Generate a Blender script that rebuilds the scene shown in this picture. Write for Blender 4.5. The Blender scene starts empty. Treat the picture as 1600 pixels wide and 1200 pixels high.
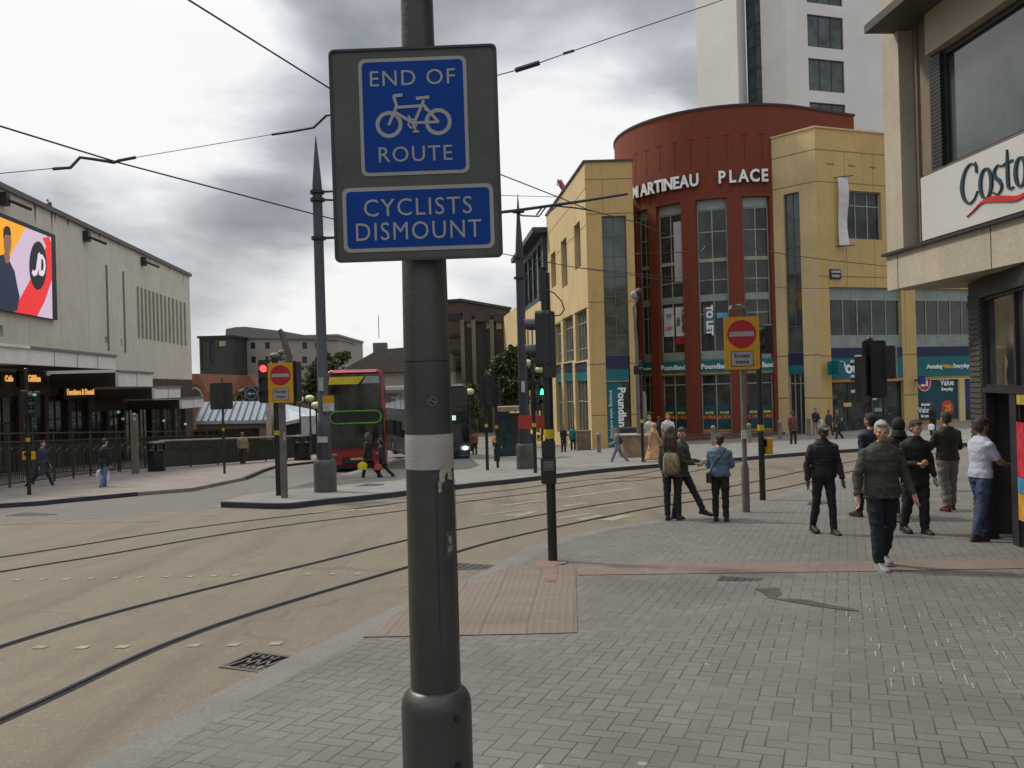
import bpy, bmesh, math, random
from mathutils import Vector, Matrix, noise
PI = math.pi
SC = bpy.context.scene
# ---------------------------------------------------------------- camera
F = 1350.0; ROLL = math.radians(1.6); CZ = 1.78
cam = bpy.data.cameras.new('camera'); cam_o = bpy.data.objects.new('camera', cam)
SC.collection.objects.link(cam_o)
cam.sensor_width = 36.0; cam.lens = 36.0 * F / 1600.0
cam.clip_start = 0.05; cam.clip_end = 3000
cam_o.matrix_world = Matrix.Translation((0, 0, CZ)) @ Matrix.Rotation(PI/2, 4, 'X') @ Matrix.Rotation(-ROLL, 4, 'Z')
SC.camera = cam_o
SC.view_settings.view_transform = 'Standard'; SC.view_settings.look = 'None'
SC.view_settings.gamma = 1.0; SC.view_settings.exposure = 0.0
CR, SR = math.cos(ROLL), math.sin(ROLL)
def ray(px, py):
    u = (px-800)/F; v = (600-py)/F
    return Vector((u*CR + v*SR, 1.0, -u*SR + v*CR))
def W(px, py, D):
    d = ray(px, py); return Vector((d.x*D, D, CZ + d.z*D))
def drop(x, y):
    yy = min(y, 70) + 0.3*max(0, y-70)
    return 1.78 + 0.048*yy - 0.00077*min(max(x, 0), 35)*max(0, min(y, 60))
def g(x, y): return CZ - drop(x, y)
def GP(px, py):
    d = ray(px, py); lo, hi = 0.5, 300
    for i in range(50):
        m = (lo+hi)/2
        if CZ + d.z*m > g(d.x*m, m): lo = m
        else: hi = m
    return Vector((d.x*lo, lo, g(d.x*lo, lo)))

# ---------------------------------------------------------------- sky and sun
SUN_AZ = math.radians(-58); SUN_EL = math.radians(48)     # azimuth from +Y toward +X
world = bpy.data.worlds.new('World'); SC.world = world; world.use_nodes = True
nt = world.node_tree; nt.nodes.clear()
def wn(t, **k):
    n = nt.nodes.new(t)
    for a, b in k.items(): setattr(n, a, b)
    return n
def wmath(op, a, b=None, clamp=False):
    n = wn('ShaderNodeMath', operation=op, use_clamp=clamp)
    for i, q in enumerate((a, b)):
        if q is None: continue
        if isinstance(q, (int, float)): n.inputs[i].default_value = q
        else: nt.links.new(q, n.inputs[i])
    return n.outputs[0]
sky = wn('ShaderNodeTexSky', sky_type='NISHITA'); sky.sun_disc = False
sky.sun_elevation = SUN_EL; sky.sun_rotation = SUN_AZ; sky.air_density = 1.5; sky.dust_density = 3
bg1 = wn('ShaderNodeBackground'); bg1.inputs[1].default_value = 0.1; nt.links.new(sky.outputs[0], bg1.inputs[0])
tc = wn('ShaderNodeTexCoord')
mp = wn('ShaderNodeMapping'); mp.inputs['Scale'].default_value = (1, 1, 2.6); nt.links.new(tc.outputs['Generated'], mp.inputs[0])
n1 = wn('ShaderNodeTexNoise'); n1.inputs['Scale'].default_value = 2.6; n1.inputs['Detail'].default_value = 6
n1.inputs['Roughness'].default_value = 0.5; n1.inputs['Distortion'].default_value = 0.35; nt.links.new(mp.outputs[0], n1.inputs['Vector'])
n2 = wn('ShaderNodeTexNoise'); n2.inputs['Scale'].default_value = 7; n2.inputs['Detail'].default_value = 5
nt.links.new(mp.outputs[0], n2.inputs['Vector'])
acc = wmath('ADD', wmath('MULTIPLY', wmath('SUBTRACT', n1.outputs[0], 0.5), 1.3), 0.44)
acc = wmath('ADD', acc, wmath('MULTIPLY', wmath('SUBTRACT', n2.outputs[0], 0.5), 0.6))
BLOBS = [(40, 60, .15, .48), (210, 110, .12, .28), (330, 80, .09, .12), (730, 450, .12, .48), (560, 500, .10, .28), (380, 520, .09, .18), (380, 350, .13, -.10), (440, 420, .07, -.10), (860, 190, .09, .20), (900, 330, .11, .32), (60, 190, .1, .08)]
for (px, py, r, w) in BLOBS:
    d = ray(px, py).normalized()
    dp = wn('ShaderNodeVectorMath', operation='DOT_PRODUCT'); nt.links.new(tc.outputs['Generated'], dp.inputs[0]); dp.inputs[1].default_value = d
    # warp the edge of each bank with the fine noise so it is not a disc
    q = wmath('ADD', dp.outputs['Value'], wmath('MULTIPLY', wmath('SUBTRACT', n1.outputs[0], 0.5), 0.06*r/.2))
    mr = wn('ShaderNodeMapRange', interpolation_type='SMOOTHSTEP'); mr.inputs[1].default_value = math.cos(r*1.7); mr.inputs[2].default_value = math.cos(r*0.25)
    nt.links.new(q, mr.inputs[0])
    acc = wmath('ADD', acc, wmath('MULTIPLY', mr.outputs[0], w))
acc = wmath('MAXIMUM', acc, 0.1)
sx = wn('ShaderNodeSeparateXYZ'); nt.links.new(tc.outputs['Generated'], sx.inputs[0])
mr = wn('ShaderNodeMapRange'); mr.inputs[1].default_value = -0.6; mr.inputs[2].default_value = 0.5; mr.inputs[3].default_value = 1.25; mr.inputs[4].default_value = 1.0
nt.links.new(sx.outputs['Y'], mr.inputs[0])
acc = wmath('MULTIPLY', acc, mr.outputs[0])
ramp = wn('ShaderNodeValToRGB'); cr = ramp.color_ramp
cr.elements[0].position = 0.12; cr.elements[0].color = (.2, .215, .25, 1)
cr.elements[1].position = 1.0; cr.elements[1].color = (1.0, 1.0, 1.0, 1)
e = cr.elements.new(.5); e.color = (.455, .475, .51, 1)
e = cr.elements.new(.75); e.color = (.72, .74, .78, 1)
nt.links.new(acc, ramp.inputs[0])
bg2 = wn('ShaderNodeBackground'); nt.links.new(ramp.outputs[0], bg2.inputs[0])
zr_ = wn('ShaderNodeMapRange', interpolation_type='SMOOTHSTEP'); zr_.inputs[1].default_value = .36; zr_.inputs[2].default_value = .8; zr_.inputs[3].default_value = .97; zr_.inputs[4].default_value = 2.7
nt.links.new(sx.outputs['Z'], zr_.inputs[0]); nt.links.new(zr_.outputs[0], bg2.inputs[1])
mx = wn('ShaderNodeMixShader'); mx.inputs[0].default_value = 0.93
nt.links.new(bg1.outputs[0], mx.inputs[1]); nt.links.new(bg2.outputs[0], mx.inputs[2])
wo = wn('ShaderNodeOutputWorld'); nt.links.new(mx.outputs[0], wo.inputs[0])
sl = bpy.data.lights.new('sun', 'SUN'); sl.energy = 2.7; sl.angle = math.radians(7); sl.color = (1, .93, .80)
so = bpy.data.objects.new('sun', sl); SC.collection.objects.link(so)
sd = Vector((math.sin(SUN_AZ)*math.cos(SUN_EL), math.cos(SUN_AZ)*math.cos(SUN_EL), math.sin(SUN_EL)))
so.rotation_euler = sd.to_track_quat('Z', 'Y').to_euler(); so.location = (0, 0, 60)

# ---------------------------------------------------------------- materials
def new_mat(name):
    m = bpy.data.materials.new(name); m.use_nodes = True
    return m, m.node_tree, m.node_tree.nodes['Principled BSDF']
class NB:
    def __init__(s, t): s.t = t
    def n(s, ty, **k):
        n = s.t.nodes.new(ty)
        for a, b in k.items(): setattr(n, a, b)
        return n
    def l(s, a, b): s.t.links.new(a, b)
    def m(s, op, a, b=None, c=None):
        n = s.n('ShaderNodeMath', operation=op)
        for i, q in enumerate((a, b, c)):
            if q is None: continue
            if isinstance(q, (int, float)): n.inputs[i].default_value = q
            else: s.l(q, n.inputs[i])
        return n.outputs[0]
    def noise(s, scale, detail=4, rough=.55, vec=None):
        n = s.n('ShaderNodeTexNoise'); n.inputs['Scale'].default_value = scale
        n.inputs['Detail'].default_value = detail; n.inputs['Roughness'].default_value = rough
        if vec is not None: s.l(vec, n.inputs['Vector'])
        return n.outputs[0]
    def mix(s, f, a, b, blend='MIX'):
        n = s.n('ShaderNodeMix', data_type='RGBA', blend_type=blend)
        if isinstance(f, (int, float)): n.inputs[0].default_value = f
        else: s.l(f, n.inputs[0])
        for i, q in ((6, a), (7, b)):
            if isinstance(q, tuple): n.inputs[i].default_value = (q[0], q[1], q[2], 1)
            else: s.l(q, n.inputs[i])
        return n.outputs[2]
    def mr(s, v, a, b, c, d):
        n = s.n('ShaderNodeMapRange'); s.l(v, n.inputs[0])
        for i, q in enumerate((a, b, c, d)): n.inputs[i+1].default_value = q
        return n.outputs[0]
    def bump(s, h, strength, dist, bsdf):
        n = s.n('ShaderNodeBump'); n.inputs['Strength'].default_value = strength; n.inputs['Distance'].default_value = dist
        s.l(h, n.inputs['Height']); s.l(n.outputs[0], bsdf.inputs['Normal'])
def wpos(b):
    return b.n('ShaderNodeNewGeometry').outputs['Position']
MATS = {}
def mat(name, col, rough=.6, var=.25, scale=3.0, metal=0.0, bump=0.0, bscale=30, spec=.4, fine=0, obj=False, streak=0):
    if name in MATS: return MATS[name]
    m, t, p = new_mat(name); b = NB(t)
    vec = b.n('ShaderNodeTexCoord').outputs['Object'] if obj else wpos(b)
    p.inputs['Roughness'].default_value = rough; p.inputs['Metallic'].default_value = metal
    p.inputs['Specular IOR Level'].default_value = spec
    c = tuple(col)
    nz = b.noise(scale, 5, .6, vec)
    lo = tuple(x*(1-var) for x in c); hi = tuple(min(1, x*(1+var)) for x in c)
    cc = b.mix(b.mr(nz, .3, .7, 0, 1), lo, hi)
    if fine:
        nf = b.noise(scale*25, 2, .6, vec)
        cc = b.mix(b.mr(nf, .3, .7, 0, fine), cc, tuple(x*.45 for x in c))
    if streak:
        mpn = b.n('ShaderNodeMapping'); b.l(vec, mpn.inputs[0]); mpn.inputs['Scale'].default_value = (1.6, 1.6, .12)
        ns = b.noise(2.2, 5, .65, mpn.outputs[0])
        cc = b.mix(b.mr(ns, .5, .78, 0, streak), cc, tuple(x*.38 for x in c))
    b.l(cc, p.inputs['Base Color'])
    rr = b.mr(nz, .3, .7, max(0, rough-.08), min(1, rough+.08)); b.l(rr, p.inputs['Roughness'])
    if bump: b.bump(b.noise(bscale, 4, .6, vec), bump, .02, p)
    MATS[name] = m; return m
def glow(name, col, s):
    if name in MATS: return MATS[name]
    m, t, p = new_mat(name); p.inputs['Base Color'].default_value = (*[x*.5 for x in col], 1)
    p.inputs['Emission Color'].default_value = (*col, 1); p.inputs['Emission Strength'].default_value = s
    MATS[name] = m; return m
def glass(name, col, rough=.06, spec=.7, var=.7, scale=.9, bump=.06):
    m = mat(name, col, rough, var, scale, 0, 0, spec=spec)
    t = m.node_tree; p = t.nodes['Principled BSDF']; b = NB(t)
    b.bump(b.noise(.9, 2, .5, wpos(b)), bump, .05, p); return m

def paving(name, c1, c2, joint, cell, ang, kind='herring', jw=.05, stain=.35):
    """procedural pavers in world XY; kind herring (2:1 bricks), grid or tactile"""
    m, t, p = new_mat(name); b = NB(t)
    mpn = b.n('ShaderNodeMapping'); b.l(wpos(b), mpn.inputs[0]); mpn.inputs['Rotation'].default_value = (0, 0, ang)
    mpn.inputs['Scale'].default_value = (1/cell, 1/cell, 1)
    # slight waviness of hand laid rows
    nz = b.n('ShaderNodeTexNoise'); nz.inputs['Scale'].default_value = .35; b.l(mpn.outputs[0], nz.inputs['Vector'])
    ad = b.n('ShaderNodeVectorMath', operation='MULTIPLY_ADD'); b.l(nz.outputs['Color'], ad.inputs[0]); ad.inputs[1].default_value = (.16, .16, 0); b.l(mpn.outputs[0], ad.inputs[2])
    sp = b.n('ShaderNodeSeparateXYZ'); b.l(ad.outputs[0], sp.inputs[0]); x, y = sp.outputs[0], sp.outputs[1]
    i = b.m('FLOOR', x); j = b.m('FLOOR', y); fx = b.m('SUBTRACT', x, i); fy = b.m('SUBTRACT', y, j)
    L, R, D, U = fx, b.m('SUBTRACT', 1, fx), fy, b.m('SUBTRACT', 1, fy)
    if kind == 'herring':
        k = b.m('FLOORED_MODULO', b.m('SUBTRACT', i, j), 4)
        def eq(v): return b.m('COMPARE', k, v, .1)
        k0, k1, k2, k3 = eq(0), eq(1), eq(2), eq(3)
        L = b.m('ADD', L, b.m('MULTIPLY', k1, 2)); R = b.m('ADD', R, b.m('MULTIPLY', k0, 2))
        U = b.m('ADD', U, b.m('MULTIPLY', k3, 2)); D = b.m('ADD', D, b.m('MULTIPLY', k2, 2))
        i = b.m('SUBTRACT', i, k1); j = b.m('SUBTRACT', j, k2)
    dist = b.m('MINIMUM', b.m('MINIMUM', L, R), b.m('MINIMUM', U, D))
    cb = b.n('ShaderNodeCombineXYZ'); b.l(i, cb.inputs[0]); b.l(j, cb.inputs[1])
    wnz = b.n('ShaderNodeTexWhiteNoise', noise_dimensions='2D'); b.l(cb.outputs[0], wnz.inputs['Vector'])
    col = b.mix(wnz.outputs['Value'], c1, c2)
    big = b.noise(.6, 6, .6, wpos(b)); fin = b.noise(45, 3, .7, wpos(b))
    col = b.mix(b.mr(fin, .3, .75, 0, .45), col, tuple(q*.55 for q in c1))
    col = b.mix(b.mr(big, .4, .72, 0, stain), col, tuple(q*.42 for q in c1))
    # blackened gum spots
    vo = b.n('ShaderNodeTexVoronoi'); vo.inputs['Scale'].default_value = 1.7; b.l(wpos(b), vo.inputs['Vector'])
    col = b.mix(b.mr(vo.outputs['Distance'], .035, .05, .7, 0), col, (.3, .3, .27))
    jn = b.m('MULTIPLY', b.mr(dist, jw*.35, jw, 1, 0), b.mr(b.noise(1.7, 4, .6, wpos(b)), .32, .6, .25, 1))
    col = b.mix(jn, col, joint)
    h = b.m('SUBTRACT', b.m('MULTIPLY', fin, .25), jn)
    if kind == 'tactile':
        v2 = b.m('SUBTRACT', b.m('FRACT', b.m('MULTIPLY', x, 6)), .5); v3 = b.m('SUBTRACT', b.m('FRACT', b.m('MULTIPLY', y, 6)), .5)
        dd = b.m('SQRT', b.m('ADD', b.m('MULTIPLY', v2, v2), b.m('MULTIPLY', v3, v3)))
        dm = b.mr(dd, .2, .32, 1, 0); h = b.m('ADD', h, dm)
        col = b.mix(b.m('MULTIPLY', b.m('SUBTRACT', 1, dm), .35), col, tuple(q*.55 for q in c1))
    b.l(col, p.inputs['Base Color'])
    b.l(b.mr(big, .3, .7, .62, .85), p.inputs['Roughness']); p.inputs['Specular IOR Level'].default_value = .3
    b.bump(h, .5, .008, p)
    MATS[name] = m; return m

def asphalt(name, c, warm, scale=1.0, crack=True):
    m, t, p = new_mat(name); b = NB(t); v = wpos(b)
    big = b.noise(.35, 6, .6, v); mid = b.noise(2.3, 5, .6, v); fine = b.noise(70, 2, .8, v)
    vo = b.n('ShaderNodeTexVoronoi'); vo.inputs['Scale'].default_value = 55; b.l(v, vo.inputs['Vector'])
    col = b.mix(b.mr(big, .35, .65, 0, 1), c, warm)
    col = b.mix(b.mr(mid, .35, .7, 0, .35), col, tuple(q*.7 for q in c))
    col = b.mix(b.mr(fine, .35, .7, 0, .38), col, tuple(q*.5 for q in c))
    sc = b.n('ShaderNodeSeparateColor'); b.l(vo.outputs['Color'], sc.inputs[0])
    col = b.mix(b.mr(sc.outputs[0], .85, 1, 0, .35), col, tuple(min(1, q*1.7) for q in warm))
    if crack:
        vc = b.n('ShaderNodeTexVoronoi', feature='DISTANCE_TO_EDGE'); vc.inputs['Scale'].default_value = .16
        dv = b.n('ShaderNodeVectorMath', operation='MULTIPLY_ADD'); nn = b.n('ShaderNodeTexNoise'); nn.inputs['Scale'].default_value = 1.2; b.l(v, nn.inputs['Vector'])
        b.l(nn.outputs['Color'], dv.inputs[0]); dv.inputs[1].default_value = (1.2, 1.2, 0); b.l(v, dv.inputs[2]); b.l(dv.outputs[0], vc.inputs['Vector'])
        col = b.mix(b.mr(vc.outputs['Distance'], 0.001, .004, .3, 0), col, tuple(q*.3 for q in c))
        # darker wheel-polished streaks along the running direction
        mpn = b.n('ShaderNodeMapping'); b.l(v, mpn.inputs[0]); mpn.inputs['Rotation'].default_value = (0, 0, math.radians(28)); mpn.inputs['Scale'].default_value = (.9, .06, 1)
        st = b.noise(1.6, 4, .6, mpn.outputs[0])
        col = b.mix(b.mr(st, .48, .68, 0, .5), col, tuple(q*.5 for q in c))
    b.l(col, p.inputs['Base Color']); b.l(b.mr(big, .3, .7, .6, .85), p.inputs['Roughness']); p.inputs['Specular IOR Level'].default_value = .3
    b.bump(fine, .35, .006, p); MATS[name] = m; return m

# ---------------------------------------------------------------- mesh helpers
class MB:
    def __init__(s): s.v = []; s.f = []; s.mi = []
    def add(s, vs, fs, mi=0, M=None):
        o = len(s.v)
        for q in vs:
            q = Vector(q); s.v.append(M @ q if M is not None else q)
        for f in fs: s.f.append(tuple(i+o for i in f)); s.mi.append(mi)
    def box(s, x0, x1, y0, y1, z0, z1, M=None, mi=0):
        s.add([(x0,y0,z0),(x1,y0,z0),(x1,y1,z0),(x0,y1,z0),(x0,y0,z1),(x1,y0,z1),(x1,y1,z1),(x0,y1,z1)],
              [(0,3,2,1),(4,5,6,7),(0,1,5,4),(1,2,6,5),(2,3,7,6),(3,0,4,7)], mi, M)
    def tube(s, pts, r, n=10, M=None, mi=0, flat=1.0):
        pts = [Vector(p) for p in pts]
        rs = r if isinstance(r, (list, tuple)) else [r]*len(pts)
        vs = []; up = None
        for i, p in enumerate(pts):
            t = (pts[min(i+1, len(pts)-1)] - pts[max(i-1, 0)])
            t = t.normalized() if t.length > 1e-9 else Vector((0, 0, 1))
            if up is None:
                a = Vector((1, 0, 0)) if abs(t.x) < .9 else Vector((0, 1, 0))
                up = (a - t*a.dot(t)).normalized()
            else:
                up = (up - t*up.dot(t))
                up = up.normalized() if up.length > 1e-6 else Vector((1, 0, 0))
            w = t.cross(up)
            for k in range(n):
                a = 2*PI*k/n; vs.append(p + up*math.cos(a)*rs[i] + w*math.sin(a)*rs[i]*flat)
        fs = []
        for i in range(len(pts)-1):
            for k in range(n):
                k2 = (k+1) % n
                fs.append((i*n+k, i*n+k2, (i+1)*n+k2, (i+1)*n+k))
        fs.append(tuple(range(n-1, -1, -1))); fs.append(tuple((len(pts)-1)*n+k for k in range(n)))
        s.add(vs, fs, mi, M)
    def loft(s, rings, mi=0, M=None, cap=True):
        n = len(rings[0]); vs = [q for r in rings for q in r]; fs = []
        for i in range(len(rings)-1):
            for k in range(n):
                k2 = (k+1) % n; fs.append((i*n+k, i*n+k2, (i+1)*n+k2, (i+1)*n+k))
        if cap: fs.append(tuple(range(n-1, -1, -1))); fs.append(tuple((len(rings)-1)*n+k for k in range(n)))
        s.add(vs, fs, mi, M)
    def ell(s, c, rx, ry, rz, M=None, mi=0, nu=14, nv=9, rot=None):
        rings = []
        c = Vector(c)
        for i in range(nv+1):
            a = -PI/2 + PI*(.03 + .94*i/nv) if True else 0
            rr = math.cos(a); zz = math.sin(a)
            ring = []
            for k in range(nu):
                b = 2*PI*k/nu; q = Vector((rx*rr*math.cos(b), ry*rr*math.sin(b), rz*zz))
                if rot is not None: q = rot @ q
                ring.append(c+q)
            rings.append(ring)
        s.loft(rings, mi, M)
    def prism(s, poly, y0, y1, M=None, mi=0):
        """poly in (x,z), extruded along y"""
        n = len(poly); vs = [(p[0], y0, p[1]) for p in poly] + [(p[0], y1, p[1]) for p in poly]
        fs = [tuple(range(n)), tuple(range(2*n-1, n-1, -1))] + [(i, (i+1) % n + 0, (i+1) % n + n, i+n)[::-1] for i in range(n)]
        s.add(vs, fs, mi, M)
    def lathe(s, c, prof, n=20, M=None, mi=0):
        rings = [[(c[0]+r*math.cos(2*PI*k/n), c[1]+r*math.sin(2*PI*k/n), z) for k in range(n)] for r, z in prof]
        s.loft(rings, mi, M)
    def mesh(s, name, off=None):
        me = bpy.data.meshes.new(name)
        o = off or Vector((0, 0, 0))
        me.from_pydata([tuple(q-o) for q in s.v], [], s.f)
        me.polygons.foreach_set('material_index', s.mi)
        bm = bmesh.new(); bm.from_mesh(me); bmesh.ops.recalc_face_normals(bm, faces=bm.faces); bm.to_mesh(me); bm.free()
        me.update(); return me
    def build(s, name, mats, parent=None, smooth=False, bevel=0, local=False):
        off = Vector((0, 0, 0))
        if not local:
            q = parent
            while q is not None: off += Vector(q.location); q = q.parent
        me = s.mesh(name, off)
        for m in (mats if isinstance(mats, (list, tuple)) else [mats]): me.materials.append(m)
        o = bpy.data.objects.new(name, me); SC.collection.objects.link(o)
        if parent is not None: o.parent = parent
        if smooth: me.polygons.foreach_set('use_smooth', [True]*len(me.polygons))
        if bevel:
            b = o.modifiers.new('bevel', 'BEVEL'); b.width = bevel; b.segments = 2; b.limit_method = 'ANGLE'; b.angle_limit = math.radians(40)
        if smooth:
            try:
                me.set_sharp_from_angle(angle=math.radians(45))
            except Exception: pass
        return o
def tag(o, label=None, cat=None, group=None, kind=None):
    if label: o['label'] = label
    if cat: o['category'] = cat
    if group: o['group'] = group
    if kind: o['kind'] = kind
    return o
def empty(name, loc, label=None, cat=None, group=None, rz=0):
    o = bpy.data.objects.new(name, None); SC.collection.objects.link(o); o.location = loc; o.rotation_euler = (0, 0, rz)
    o.empty_display_size = .3
    return tag(o, label, cat, group)
def copy_tree(o, parent=None):
    c = o.copy(); SC.collection.objects.link(c)
    if parent is not None: c.parent = parent
    for ch in [q for q in o.children]: copy_tree(ch, c)
    return c
_tc = {}
def text_geo(s, size, extrude=0.004, spacing=1.0, bold=0.0, align='CENTER'):
    key = (s, size, extrude, spacing, bold, align)
    if key in _tc: return _tc[key]
    cu = bpy.data.curves.new('t', 'FONT'); cu.body = s; cu.size = size; cu.extrude = extrude; cu.space_character = spacing
    cu.align_x = align; cu.align_y = 'CENTER'; cu.offset = bold; cu.resolution_u = 3
    o = bpy.data.objects.new('t', cu); SC.collection.objects.link(o)
    dg = bpy.context.evaluated_depsgraph_get(); me = bpy.data.meshes.new_from_object(o.evaluated_get(dg))
    vs = [tuple(v.co) for v in me.vertices]; fs = [tuple(p.vertices) for p in me.polygons]
    bpy.data.objects.remove(o); bpy.data.meshes.remove(me); bpy.data.curves.remove(cu)
    _tc[key] = (vs, fs); return vs, fs
# walls: a wall maps (s along, d into the wall, z up) to the world
class Wall:
    def __init__(s, A, B):
        s.A = Vector((A[0], A[1])); s.B = Vector((B[0], B[1])); s.ex = (s.B-s.A).normalized(); s.ey = Vector((-s.ex.y, s.ex.x)); s.len = (s.B-s.A).length; s.bend = False
    def pt(s, a, d, z):
        q = s.A + s.ex*a + s.ey*d; return Vector((q.x, q.y, z))
    def loc(s, px, py):
        r = ray(px, py); n = s.ey; t = s.A.dot(n)/(r.x*n.x + r.y*n.y)
        p = Vector((r.x*t, r.y*t)); return (p-s.A).dot(s.ex), CZ + r.z*t
class Drum:
    def __init__(s, C, R): s.C = Vector((C[0], C[1])); s.R = R; s.bend = True
    def pt(s, a, d, z):
        f = a/s.R; r = s.R-d; return Vector((s.C.x + r*math.sin(f), s.C.y - r*math.cos(f), z))
    def loc(s, px, py):
        r = ray(px, py); a = r.x**2+r.y**2; b = -2*(r.x*s.C.x+r.y*s.C.y); c = s.C.length_squared-s.R**2
        disc = b*b-4*a*c; disc = max(disc, 0); t = (-b-math.sqrt(disc))/(2*a)
        p = Vector((r.x*t, r.y*t))-s.C; return s.R*math.atan2(p.x, -p.y), CZ + r.z*t
def wbox(mb, w, s0, s1, d0, d1, z0, z1, mi=0):
    n = max(1, int(abs(s1-s0)/.4)) if w.bend else 1
    for i in range(n):
        a, b = s0+(s1-s0)*i/n, s0+(s1-s0)*(i+1)/n
        vs = [w.pt(a,d0,z0), w.pt(b,d0,z0), w.pt(b,d1,z0), w.pt(a,d1,z0), w.pt(a,d0,z1), w.pt(b,d0,z1), w.pt(b,d1,z1), w.pt(a,d1,z1)]
        fs = [(0,3,2,1),(4,5,6,7),(0,1,5,4),(2,3,7,6)]
        if i == 0: fs.append((3,0,4,7))
        if i == n-1: fs.append((1,2,6,5))
        mb.add(vs, fs, mi)
def facade(mb, w, s0, s1, z0, z1, holes, t=.3, back=False, mi=0):
    """wall face with real openings (s0,s1,z0,z1) and reveals of depth t"""
    hs = [(max(a, s0), min(b, s1), max(c, z0), min(d, z1)) for a, b, c, d in holes]
    hs = [h for h in hs if h[1] > h[0] and h[3] > h[2]]
    S = sorted(set([round(q, 4) for q in [s0, s1]+[h[0] for h in hs]+[h[1] for h in hs]]))
    Z = sorted(set([round(q, 4) for q in [z0, z1]+[h[2] for h in hs]+[h[3] for h in hs]]))
    if w.bend:
        S2 = [S[0]]
        for a, b in zip(S, S[1:]):
            n = max(1, int((b-a)/.4)); S2 += [a+(b-a)*(k+1)/n for k in range(n)]
        S = S2
    for a, b in zip(S, S[1:]):
        for c, d in zip(Z, Z[1:]):
            m, n = (a+b)/2, (c+d)/2
            if any(h[0] < m < h[1] and h[2] < n < h[3] for h in hs): continue
            mb.add([w.pt(a,0,c), w.pt(b,0,c), w.pt(b,0,d), w.pt(a,0,d)], [(0,1,2,3)], mi)
    for h in hs:
        Sx = [q for q in S if h[0]-1e-3 <= q <= h[1]+1e-3]
        for a, b in zip(Sx, Sx[1:]):
            for z in (h[2], h[3]): mb.add([w.pt(a,0,z), w.pt(b,0,z), w.pt(b,t,z), w.pt(a,t,z)], [(0,1,2,3)], mi)
        for a in (h[0], h[1]): mb.add([w.pt(a,0,h[2]), w.pt(a,0,h[3]), w.pt(a,t,h[3]), w.pt(a,t,h[2])], [(0,1,2,3)], mi)
def window(w, h, parent, fm, gm, nx=1, zs=(), t=.2, fw=.06, name='window', extra=None):
    s0, s1, z0, z1 = h; mb = MB()
    d0, d1 = t-.08, t
    wbox(mb, w, s0, s0+fw, d0, d1, z0, z1); wbox(mb, w, s1-fw, s1, d0, d1, z0, z1)
    wbox(mb, w, s0+fw, s1-fw, d0, d1, z0, z0+fw); wbox(mb, w, s0+fw, s1-fw, d0, d1, z1-fw, z1)
    for i in range(1, nx):
        c = s0+(s1-s0)*i/nx; wbox(mb, w, c-fw/2, c+fw/2, d0+.004, d1, z0+fw, z1-fw)
    for q in zs:
        z = z0+(z1-z0)*q; wbox(mb, w, s0+fw, s1-fw, d0+.008, d1, z-fw/2, z+fw/2)
    o = mb.build(name, fm, parent)
    gb = MB(); wbox(gb, w, s0+fw*.3, s1-fw*.3, t-.03, t+.12, z0+fw*.3, z1-fw*.3); gb.build('pane', gm, o)
    return o
def wtext(w, s, size, sc, zc, parent, m, name='lettering', d=-.01, ext=.01, spacing=1.0, bold=0, vertical=False, align='CENTER', slope=0, sx=1.0):
    vs, fs = text_geo(s, size, ext, spacing, bold, align)
    mb = MB()
    if vertical: pts = [w.pt(sc + y, d - z, zc - x) for x, y, z in vs]
    else: pts = [w.pt(sc + x*sx, d - z, zc + y + slope*x) for x, y, z in vs]
    mb.add(pts, fs)
    return mb.build(name, m, parent)
def sheet(name, poly, h, m, skirt=0.0, step=2.0, mats2=None):
    bm = bmesh.new(); vs = [bm.verts.new((p[0], p[1], 0)) for p in poly]
    bm.faces.new(vs); bmesh.ops.triangulate(bm, faces=bm.faces)
    xs = [p[0] for p in poly]; ys = [p[1] for p in poly]
    def cuts(a, b):
        out = []; q = math.ceil(a/step)*step
        while q < b:
            if abs(q) <= 70 or q % 20 == 0: out.append(q)
            q += step
        return out
    for q in cuts(min(xs), max(xs)):
        bmesh.ops.bisect_plane(bm, geom=bm.verts[:]+bm.edges[:]+bm.faces[:], plane_co=(q, 0, 0), plane_no=(1, 0, 0), dist=1e-5)
    for q in cuts(min(ys), max(ys)):
        bmesh.ops.bisect_plane(bm, geom=bm.verts[:]+bm.edges[:]+bm.faces[:], plane_co=(0, q, 0), plane_no=(0, 1, 0), dist=1e-5)
    bmesh.ops.remove_doubles(bm, verts=bm.verts, dist=1e-4)
    for v in bm.verts: v.co.z = g(v.co.x, v.co.y) + h
    if skirt:
        be = [e for e in bm.edges if e.is_boundary]
        r = bmesh.ops.extrude_edge_only(bm, edges=be)
        for v in [q for q in r['geom'] if isinstance(q, bmesh.types.BMVert)]: v.co.z -= skirt
    bmesh.ops.recalc_face_normals(bm, faces=bm.faces)
    top = max(bm.faces, key=lambda f: f.calc_area())
    if top.normal.z < 0: bmesh.ops.reverse_faces(bm, faces=bm.faces)
    me = bpy.data.meshes.new(name); bm.to_mesh(me); bm.free(); me.materials.append(m)
    o = bpy.data.objects.new(name, me); SC.collection.objects.link(o); return o
def smooth_line(pts, n=6):
    P = [Vector((p[0], p[1])) for p in pts]; P = [P[0]*2-P[1]]+P+[P[-1]*2-P[-2]]; out = []
    for i in range(1, len(P)-2):
        for k in range(n):
            t = k/n; a, b, c, d = P[i-1], P[i], P[i+1], P[i+2]
            out.append(.5*((2*b)+(c-a)*t+(2*a-5*b+4*c-d)*t*t+(3*b-a-3*c+d)*t**3))
    out.append(P[-2]); return out
def offset_line(L, d):
    out = []
    for i, p in enumerate(L):
        t = (L[min(i+1, len(L)-1)]-L[max(i-1, 0)]).normalized(); out.append(p + Vector((-t.y, t.x))*d)
    return out
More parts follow.
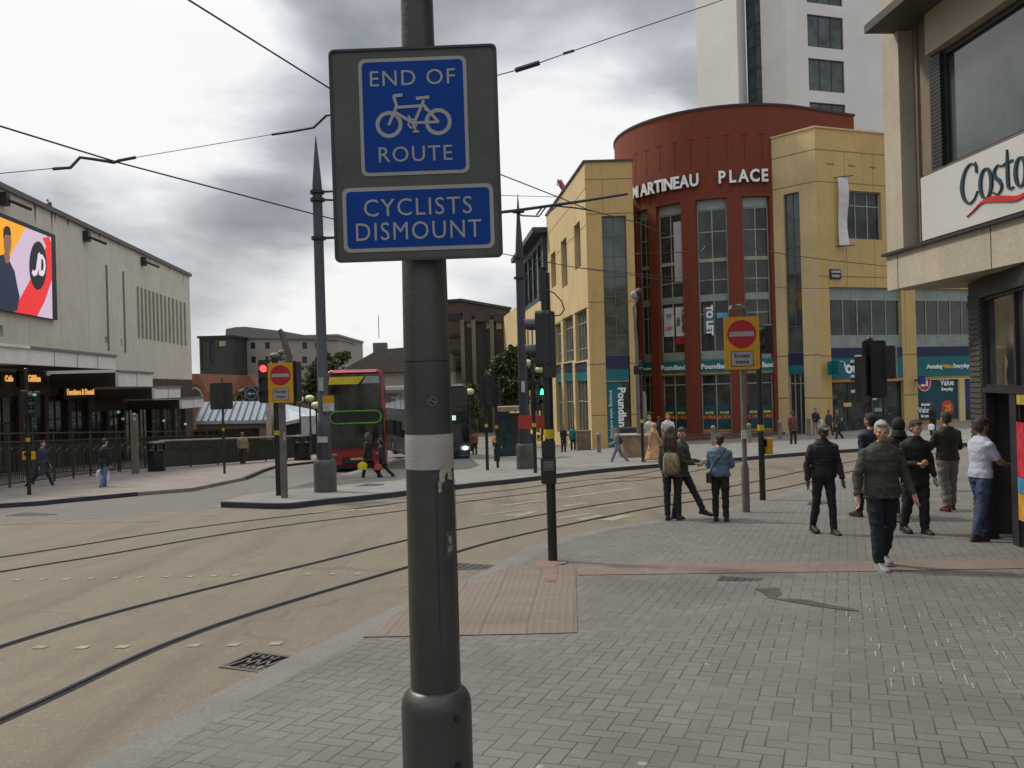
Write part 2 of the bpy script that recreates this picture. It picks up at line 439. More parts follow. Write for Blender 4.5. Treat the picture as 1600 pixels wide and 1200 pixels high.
def strip(mb, L, a, b, h0, h1=None, mi=0):
    """ribbon between offsets a and b of polyline L lying on the ground at height h"""
    A = offset_line(L, a); B = offset_line(L, b); vs = []; fs = []
    for p, q in zip(A, B):
        vs.append((p.x, p.y, g(p.x, p.y)+h0)); vs.append((q.x, q.y, g(q.x, q.y)+(h0 if h1 is None else h1)))
    for i in range(len(L)-1): fs.append((2*i, 2*i+1, 2*i+3, 2*i+2))
    mb.add(vs, fs, mi)
# ================================================================ GROUND
def P2(px, py): q = GP(px, py); return (q.x, q.y)
BUFF = asphalt('road_buff', (.160, .134, .096), (.195, .163, .117))
GREYA = asphalt('road_grey', (.125, .118, .105), (.165, .155, .13), crack=False)
BRICKN = paving('herringbone', (.152, .146, .129), (.184, .177, .156), (.065, .052, .048), .108, math.radians(21), jw=.06, stain=.45)
KERB = mat('kerb_stone', (.175, .168, .148), .8, .2, 1.5, fine=.5, bump=.3)
PINK = paving('pink_slabs', (.205, .162, .127), (.24, .19, .148), (.13, .1, .08), .4, math.radians(4), 'tactile', jw=.02, stain=.45)
PINKB = paving('pink_bricks', (.19, .14, .115), (.225, .175, .14), (.11, .08, .07), .1, math.radians(-20), stain=.3)
FARP = paving('far_paving', (.19, .182, .165), (.25, .24, .215), (.13, .12, .11), .4, math.radians(10), 'grid', jw=.03, stain=.2)
LEFTP = paving('left_paving', (.205, .175, .15), (.26, .222, .19), (.15, .12, .11), .3, math.radians(5), 'grid', jw=.03, stain=.25)
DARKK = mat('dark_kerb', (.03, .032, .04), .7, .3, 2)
MARK = mat('road_paint', (.33, .295, .21), .8, .35, 4, fine=.9)
tag(sheet('ground', [(-500, -60), (500, -60), (500, 900), (-500, 900)], 0, GREYA, step=2.0), kind='structure')
kerb_px = [(632, 946), (760, 895), (820, 861), (880, 842), (940, 828), (1000, 819), (1100, 803), (1200, 779), (1300, 751), (1400, 725), (1540, 700)]
_p, _q = Vector(P2(152, 1196)), Vector(P2(320, 1100)); _t = (_p-_q).normalized()
near_k = [(_p.x+_t.x*11, _p.y+_t.y*11), (_p.x+_t.x*5, _p.y+_t.y*5), (_p.x+_t.x*2, _p.y+_t.y*2), (_p.x+_t.x*.8, _p.y+_t.y*.8), (_p.x, _p.y), (_q.x, _q.y), P2(456, 1032), P2(545, 989)] + [P2(*q) for q in kerb_px]
KL = smooth_line(near_k, 4)
far_lo = [P2(*q) for q in [(346, 793), (440, 796), (500, 790), (620, 777), (704, 766), (832, 752), (950, 738), (1080, 727), (1260, 712), (1400, 703), (1540, 696)]]
far_lo = [tuple(q) for q in smooth_line(far_lo, 4)]
road_left = [P2(0, 822), P2(224, 803), P2(344, 795)]
road = [tuple(q) for q in KL] + [(26, 44)] + [far_lo[-1]] + far_lo[::-1][1:-1] + road_left[::-1] + [(-14, 13), (-22, 4), (-28, -6)]
tag(sheet('road', road, .006, BUFF), kind='structure')
PV = offset_line(KL, -.30)
pave = [tuple(q) for q in PV] + [(30, 42), (34, 20), (34, -6)]
pave_o = sheet('pavement', pave, .035, BRICKN); tag(pave_o, kind='structure')
mb = MB(); strip(mb, KL, 0, -.30, .034)
A = offset_line(KL, 0); vs = []
for p in A: vs += [(p.x, p.y, g(p.x, p.y)+.034), (p.x, p.y, g(p.x, p.y)-.1)]
mb.add(vs, [(2*i, 2*i+1, 2*i+3, 2*i+2) for i in range(len(A)-1)])
tag(mb.build('kerb', KERB), kind='structure')
far_pave = far_lo + [(44, 60), (44, 130), (-8, 130), (-6, 60), P2(700, 700), P2(712, 712), P2(738, 722), P2(750, 732), P2(735, 738), P2(704, 740), P2(660, 749), P2(620, 757), P2(540, 764), P2(440, 773), P2(380, 782)]
tag(sheet('far_pavement', far_pave, .13, FARP, skirt=.13), kind='structure')
mb = MB(); FL = [Vector(q) for q in far_lo]; strip(mb, FL, -.02, .16, .137)
vs = []
for p in FL:
    q = g(p.x, p.y); vs += [(p.x, p.y, q+.137), (p.x, p.y, q)]
# dark riser of the kerb
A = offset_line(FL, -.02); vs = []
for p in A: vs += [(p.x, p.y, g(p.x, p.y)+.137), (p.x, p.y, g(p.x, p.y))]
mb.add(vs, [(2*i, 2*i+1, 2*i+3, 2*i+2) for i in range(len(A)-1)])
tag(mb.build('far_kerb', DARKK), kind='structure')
left_pts = [(0, 794), (100, 786), (215, 775), (300, 768), (384, 750), (430, 732), (490, 724)]
lk = [P2(*q) for q in left_pts]
lkA = [tuple(q) for q in smooth_line([(-20, 19.5)] + lk[:3], 5)]; lkB = [tuple(q) for q in smooth_line(lk[4:], 5)]
left_pave = [(-34, 10)] + lkA + [lk[3]] + lkB + [P2(505, 700), (-16, 90), (-60, 90), (-60, 10)]
tag(sheet('left_pavement', left_pave, .11, LEFTP, skirt=.11), kind='structure')
mb = MB(); LL = [Vector(q) for q in lkA]; strip(mb, LL, -.02, .14, .117)
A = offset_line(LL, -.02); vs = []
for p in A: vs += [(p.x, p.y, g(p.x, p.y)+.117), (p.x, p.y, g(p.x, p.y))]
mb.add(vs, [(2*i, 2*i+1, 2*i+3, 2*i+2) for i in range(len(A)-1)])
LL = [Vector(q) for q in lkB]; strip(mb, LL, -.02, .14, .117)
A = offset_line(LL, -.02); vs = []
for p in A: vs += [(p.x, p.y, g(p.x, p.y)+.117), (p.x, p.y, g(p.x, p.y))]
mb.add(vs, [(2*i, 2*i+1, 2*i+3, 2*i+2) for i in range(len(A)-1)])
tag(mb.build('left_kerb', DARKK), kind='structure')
# pink tactile slabs and the pink brick band
tac = [P2(*q) for q in [(566, 1003), (640, 952), (712, 922), (803, 888), (900, 888), (902, 996)]]
tag(sheet('tactile_paving', tac, .042, PINK), kind='structure')
tag(sheet('pink_brick_band', [P2(*q) for q in [(900, 888), (1200, 884), (1640, 878), (1640, 893), (1360, 898), (902, 904)]], .041, PINKB), kind='structure')
# oily stain and the small wet patches on the paving
STAIN = mat('wet_stain', (.075, .07, .065), .35, .3, 3, spec=.5)
st = [(1178, 926), (1215, 924), (1222, 934), (1212, 940), (1262, 944), (1300, 952), (1328, 957), (1346, 962), (1318, 960), (1270, 953), (1230, 946), (1200, 940), (1192, 932)]
tag(sheet('wet_stain', [P2(*q) for q in st], .040, STAIN), kind='structure')
RUST = mat('rust_stain', (.17, .115, .09), .8, .3, 3)
tag(sheet('rust_stain', [P2(*q) for q in [(838, 880), (866, 876), (888, 882), (884, 886), (868, 889), (872, 900), (868, 916), (852, 914), (848, 898), (834, 888)]], .0465, RUST), kind='structure')
# pale mortar patches between the bricks
mb = MB(); rnd = random.Random(4)
for i in range(34):
    px = rnd.uniform(1310, 1596); py = rnd.uniform(948, 1080) + (px-1400)*.05
    q = GP(px, py); a = math.radians(-21+180*0); M = Matrix.Translation((q.x, q.y, g(q.x, q.y)+.040)) @ Matrix.Rotation(-math.radians(21), 4, 'Z')
    L = rnd.uniform(.05, .1)
    mb.add([(-.006, -L, 0), (.006, -L, 0), (.008, L, 0), (-.004, L, 0)], [(0, 1, 2, 3)], 0, M)
tag(mb.build('pale_mortar', mat('pale_mortar', (.24, .22, .165), .8, .3, 5)), kind='structure')

# rails: a grooved rail set in the road, each track a thing of two rails
STEEL = mat('rail_steel', (.05, .048, .048), .7, .3, 6, metal=.2, spec=.15); GROOVE = mat('rail_groove', (.008, .008, .012), .9, .2, 4, spec=.05)
SEAL = mat('rail_sealant', (.07, .06, .052), .9, .3, 3, spec=.1)
R1 = [(-5.0, -3), (-3.9, 2.5)] + [P2(*q) for q in [(0, 1125), (250, 1010), (420, 950), (640, 885), (760, 849), (854, 827), (960, 805), (1040, 790), (1160, 773), (1240, 759)]] + [(11.5, 27), (21, 37), (28, 42)]
_a, _b = Vector(P2(0, 894)), Vector(P2(160, 868)); _c = _a+(_a-_b).normalized()*8
R3 = [(_c.x-2, _c.y-6.5), (_c.x, _c.y)] + [P2(*q) for q in [(0, 894), (160, 868), (320, 840), (440, 822), (632, 798), (760, 780), (854, 768), (960, 753), (1034, 746)]] + [(12, 36.5), (24, 46)]
def track(label, base, side):
    L = smooth_line(base, 8); e = empty('tram_track', (L[len(L)//3].x, L[len(L)//3].y, g(L[len(L)//3].x, L[len(L)//3].y)), label, 'tram track', 'tram tracks set in the road')
    e['kind'] = 'structure'
    for k in (0, 1):
        l = offset_line(L, side*1.435*k)
        mb = MB(); strip(mb, l, -.085, .035, .0105, mi=2); strip(mb, l, -.018, .018, .0145, mi=0); strip(mb, l, -.063, -.018, .0145, mi=1); strip(mb, l, -.072, -.063, .0145, mi=0)
        strip(mb, l, .018, .028, .0146, mi=3)  # thin pale strip: the shine along the rail edge is painted in
        mb.build('rail', [STEEL, GROOVE, SEAL, mat('rail_shine', (.20, .19, .17), .5, .3, 3, metal=.3)], e)
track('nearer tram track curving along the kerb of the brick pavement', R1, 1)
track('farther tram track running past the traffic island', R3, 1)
# painted markings
mb = MB()
def dash(x0, y0, x1, y1, w, h=.0115):
    a, b = GP(x0, y0), GP(x1, y1); t = (b-a); t.z = 0; t.normalize(); n = Vector((-t.y, t.x, 0))*w/2
    N = max(1, int((b-a).length/1.5)); vs = []
    for i in range(N+1):
        c = a+(b-a)*i/N
        for s in (-1, 1): p = c+n*s; vs.append((p.x, p.y, g(p.x, p.y)+h))
    mb.add(vs, [(2*i, 2*i+1, 2*i+3, 2*i+2) for i in range(N)])
for x, y in [(28, 907), (66, 906), (104, 906), (142, 905), (180, 904), (220, 903), (260, 902), (297, 902), (334, 901), (368, 900), (440, 898), (482, 898), (520, 898), (558, 898)]: dash(x-5, y, x+5, y, .11)
for x, y in [(63, 1013), (129, 1013), (192, 1012), (304, 1010), (365, 1009), (431, 1007)]: dash(x-9, y, x+9, y, .1)
for d in [(4, 820, 224, 805, .09), (224, 804, 345, 805, .09), (20, 820, 250, 815, .06), (490, 802, 556, 797, .28), (560, 798, 618, 792, .2), (530, 789, 600, 784, .12), (600, 787, 622, 785, .12), (712, 784, 776, 778, .14),
          (716, 788, 742, 785, .12), (784, 791, 850, 782, .22), (874, 779, 992, 763, .2), (750, 806, 820, 797, .12), (804, 808, 836, 800, .2), (790, 806, 820, 803, .12),
          (880, 792, 916, 786, .2), (870, 811, 924, 803, .15), (905, 813, 940, 806, .2), (928, 794, 975, 787, .14), (946, 814, 980, 806, .3), (1120, 754, 1180, 748, .15), (1240, 735, 1300, 729, .15)]: dash(*d)
tag(mb.build('road_markings', MARK), kind='structure')
mb = MB()
dash(384, 792, 344, 791, .3)
tag(mb.build('yellow_marking', mat('yellow_paint', (.5, .38, .16), .7, .3, 4)), kind='structure')

# covers and the drain
IRON = mat('cast_iron', (.05, .048, .046), .6, .3, 8, metal=.2, bump=.4, bscale=60)
def cover(px, py, wx, wy, h, label, base='manhole_cover', slats=False):
    q = GP(px, py); e = empty(base, q + Vector((0, 0, h)), label, 'drain cover' if slats else 'manhole cover')
    M = Matrix.Translation((q.x, q.y, q.z+h)) @ Matrix.Rotation(-math.radians(24), 4, 'Z')
    f = MB()
    if not slats:
        f.box(-wx/2, wx/2, -wy/2, wy/2, -.03, .002, M)
        for i in range(6):
            x = -wx/2+wx*(i+.5)/6; f.box(x-.01, x+.01, -wy/2+.03, wy/2-.03, .002, .006, M)
        f.build('lid', IRON, e)
    else:
        f.box(-wx/2, wx/2, -wy/2, wy/2, -.03, .001, M); f.build('pit', GROOVE, e)
        f = MB()
        for (a, b, c, d) in [(-wx/2, wx/2, -wy/2, -wy/2+.035), (-wx/2, wx/2, wy/2-.035, wy/2), (-wx/2, -wx/2+.03, -wy/2+.035, wy/2-.035), (wx/2-.03, wx/2, -wy/2+.035, wy/2-.035)]: f.box(a, b, c, d, -.02, .014, M)
        for i in range(7):
            x = -wx/2+.05+(wx-.1)*(i+.5)/7
            Mi = M @ Matrix.Translation((x, 0, 0)) @ Matrix.Rotation(.45 if i % 2 else -.2, 4, 'Z'); f.box(-.011, .011, -wy/2+.04, wy/2-.04, -.02, .012, Mi)
        f.build('grating', mat('grate_iron', (.085, .078, .065), .6, .3, 8, metal=.2), e)
cover(404, 1038, .42, .40, .008, 'iron road gully grating beside the stone kerb', 'drain_grating', True)
cover(574, 766, .6, .9, .135, 'flat cover in the traffic island beside the thick grey pole sleeve')
cover(1156, 911, .45, .22, .038, 'small dark cover in the brick pavement beside the pink band')
cover(735, 889, .6, .5, .009, 'cover in the road surface at the kerb by the pink slabs')
cover(1284, 0+790, .5, .5, .038, 'cover in the pavement behind the walking man in black')
cover(50, 805, 1.1, .5, .008, 'long cover in the grey side road near the left kerb')

# ================================================================ BUILDINGS
CONC = mat('pale_concrete', (.66, .62, .53), .85, .08, .5, fine=.15, streak=.2, bump=.2)
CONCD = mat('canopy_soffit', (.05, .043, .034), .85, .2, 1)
CANW = mat('canopy_white', (.78, .76, .72), .6, .1, 1.2, fine=.1)
DARK = mat('dark_metal', (.022, .022, .024), .45, .3, 3)
GLD = glass('dark_glass', (.03, .034, .03), .08, .6)
GLG = glass('green_glass', (.05, .062, .058), .07, .8)
GREEN = mat('grey_green_metal', (.10, .11, .10), .5, .2, 3)

# ---- long concrete building on the left
LW = Wall((-21.05+1.0, -10), (-21.05-7.8, 78)); S = 1.3
e = empty('concrete_building', (-25.3, 43, g(-25, 43)), 'long pale concrete building with a big advertising screen and stepped canopy', 'building')
def lr(px0, px1, py0, py1):
    """photo rectangle (x0,x1, top,bottom) onto this wall"""
    a, b = LW.loc(px0, py0), LW.loc(px1, py0); c = LW.loc((px0+px1)/2, py0)[1]; d = LW.loc((px0+px1)/2, py1)[1]
    return (a[0], b[0], d, c)
zt = CZ + 8.08*S
slots = []
for i in range(13):
    x = 217 + 76*i/12.6
    a = LW.loc(x-1.3, 500)[0]; b = LW.loc(x+1.5, 500)[0]
    slots.append((a, b, CZ+3.2*S, CZ+6.12*S))
slit = [lr(164, 168, 526, 536), lr(188.5, 191.5, 530, 540), lr(-6, 5, 508, 526)]
shop = []
sA = LW.loc(0, 600)[0]
zc_ = {}
mb = MB(); facade(mb, LW, 0, LW.len, CZ+1.2, zt, slots+slit, t=.5)
# end return and back
q0 = LW.pt(LW.len, 0, 0)
endw = Wall((q0.x, q0.y), (q0.x-30, q0.y-3))
facade(mb, Wall((q0.x, q0.y), (q0.x-34, q0.y+3.4)), 0, 34, g(-29, 78), zt, [])
wbox(mb, LW, 0, LW.len, .6, 34, zt-.3, zt-.25)
mb.build('wall', CONC, e)
mb = MB(); wbox(mb, LW, -.2, LW.len+.15, -.18, .5, zt, zt+.28); mb.build('roof_edge', mat('coping', (.12, .12, .13), .6, .2, 2), e)
mb = MB(); wbox(mb, LW, 40, LW.len, .45, .6, CZ+3*S, CZ+6.3*S); wbox(mb, LW, 30, LW.len, .45, .6, CZ+1.9, CZ+3.6); mb.build('slot_glass', mat('slot_glass', (.10, .12, .095), .3, .2, 2), e)
mb = MB()
for i in range(13):
    a, b, c, d = slots[i]; wbox(mb, LW, a-.11, a-.03, -.10, .1, c, d)
mb.build('window_fin', mat('fins', (.27, .26, .2), .7, .2, 1), e)
for px, y0, y1 in ((167.5, 415, 548), (193.5, 425, 551)):
    s = LW.loc(px, 500)[0]; mb = MB(); wbox(mb, LW, s-.05, s+.05, -.1, 0, LW.loc(px, y1)[1], LW.loc(px, y0)[1]); mb.build('downpipe', mat('pipe', (.2, .19, .17), .7, .2, 2), e)
for px, py in ((2, 312), (131, 370), (221, 409)):
    s, z = LW.loc(px, py); mb = MB(); wbox(mb, LW, s-.2, s+.2, -.35, 0, z-.3, z+.35); mb.tube([LW.pt(s, -.3, z), LW.pt(s+1.2, -.9, z-.25)], .09, 8)
    mb.build('floodlight', DARK, e)
s, z = LW.loc(8, 290); mb = MB(); mb.tube([LW.pt(s, .3, zt), LW.pt(s, .3, zt+1.4), LW.pt(s-1.6, .3, zt+1.4)], .04, 6); mb.build('roof_rail', GREEN, e)
# stepped canopies
CX = Wall((-17.4+1.0, -10), (-17.4-7.8, 78))
segs = [(LW, None)]
cs = [(-3, 180, 545, 570, 43), (184, 237, 583, 604, 211), (240, 280, 606, 622, 260), (282, 316, 623, 637, 299)]
for i, (p0, p1, t0, b0, pr) in enumerate(cs):
    s0 = CX.loc(p0, 600)[0] if i else CX.loc(43, 600)[0]; s1 = CX.loc(p1, 600)[0]
    zt_, zb_ = CX.loc(pr, t0)[1], CX.loc(pr, b0)[1]
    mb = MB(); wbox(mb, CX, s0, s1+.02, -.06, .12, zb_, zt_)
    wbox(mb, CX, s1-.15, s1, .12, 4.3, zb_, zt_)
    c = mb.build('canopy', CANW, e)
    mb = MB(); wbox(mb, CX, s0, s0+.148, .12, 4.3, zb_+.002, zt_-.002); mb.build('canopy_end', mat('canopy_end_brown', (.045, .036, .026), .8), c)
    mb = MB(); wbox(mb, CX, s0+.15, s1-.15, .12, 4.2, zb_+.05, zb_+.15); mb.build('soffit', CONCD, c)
    mb = MB(); wbox(mb, CX, s0, s1+.05, -.14, .1, zt_, zt_+.12); n = max(2, int((s1-s0)/2.2))
    for k in range(1, n): q = s0+(s1-s0)*k/n; wbox(mb, CX, q-.02, q+.02, -.075, -.055, zb_, zt_)
    mb.build('canopy_trim', mat('trim_grey', (.17, .18, .2), .5, .2, 2), c)
# wide part of the canopy nearest the camera
s1 = CX.loc(43, 600)[0]; zt_, zb_ = CX.loc(43, 545)[1], CX.loc(43, 570)[1]
mb = MB(); wbox(mb, CX, s1-10, s1-.02, -.06, 4.2, zb_, zt_); wbox(mb, CX, s1-10, s1-.01, -.16, 4.2, zt_, zt_+.12); mb.build('canopy', CANW, e)
# shop fronts below the canopies
holes = []
mb = MB(); z0 = g(-26, 45)-1.2
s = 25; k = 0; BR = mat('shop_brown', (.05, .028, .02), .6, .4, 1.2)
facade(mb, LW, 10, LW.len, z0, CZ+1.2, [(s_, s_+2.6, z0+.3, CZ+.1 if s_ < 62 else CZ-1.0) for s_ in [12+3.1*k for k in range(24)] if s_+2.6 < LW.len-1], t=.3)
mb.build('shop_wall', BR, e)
rnd = random.Random(2)
for k in range(24):
    s_ = 12+3.1*k
    if s_+2.6 >= LW.len-1: break
    window(LW, (s_, s_+2.6, z0+.3, CZ+.1 if s_ < 62 else CZ-1.0), e, DARK, GLD, 2, (.72,), t=.25, fw=.07, name='shop_window')
warm = glow('warm_sign', (1, .5, .12), .7)
def lsign(px, py, txt, wpx, size):
    s, z = LW.loc(px, py); mb = MB(); k = LW.loc(px+wpx/2, py)[0]-LW.loc(px-wpx/2, py)[0]
    wbox(mb, LW, s-k/2-.3, s+k/2+.3, -.22, -.02, z-size*.8, z+size*.8); b = mb.build('sign_board', mat('sign_dark', (.02, .014, .01), .5), e)
    wtext(LW, txt, size, s, z, b, warm, d=-.25, ext=.02, spacing=1.05, bold=.01)
lsign(46, 592, 'Gilfilan', 34, .5); lsign(120, 613, 'Furniture & Dental', 44, .5); lsign(6, 592, 'Cafe', 14, .42)
for k in range(6):
    px, py = rnd.uniform(20, 300), rnd.uniform(640, 664); s, z = LW.loc(px, py); mb = MB(); mb.ell(LW.pt(s, -.1, z), .12, .12, .1, nu=8, nv=5); mb.build('shop_lamp', glow('dim_lamp%d' % (k % 3), ((.9, .9, .6), (.5, .5, .35), (.35, .8, .6))[k % 3], .3), e)
# advertising screen
s0, s1_ = LW.loc(-60, 400)[0], LW.loc(81, 400)[0]; z1, z0 = LW.loc(80, 370)[1], LW.loc(80, 497)[1]
scr = MB(); wbox(scr, LW, s0, s1_, -.22, -.02, z0-.1, z1+.1); scr = scr.build('screen_housing', mat('screen_case', (.02, .02, .025), .5), e)
def spoly(pts, m, d, name):
    mb = MB(); SH = -.22
    # re-project: the screen face stands 1 m proud of the wall
    W2 = Wall(tuple(LW.pt(0, SH, 0)[:2]), tuple(LW.pt(LW.len, SH, 0)[:2])); q = [W2.loc(*p) for p in pts]
    s0_, z0_, z1_ = W2.loc(-60, 400)[0], W2.loc(75, 497)[1], W2.loc(75, 369)[1]
    q = [(min(max(a, s0_), W2.loc(80.5, 400)[0]), min(max(z, z0_), z1_)) for a, z in q]
    n = len(q); vs = [W2.pt(a, -.004*d, z) for a, z in q] + [W2.pt(a, 0, z) for a, z in q]
    mb.add(vs, [tuple(range(n))] + [(i, (i+1) % n, (i+1) % n+n, i+n) for i in range(n)]); return mb.build(name, m, scr)
def em(n, c, k=.42): return glow('screen_'+n, c, k)
scr_l = [(80.5, 369), (80.5, 498), (-60, 498), (-60, 300)]
spoly([(-60, 300), (82, 372), (82, 499), (-60, 480)], em('white', (.85, .66, .86), .55), 1, 'screen_background')
spoly([(-60, 290), (40, 352), (14, 404), (6, 450), (-60, 450)], em('amber', (1, .42, .02), .75), 2, 'screen_panel')
spoly([(66, 372), (76, 366), (81, 380), (81, 436), (70, 470), (58, 500), (20, 495), (50, 432), (72, 385)], em('red', (.85, .03, .03), .75), 3, 'screen_stripe')
cc = [(59+13.5*math.cos(a), 415+38*math.sin(a)-1.5*math.cos(a)*0) for a in [2*PI*k/28 for k in range(28)]]
spoly(cc, em('black', (.012, .012, .018), .5), 4, 'round_logo')
spoly([(62, 394), (59, 396), (57, 410), (56, 420), (53, 424), (51, 421), (49, 426), (52, 432), (57, 430), (60, 420), (61, 406)], em('logo', (.85, .75, .85), .7), 5, 'logo_letter')
spoly([(61.5, 397), (66, 398), (70, 406), (71, 416), (69, 428), (66, 432), (60, 429)], em('logo', (1, 1, 1), 1), 5, 'logo_letter')
spoly([(64, 404), (66.5, 406), (67.6, 414), (66.5, 422), (63.5, 423)], em('black', (0, 0, 0), 1), 6, 'logo_counter')
# figure: dark top, head and arm
spoly([(-30, 420), (-8, 400), (4, 398), (14, 408), (22, 424), (26, 446), (30, 464), (26, 485), (20, 496), (-60, 490), (-60, 430)], em('navy', (.015, .025, .06), .6), 7, 'figure_top')
spoly([(5, 396), (12, 392), (15, 402), (13, 410), (8, 412)], em('skin', (.33, .15, .09), .6), 8, 'figure_neck')
fh = [(11+5.6*math.cos(a), 378+21*math.sin(a)) for a in [2*PI*k/18 for k in range(18)]]
spoly(fh, em('skin', (.33, .15, .09), .6), 9, 'figure_head')
spoly([(5, 372), (5, 358), (9, 353), (14, 355), (16.5, 366), (14, 368), (7, 366)], em('hair', (.02, .015, .015), .5), 10, 'figure_hair')
# pigeon on the roof edge
s, z = LW.loc(77, 322); p = LW.pt(s, 0, zt+.28)
mb = MB(); mb.ell(p+Vector((0, 0, .16)), .11, .2, .12, rot=Matrix.Rotation(.5, 3, 'X')); mb.ell(p+Vector((0, -.16, .33)), .06, .07, .07); mb.tube([p+Vector((0, .15, .1)), p+Vector((0, .38, .0))], [.07, .03], 6)
for q in (-.04, .04): mb.tube([p+Vector((q, 0, .1)), p+Vector((q, 0, 0))], .014, 5)
mb.tube([p+Vector((0, -.2, .33)), p+Vector((0, -.3, .31))], [.03, .005], 5)
tag(mb.build('pigeon', mat('pigeon_grey', (.08, .08, .1), .7), smooth=True), 'grey pigeon perched on the roof edge above the advertising screen', 'bird')

# panel joints of the long wall and drip stains under the coping
for i in range(11):
    s_ = 40+i*4.1
    if any(h[0]-.3 < s_ < h[1]+.3 for h in slots) or s_ > LW.len-1: continue
    mb = MB(); wbox(mb, LW, s_-.02, s_+.02, -.004, .01, CZ+3.0, zt-.02); mb.build('panel_joint', mat('panel_joint', (.46, .43, .37), .9), e)
rs_ = random.Random(12); DRIP = mat('drip_stain', (.16, .15, .09), .9, .5, 2)
for i in range(26):
    s_ = rs_.uniform(30, LW.len-.6); h_ = rs_.uniform(.25, 1.5); w_ = rs_.uniform(.05, .22); mb = MB()
    mb.add([LW.pt(s_-w_, -.005, zt-.01), LW.pt(s_+w_, -.005, zt-.01), LW.pt(s_+w_*.45, -.005, zt-h_*.5), LW.pt(s_+w_*.1, -.005, zt-h_), LW.pt(s_-w_*.2, -.005, zt-h_*.8), LW.pt(s_-w_*.6, -.005, zt-h_*.35)], [(0, 1, 2, 3, 4, 5)]); mb.build('drip_stain', DRIP, e)

# ---- rotunda building: ochre wings and red drum
OCH = mat('ochre_stone', (.53, .36, .145), .85, .1, .35, fine=.2, streak=.3, bump=.15)
OCHL = mat('pale_lit_stone', (.58, .44, .225), .85, .12, .4, fine=.2, streak=.25, bump=.15)  # paler ochre: sunlight on the left-facing walls is put into the colour
RED = mat('red_render', (.165, .034, .015), .8, .14, .4, fine=.15, streak=.35)
FRM = mat('frame_grey', (.27, .28, .24), .5, .2, 2)
JOINT = mat('stone_joint', (.23, .155, .075), .9, .2, 2)
TEAL = mat('teal_panel', (.004, .12, .14), .45, .15, 1); NAVY = mat('navy_band', (.012, .018, .055), .5, .2, 1)
WHT = mat('white_letter', (.75, .76, .74), .5, .08, 2); YEL = mat('amber_panel', (.42, .2, .015), .5, .2, 1); TEALD = mat('teal_dark', (.006, .05, .07), .4, .3, 1)
PANEL = mat('spandrel', (.22, .26, .24), .3, .2, 1)
B0 = empty('rotunda_building', (10, 52, g(10, 52)), 'ochre stone shopping centre with a red curved drum entrance', 'building')
gz = 3.6
def rect(w, x0, x1, y0, y1):
    a = w.loc(x0, (y0+y1)/2)[0]; b = w.loc(x1, (y0+y1)/2)[0]; c = (x0+x1)/2
    return (a, b, w.loc(c, y1)[1], w.loc(c, y0)[1])
def joints(w, s0, s1, zs, holes, name='joint'):
    mb = MB()
    for z in zs:
        segs = [(s0, s1)]
        for h in holes:
            if h[2]-.03 < z < h[3]+.03:
                ns = []
                for a, b in segs:
                    if h[0] > a: ns.append((a, min(b, h[0])))
                    if h[1] < b: ns.append((max(a, h[1]), b))
                segs = [q for q in ns if q[1]-q[0] > .02]
        for a, b in segs: wbox(mb, w, a, b, -.004, .01, z-.03, z+.03)
    if mb.v: mb.build(name, JOINT, B0)
# left wing, street side (long face running away)
c0 = (4.54, 50.0)
LS = Wall((c0[0]-.1*15.8, c0[1]+15.8), c0)     # A far (left in view), B the near corner
zl = CZ+12.7; zb = g(4, 50)-.6
H = [rect(LS, 897.5, 907, 348, 420), rect(LS, 877, 886, 373, 449), rect(LS, 861, 868.5, 394, 449),
     rect(LS, 899, 917.5, 484, 564), rect(LS, 880, 896, 494, 565), rect(LS, 867.5, 877, 505, 568), 
     rect(LS, 899, 918.5, 566, 676), rect(LS, 881, 896, 567, 676), rect(LS, 869, 878, 569, 676)]
mb = MB(); facade(mb, LS, 0, LS.len, zb, zl, H, t=.45); mb.build('wall', OCHL, B0)
for i, h in enumerate(H):
    if i < 3: window(LS, h, B0, FRM, GLD, 1, (.5,), t=.4)
    elif i < 6: window(LS, h, B0, FRM, GLG, 4, (.25, .75), t=.3)
    else:
        zm = h[2]+(h[3]-h[2])*.74
        window(LS, (h[0], h[1], h[2], zm), B0, FRM, GLD, 4, (.6,), t=.3, name='shop_window')
        mb = MB(); wbox(mb, LS, h[0], h[1], .12, .3, zm, zm+(h[3]-zm)*.5); mb.build('sign_band', TEAL, B0)
        mb = MB(); wbox(mb, LS, h[0], h[1], .10, .3, zm+(h[3]-zm)*.5, h[3]); mb.build('navy_band', NAVY, B0)
joints(LS, 0, LS.len, [zl-1.5, zl-3.6, zl-8.4, CZ+1.0], H)
# left wing, front face
LF = Wall(c0, (7.30, 50.0)); r0 = rect(LF, 943, 981, 337, 556); h2 = rect(LF, 944, 984, 556, 700)
Hf = [(r0[0], r0[1], h2[2], r0[3])]
mb = MB(); facade(mb, LF, 0, LF.len, zb, zl, Hf, t=.4); facade(mb, Wall((7.30, 50), (7.30, 60)), 0, 10, zb, zl, []); wbox(mb, LF, 0.02, LF.len-.02, .02, 15, zl-.2, zl-.15)
mb.build('wall', OCH, B0)
mb = MB(); wbox(mb, LF, -.08, LF.len+.05, -.08, .5, zl, zl+.12); wbox(mb, LS, 0, LS.len, -.1, .5, zl+.002, zl+.118); mb.build('parapet', mat('coping_dark', (.07, .06, .05), .8), B0)
window(LF, r0, B0, GREEN, GLG, 2, tuple([k/7 for k in range(1, 7)]), t=.3, fw=.05)
s0, s1, z0, z1 = h2; zq = z0+(z1-z0)*.73
mb = MB(); wbox(mb, LF, s0, s1, .05, .3, z1-.75, z1-.002); mb.build('navy_band', NAVY, B0)
mb = MB(); wbox(mb, LF, s0, s1, .07, .3, zq, z1-.755); mb.build('sign_band', TEAL, B0)
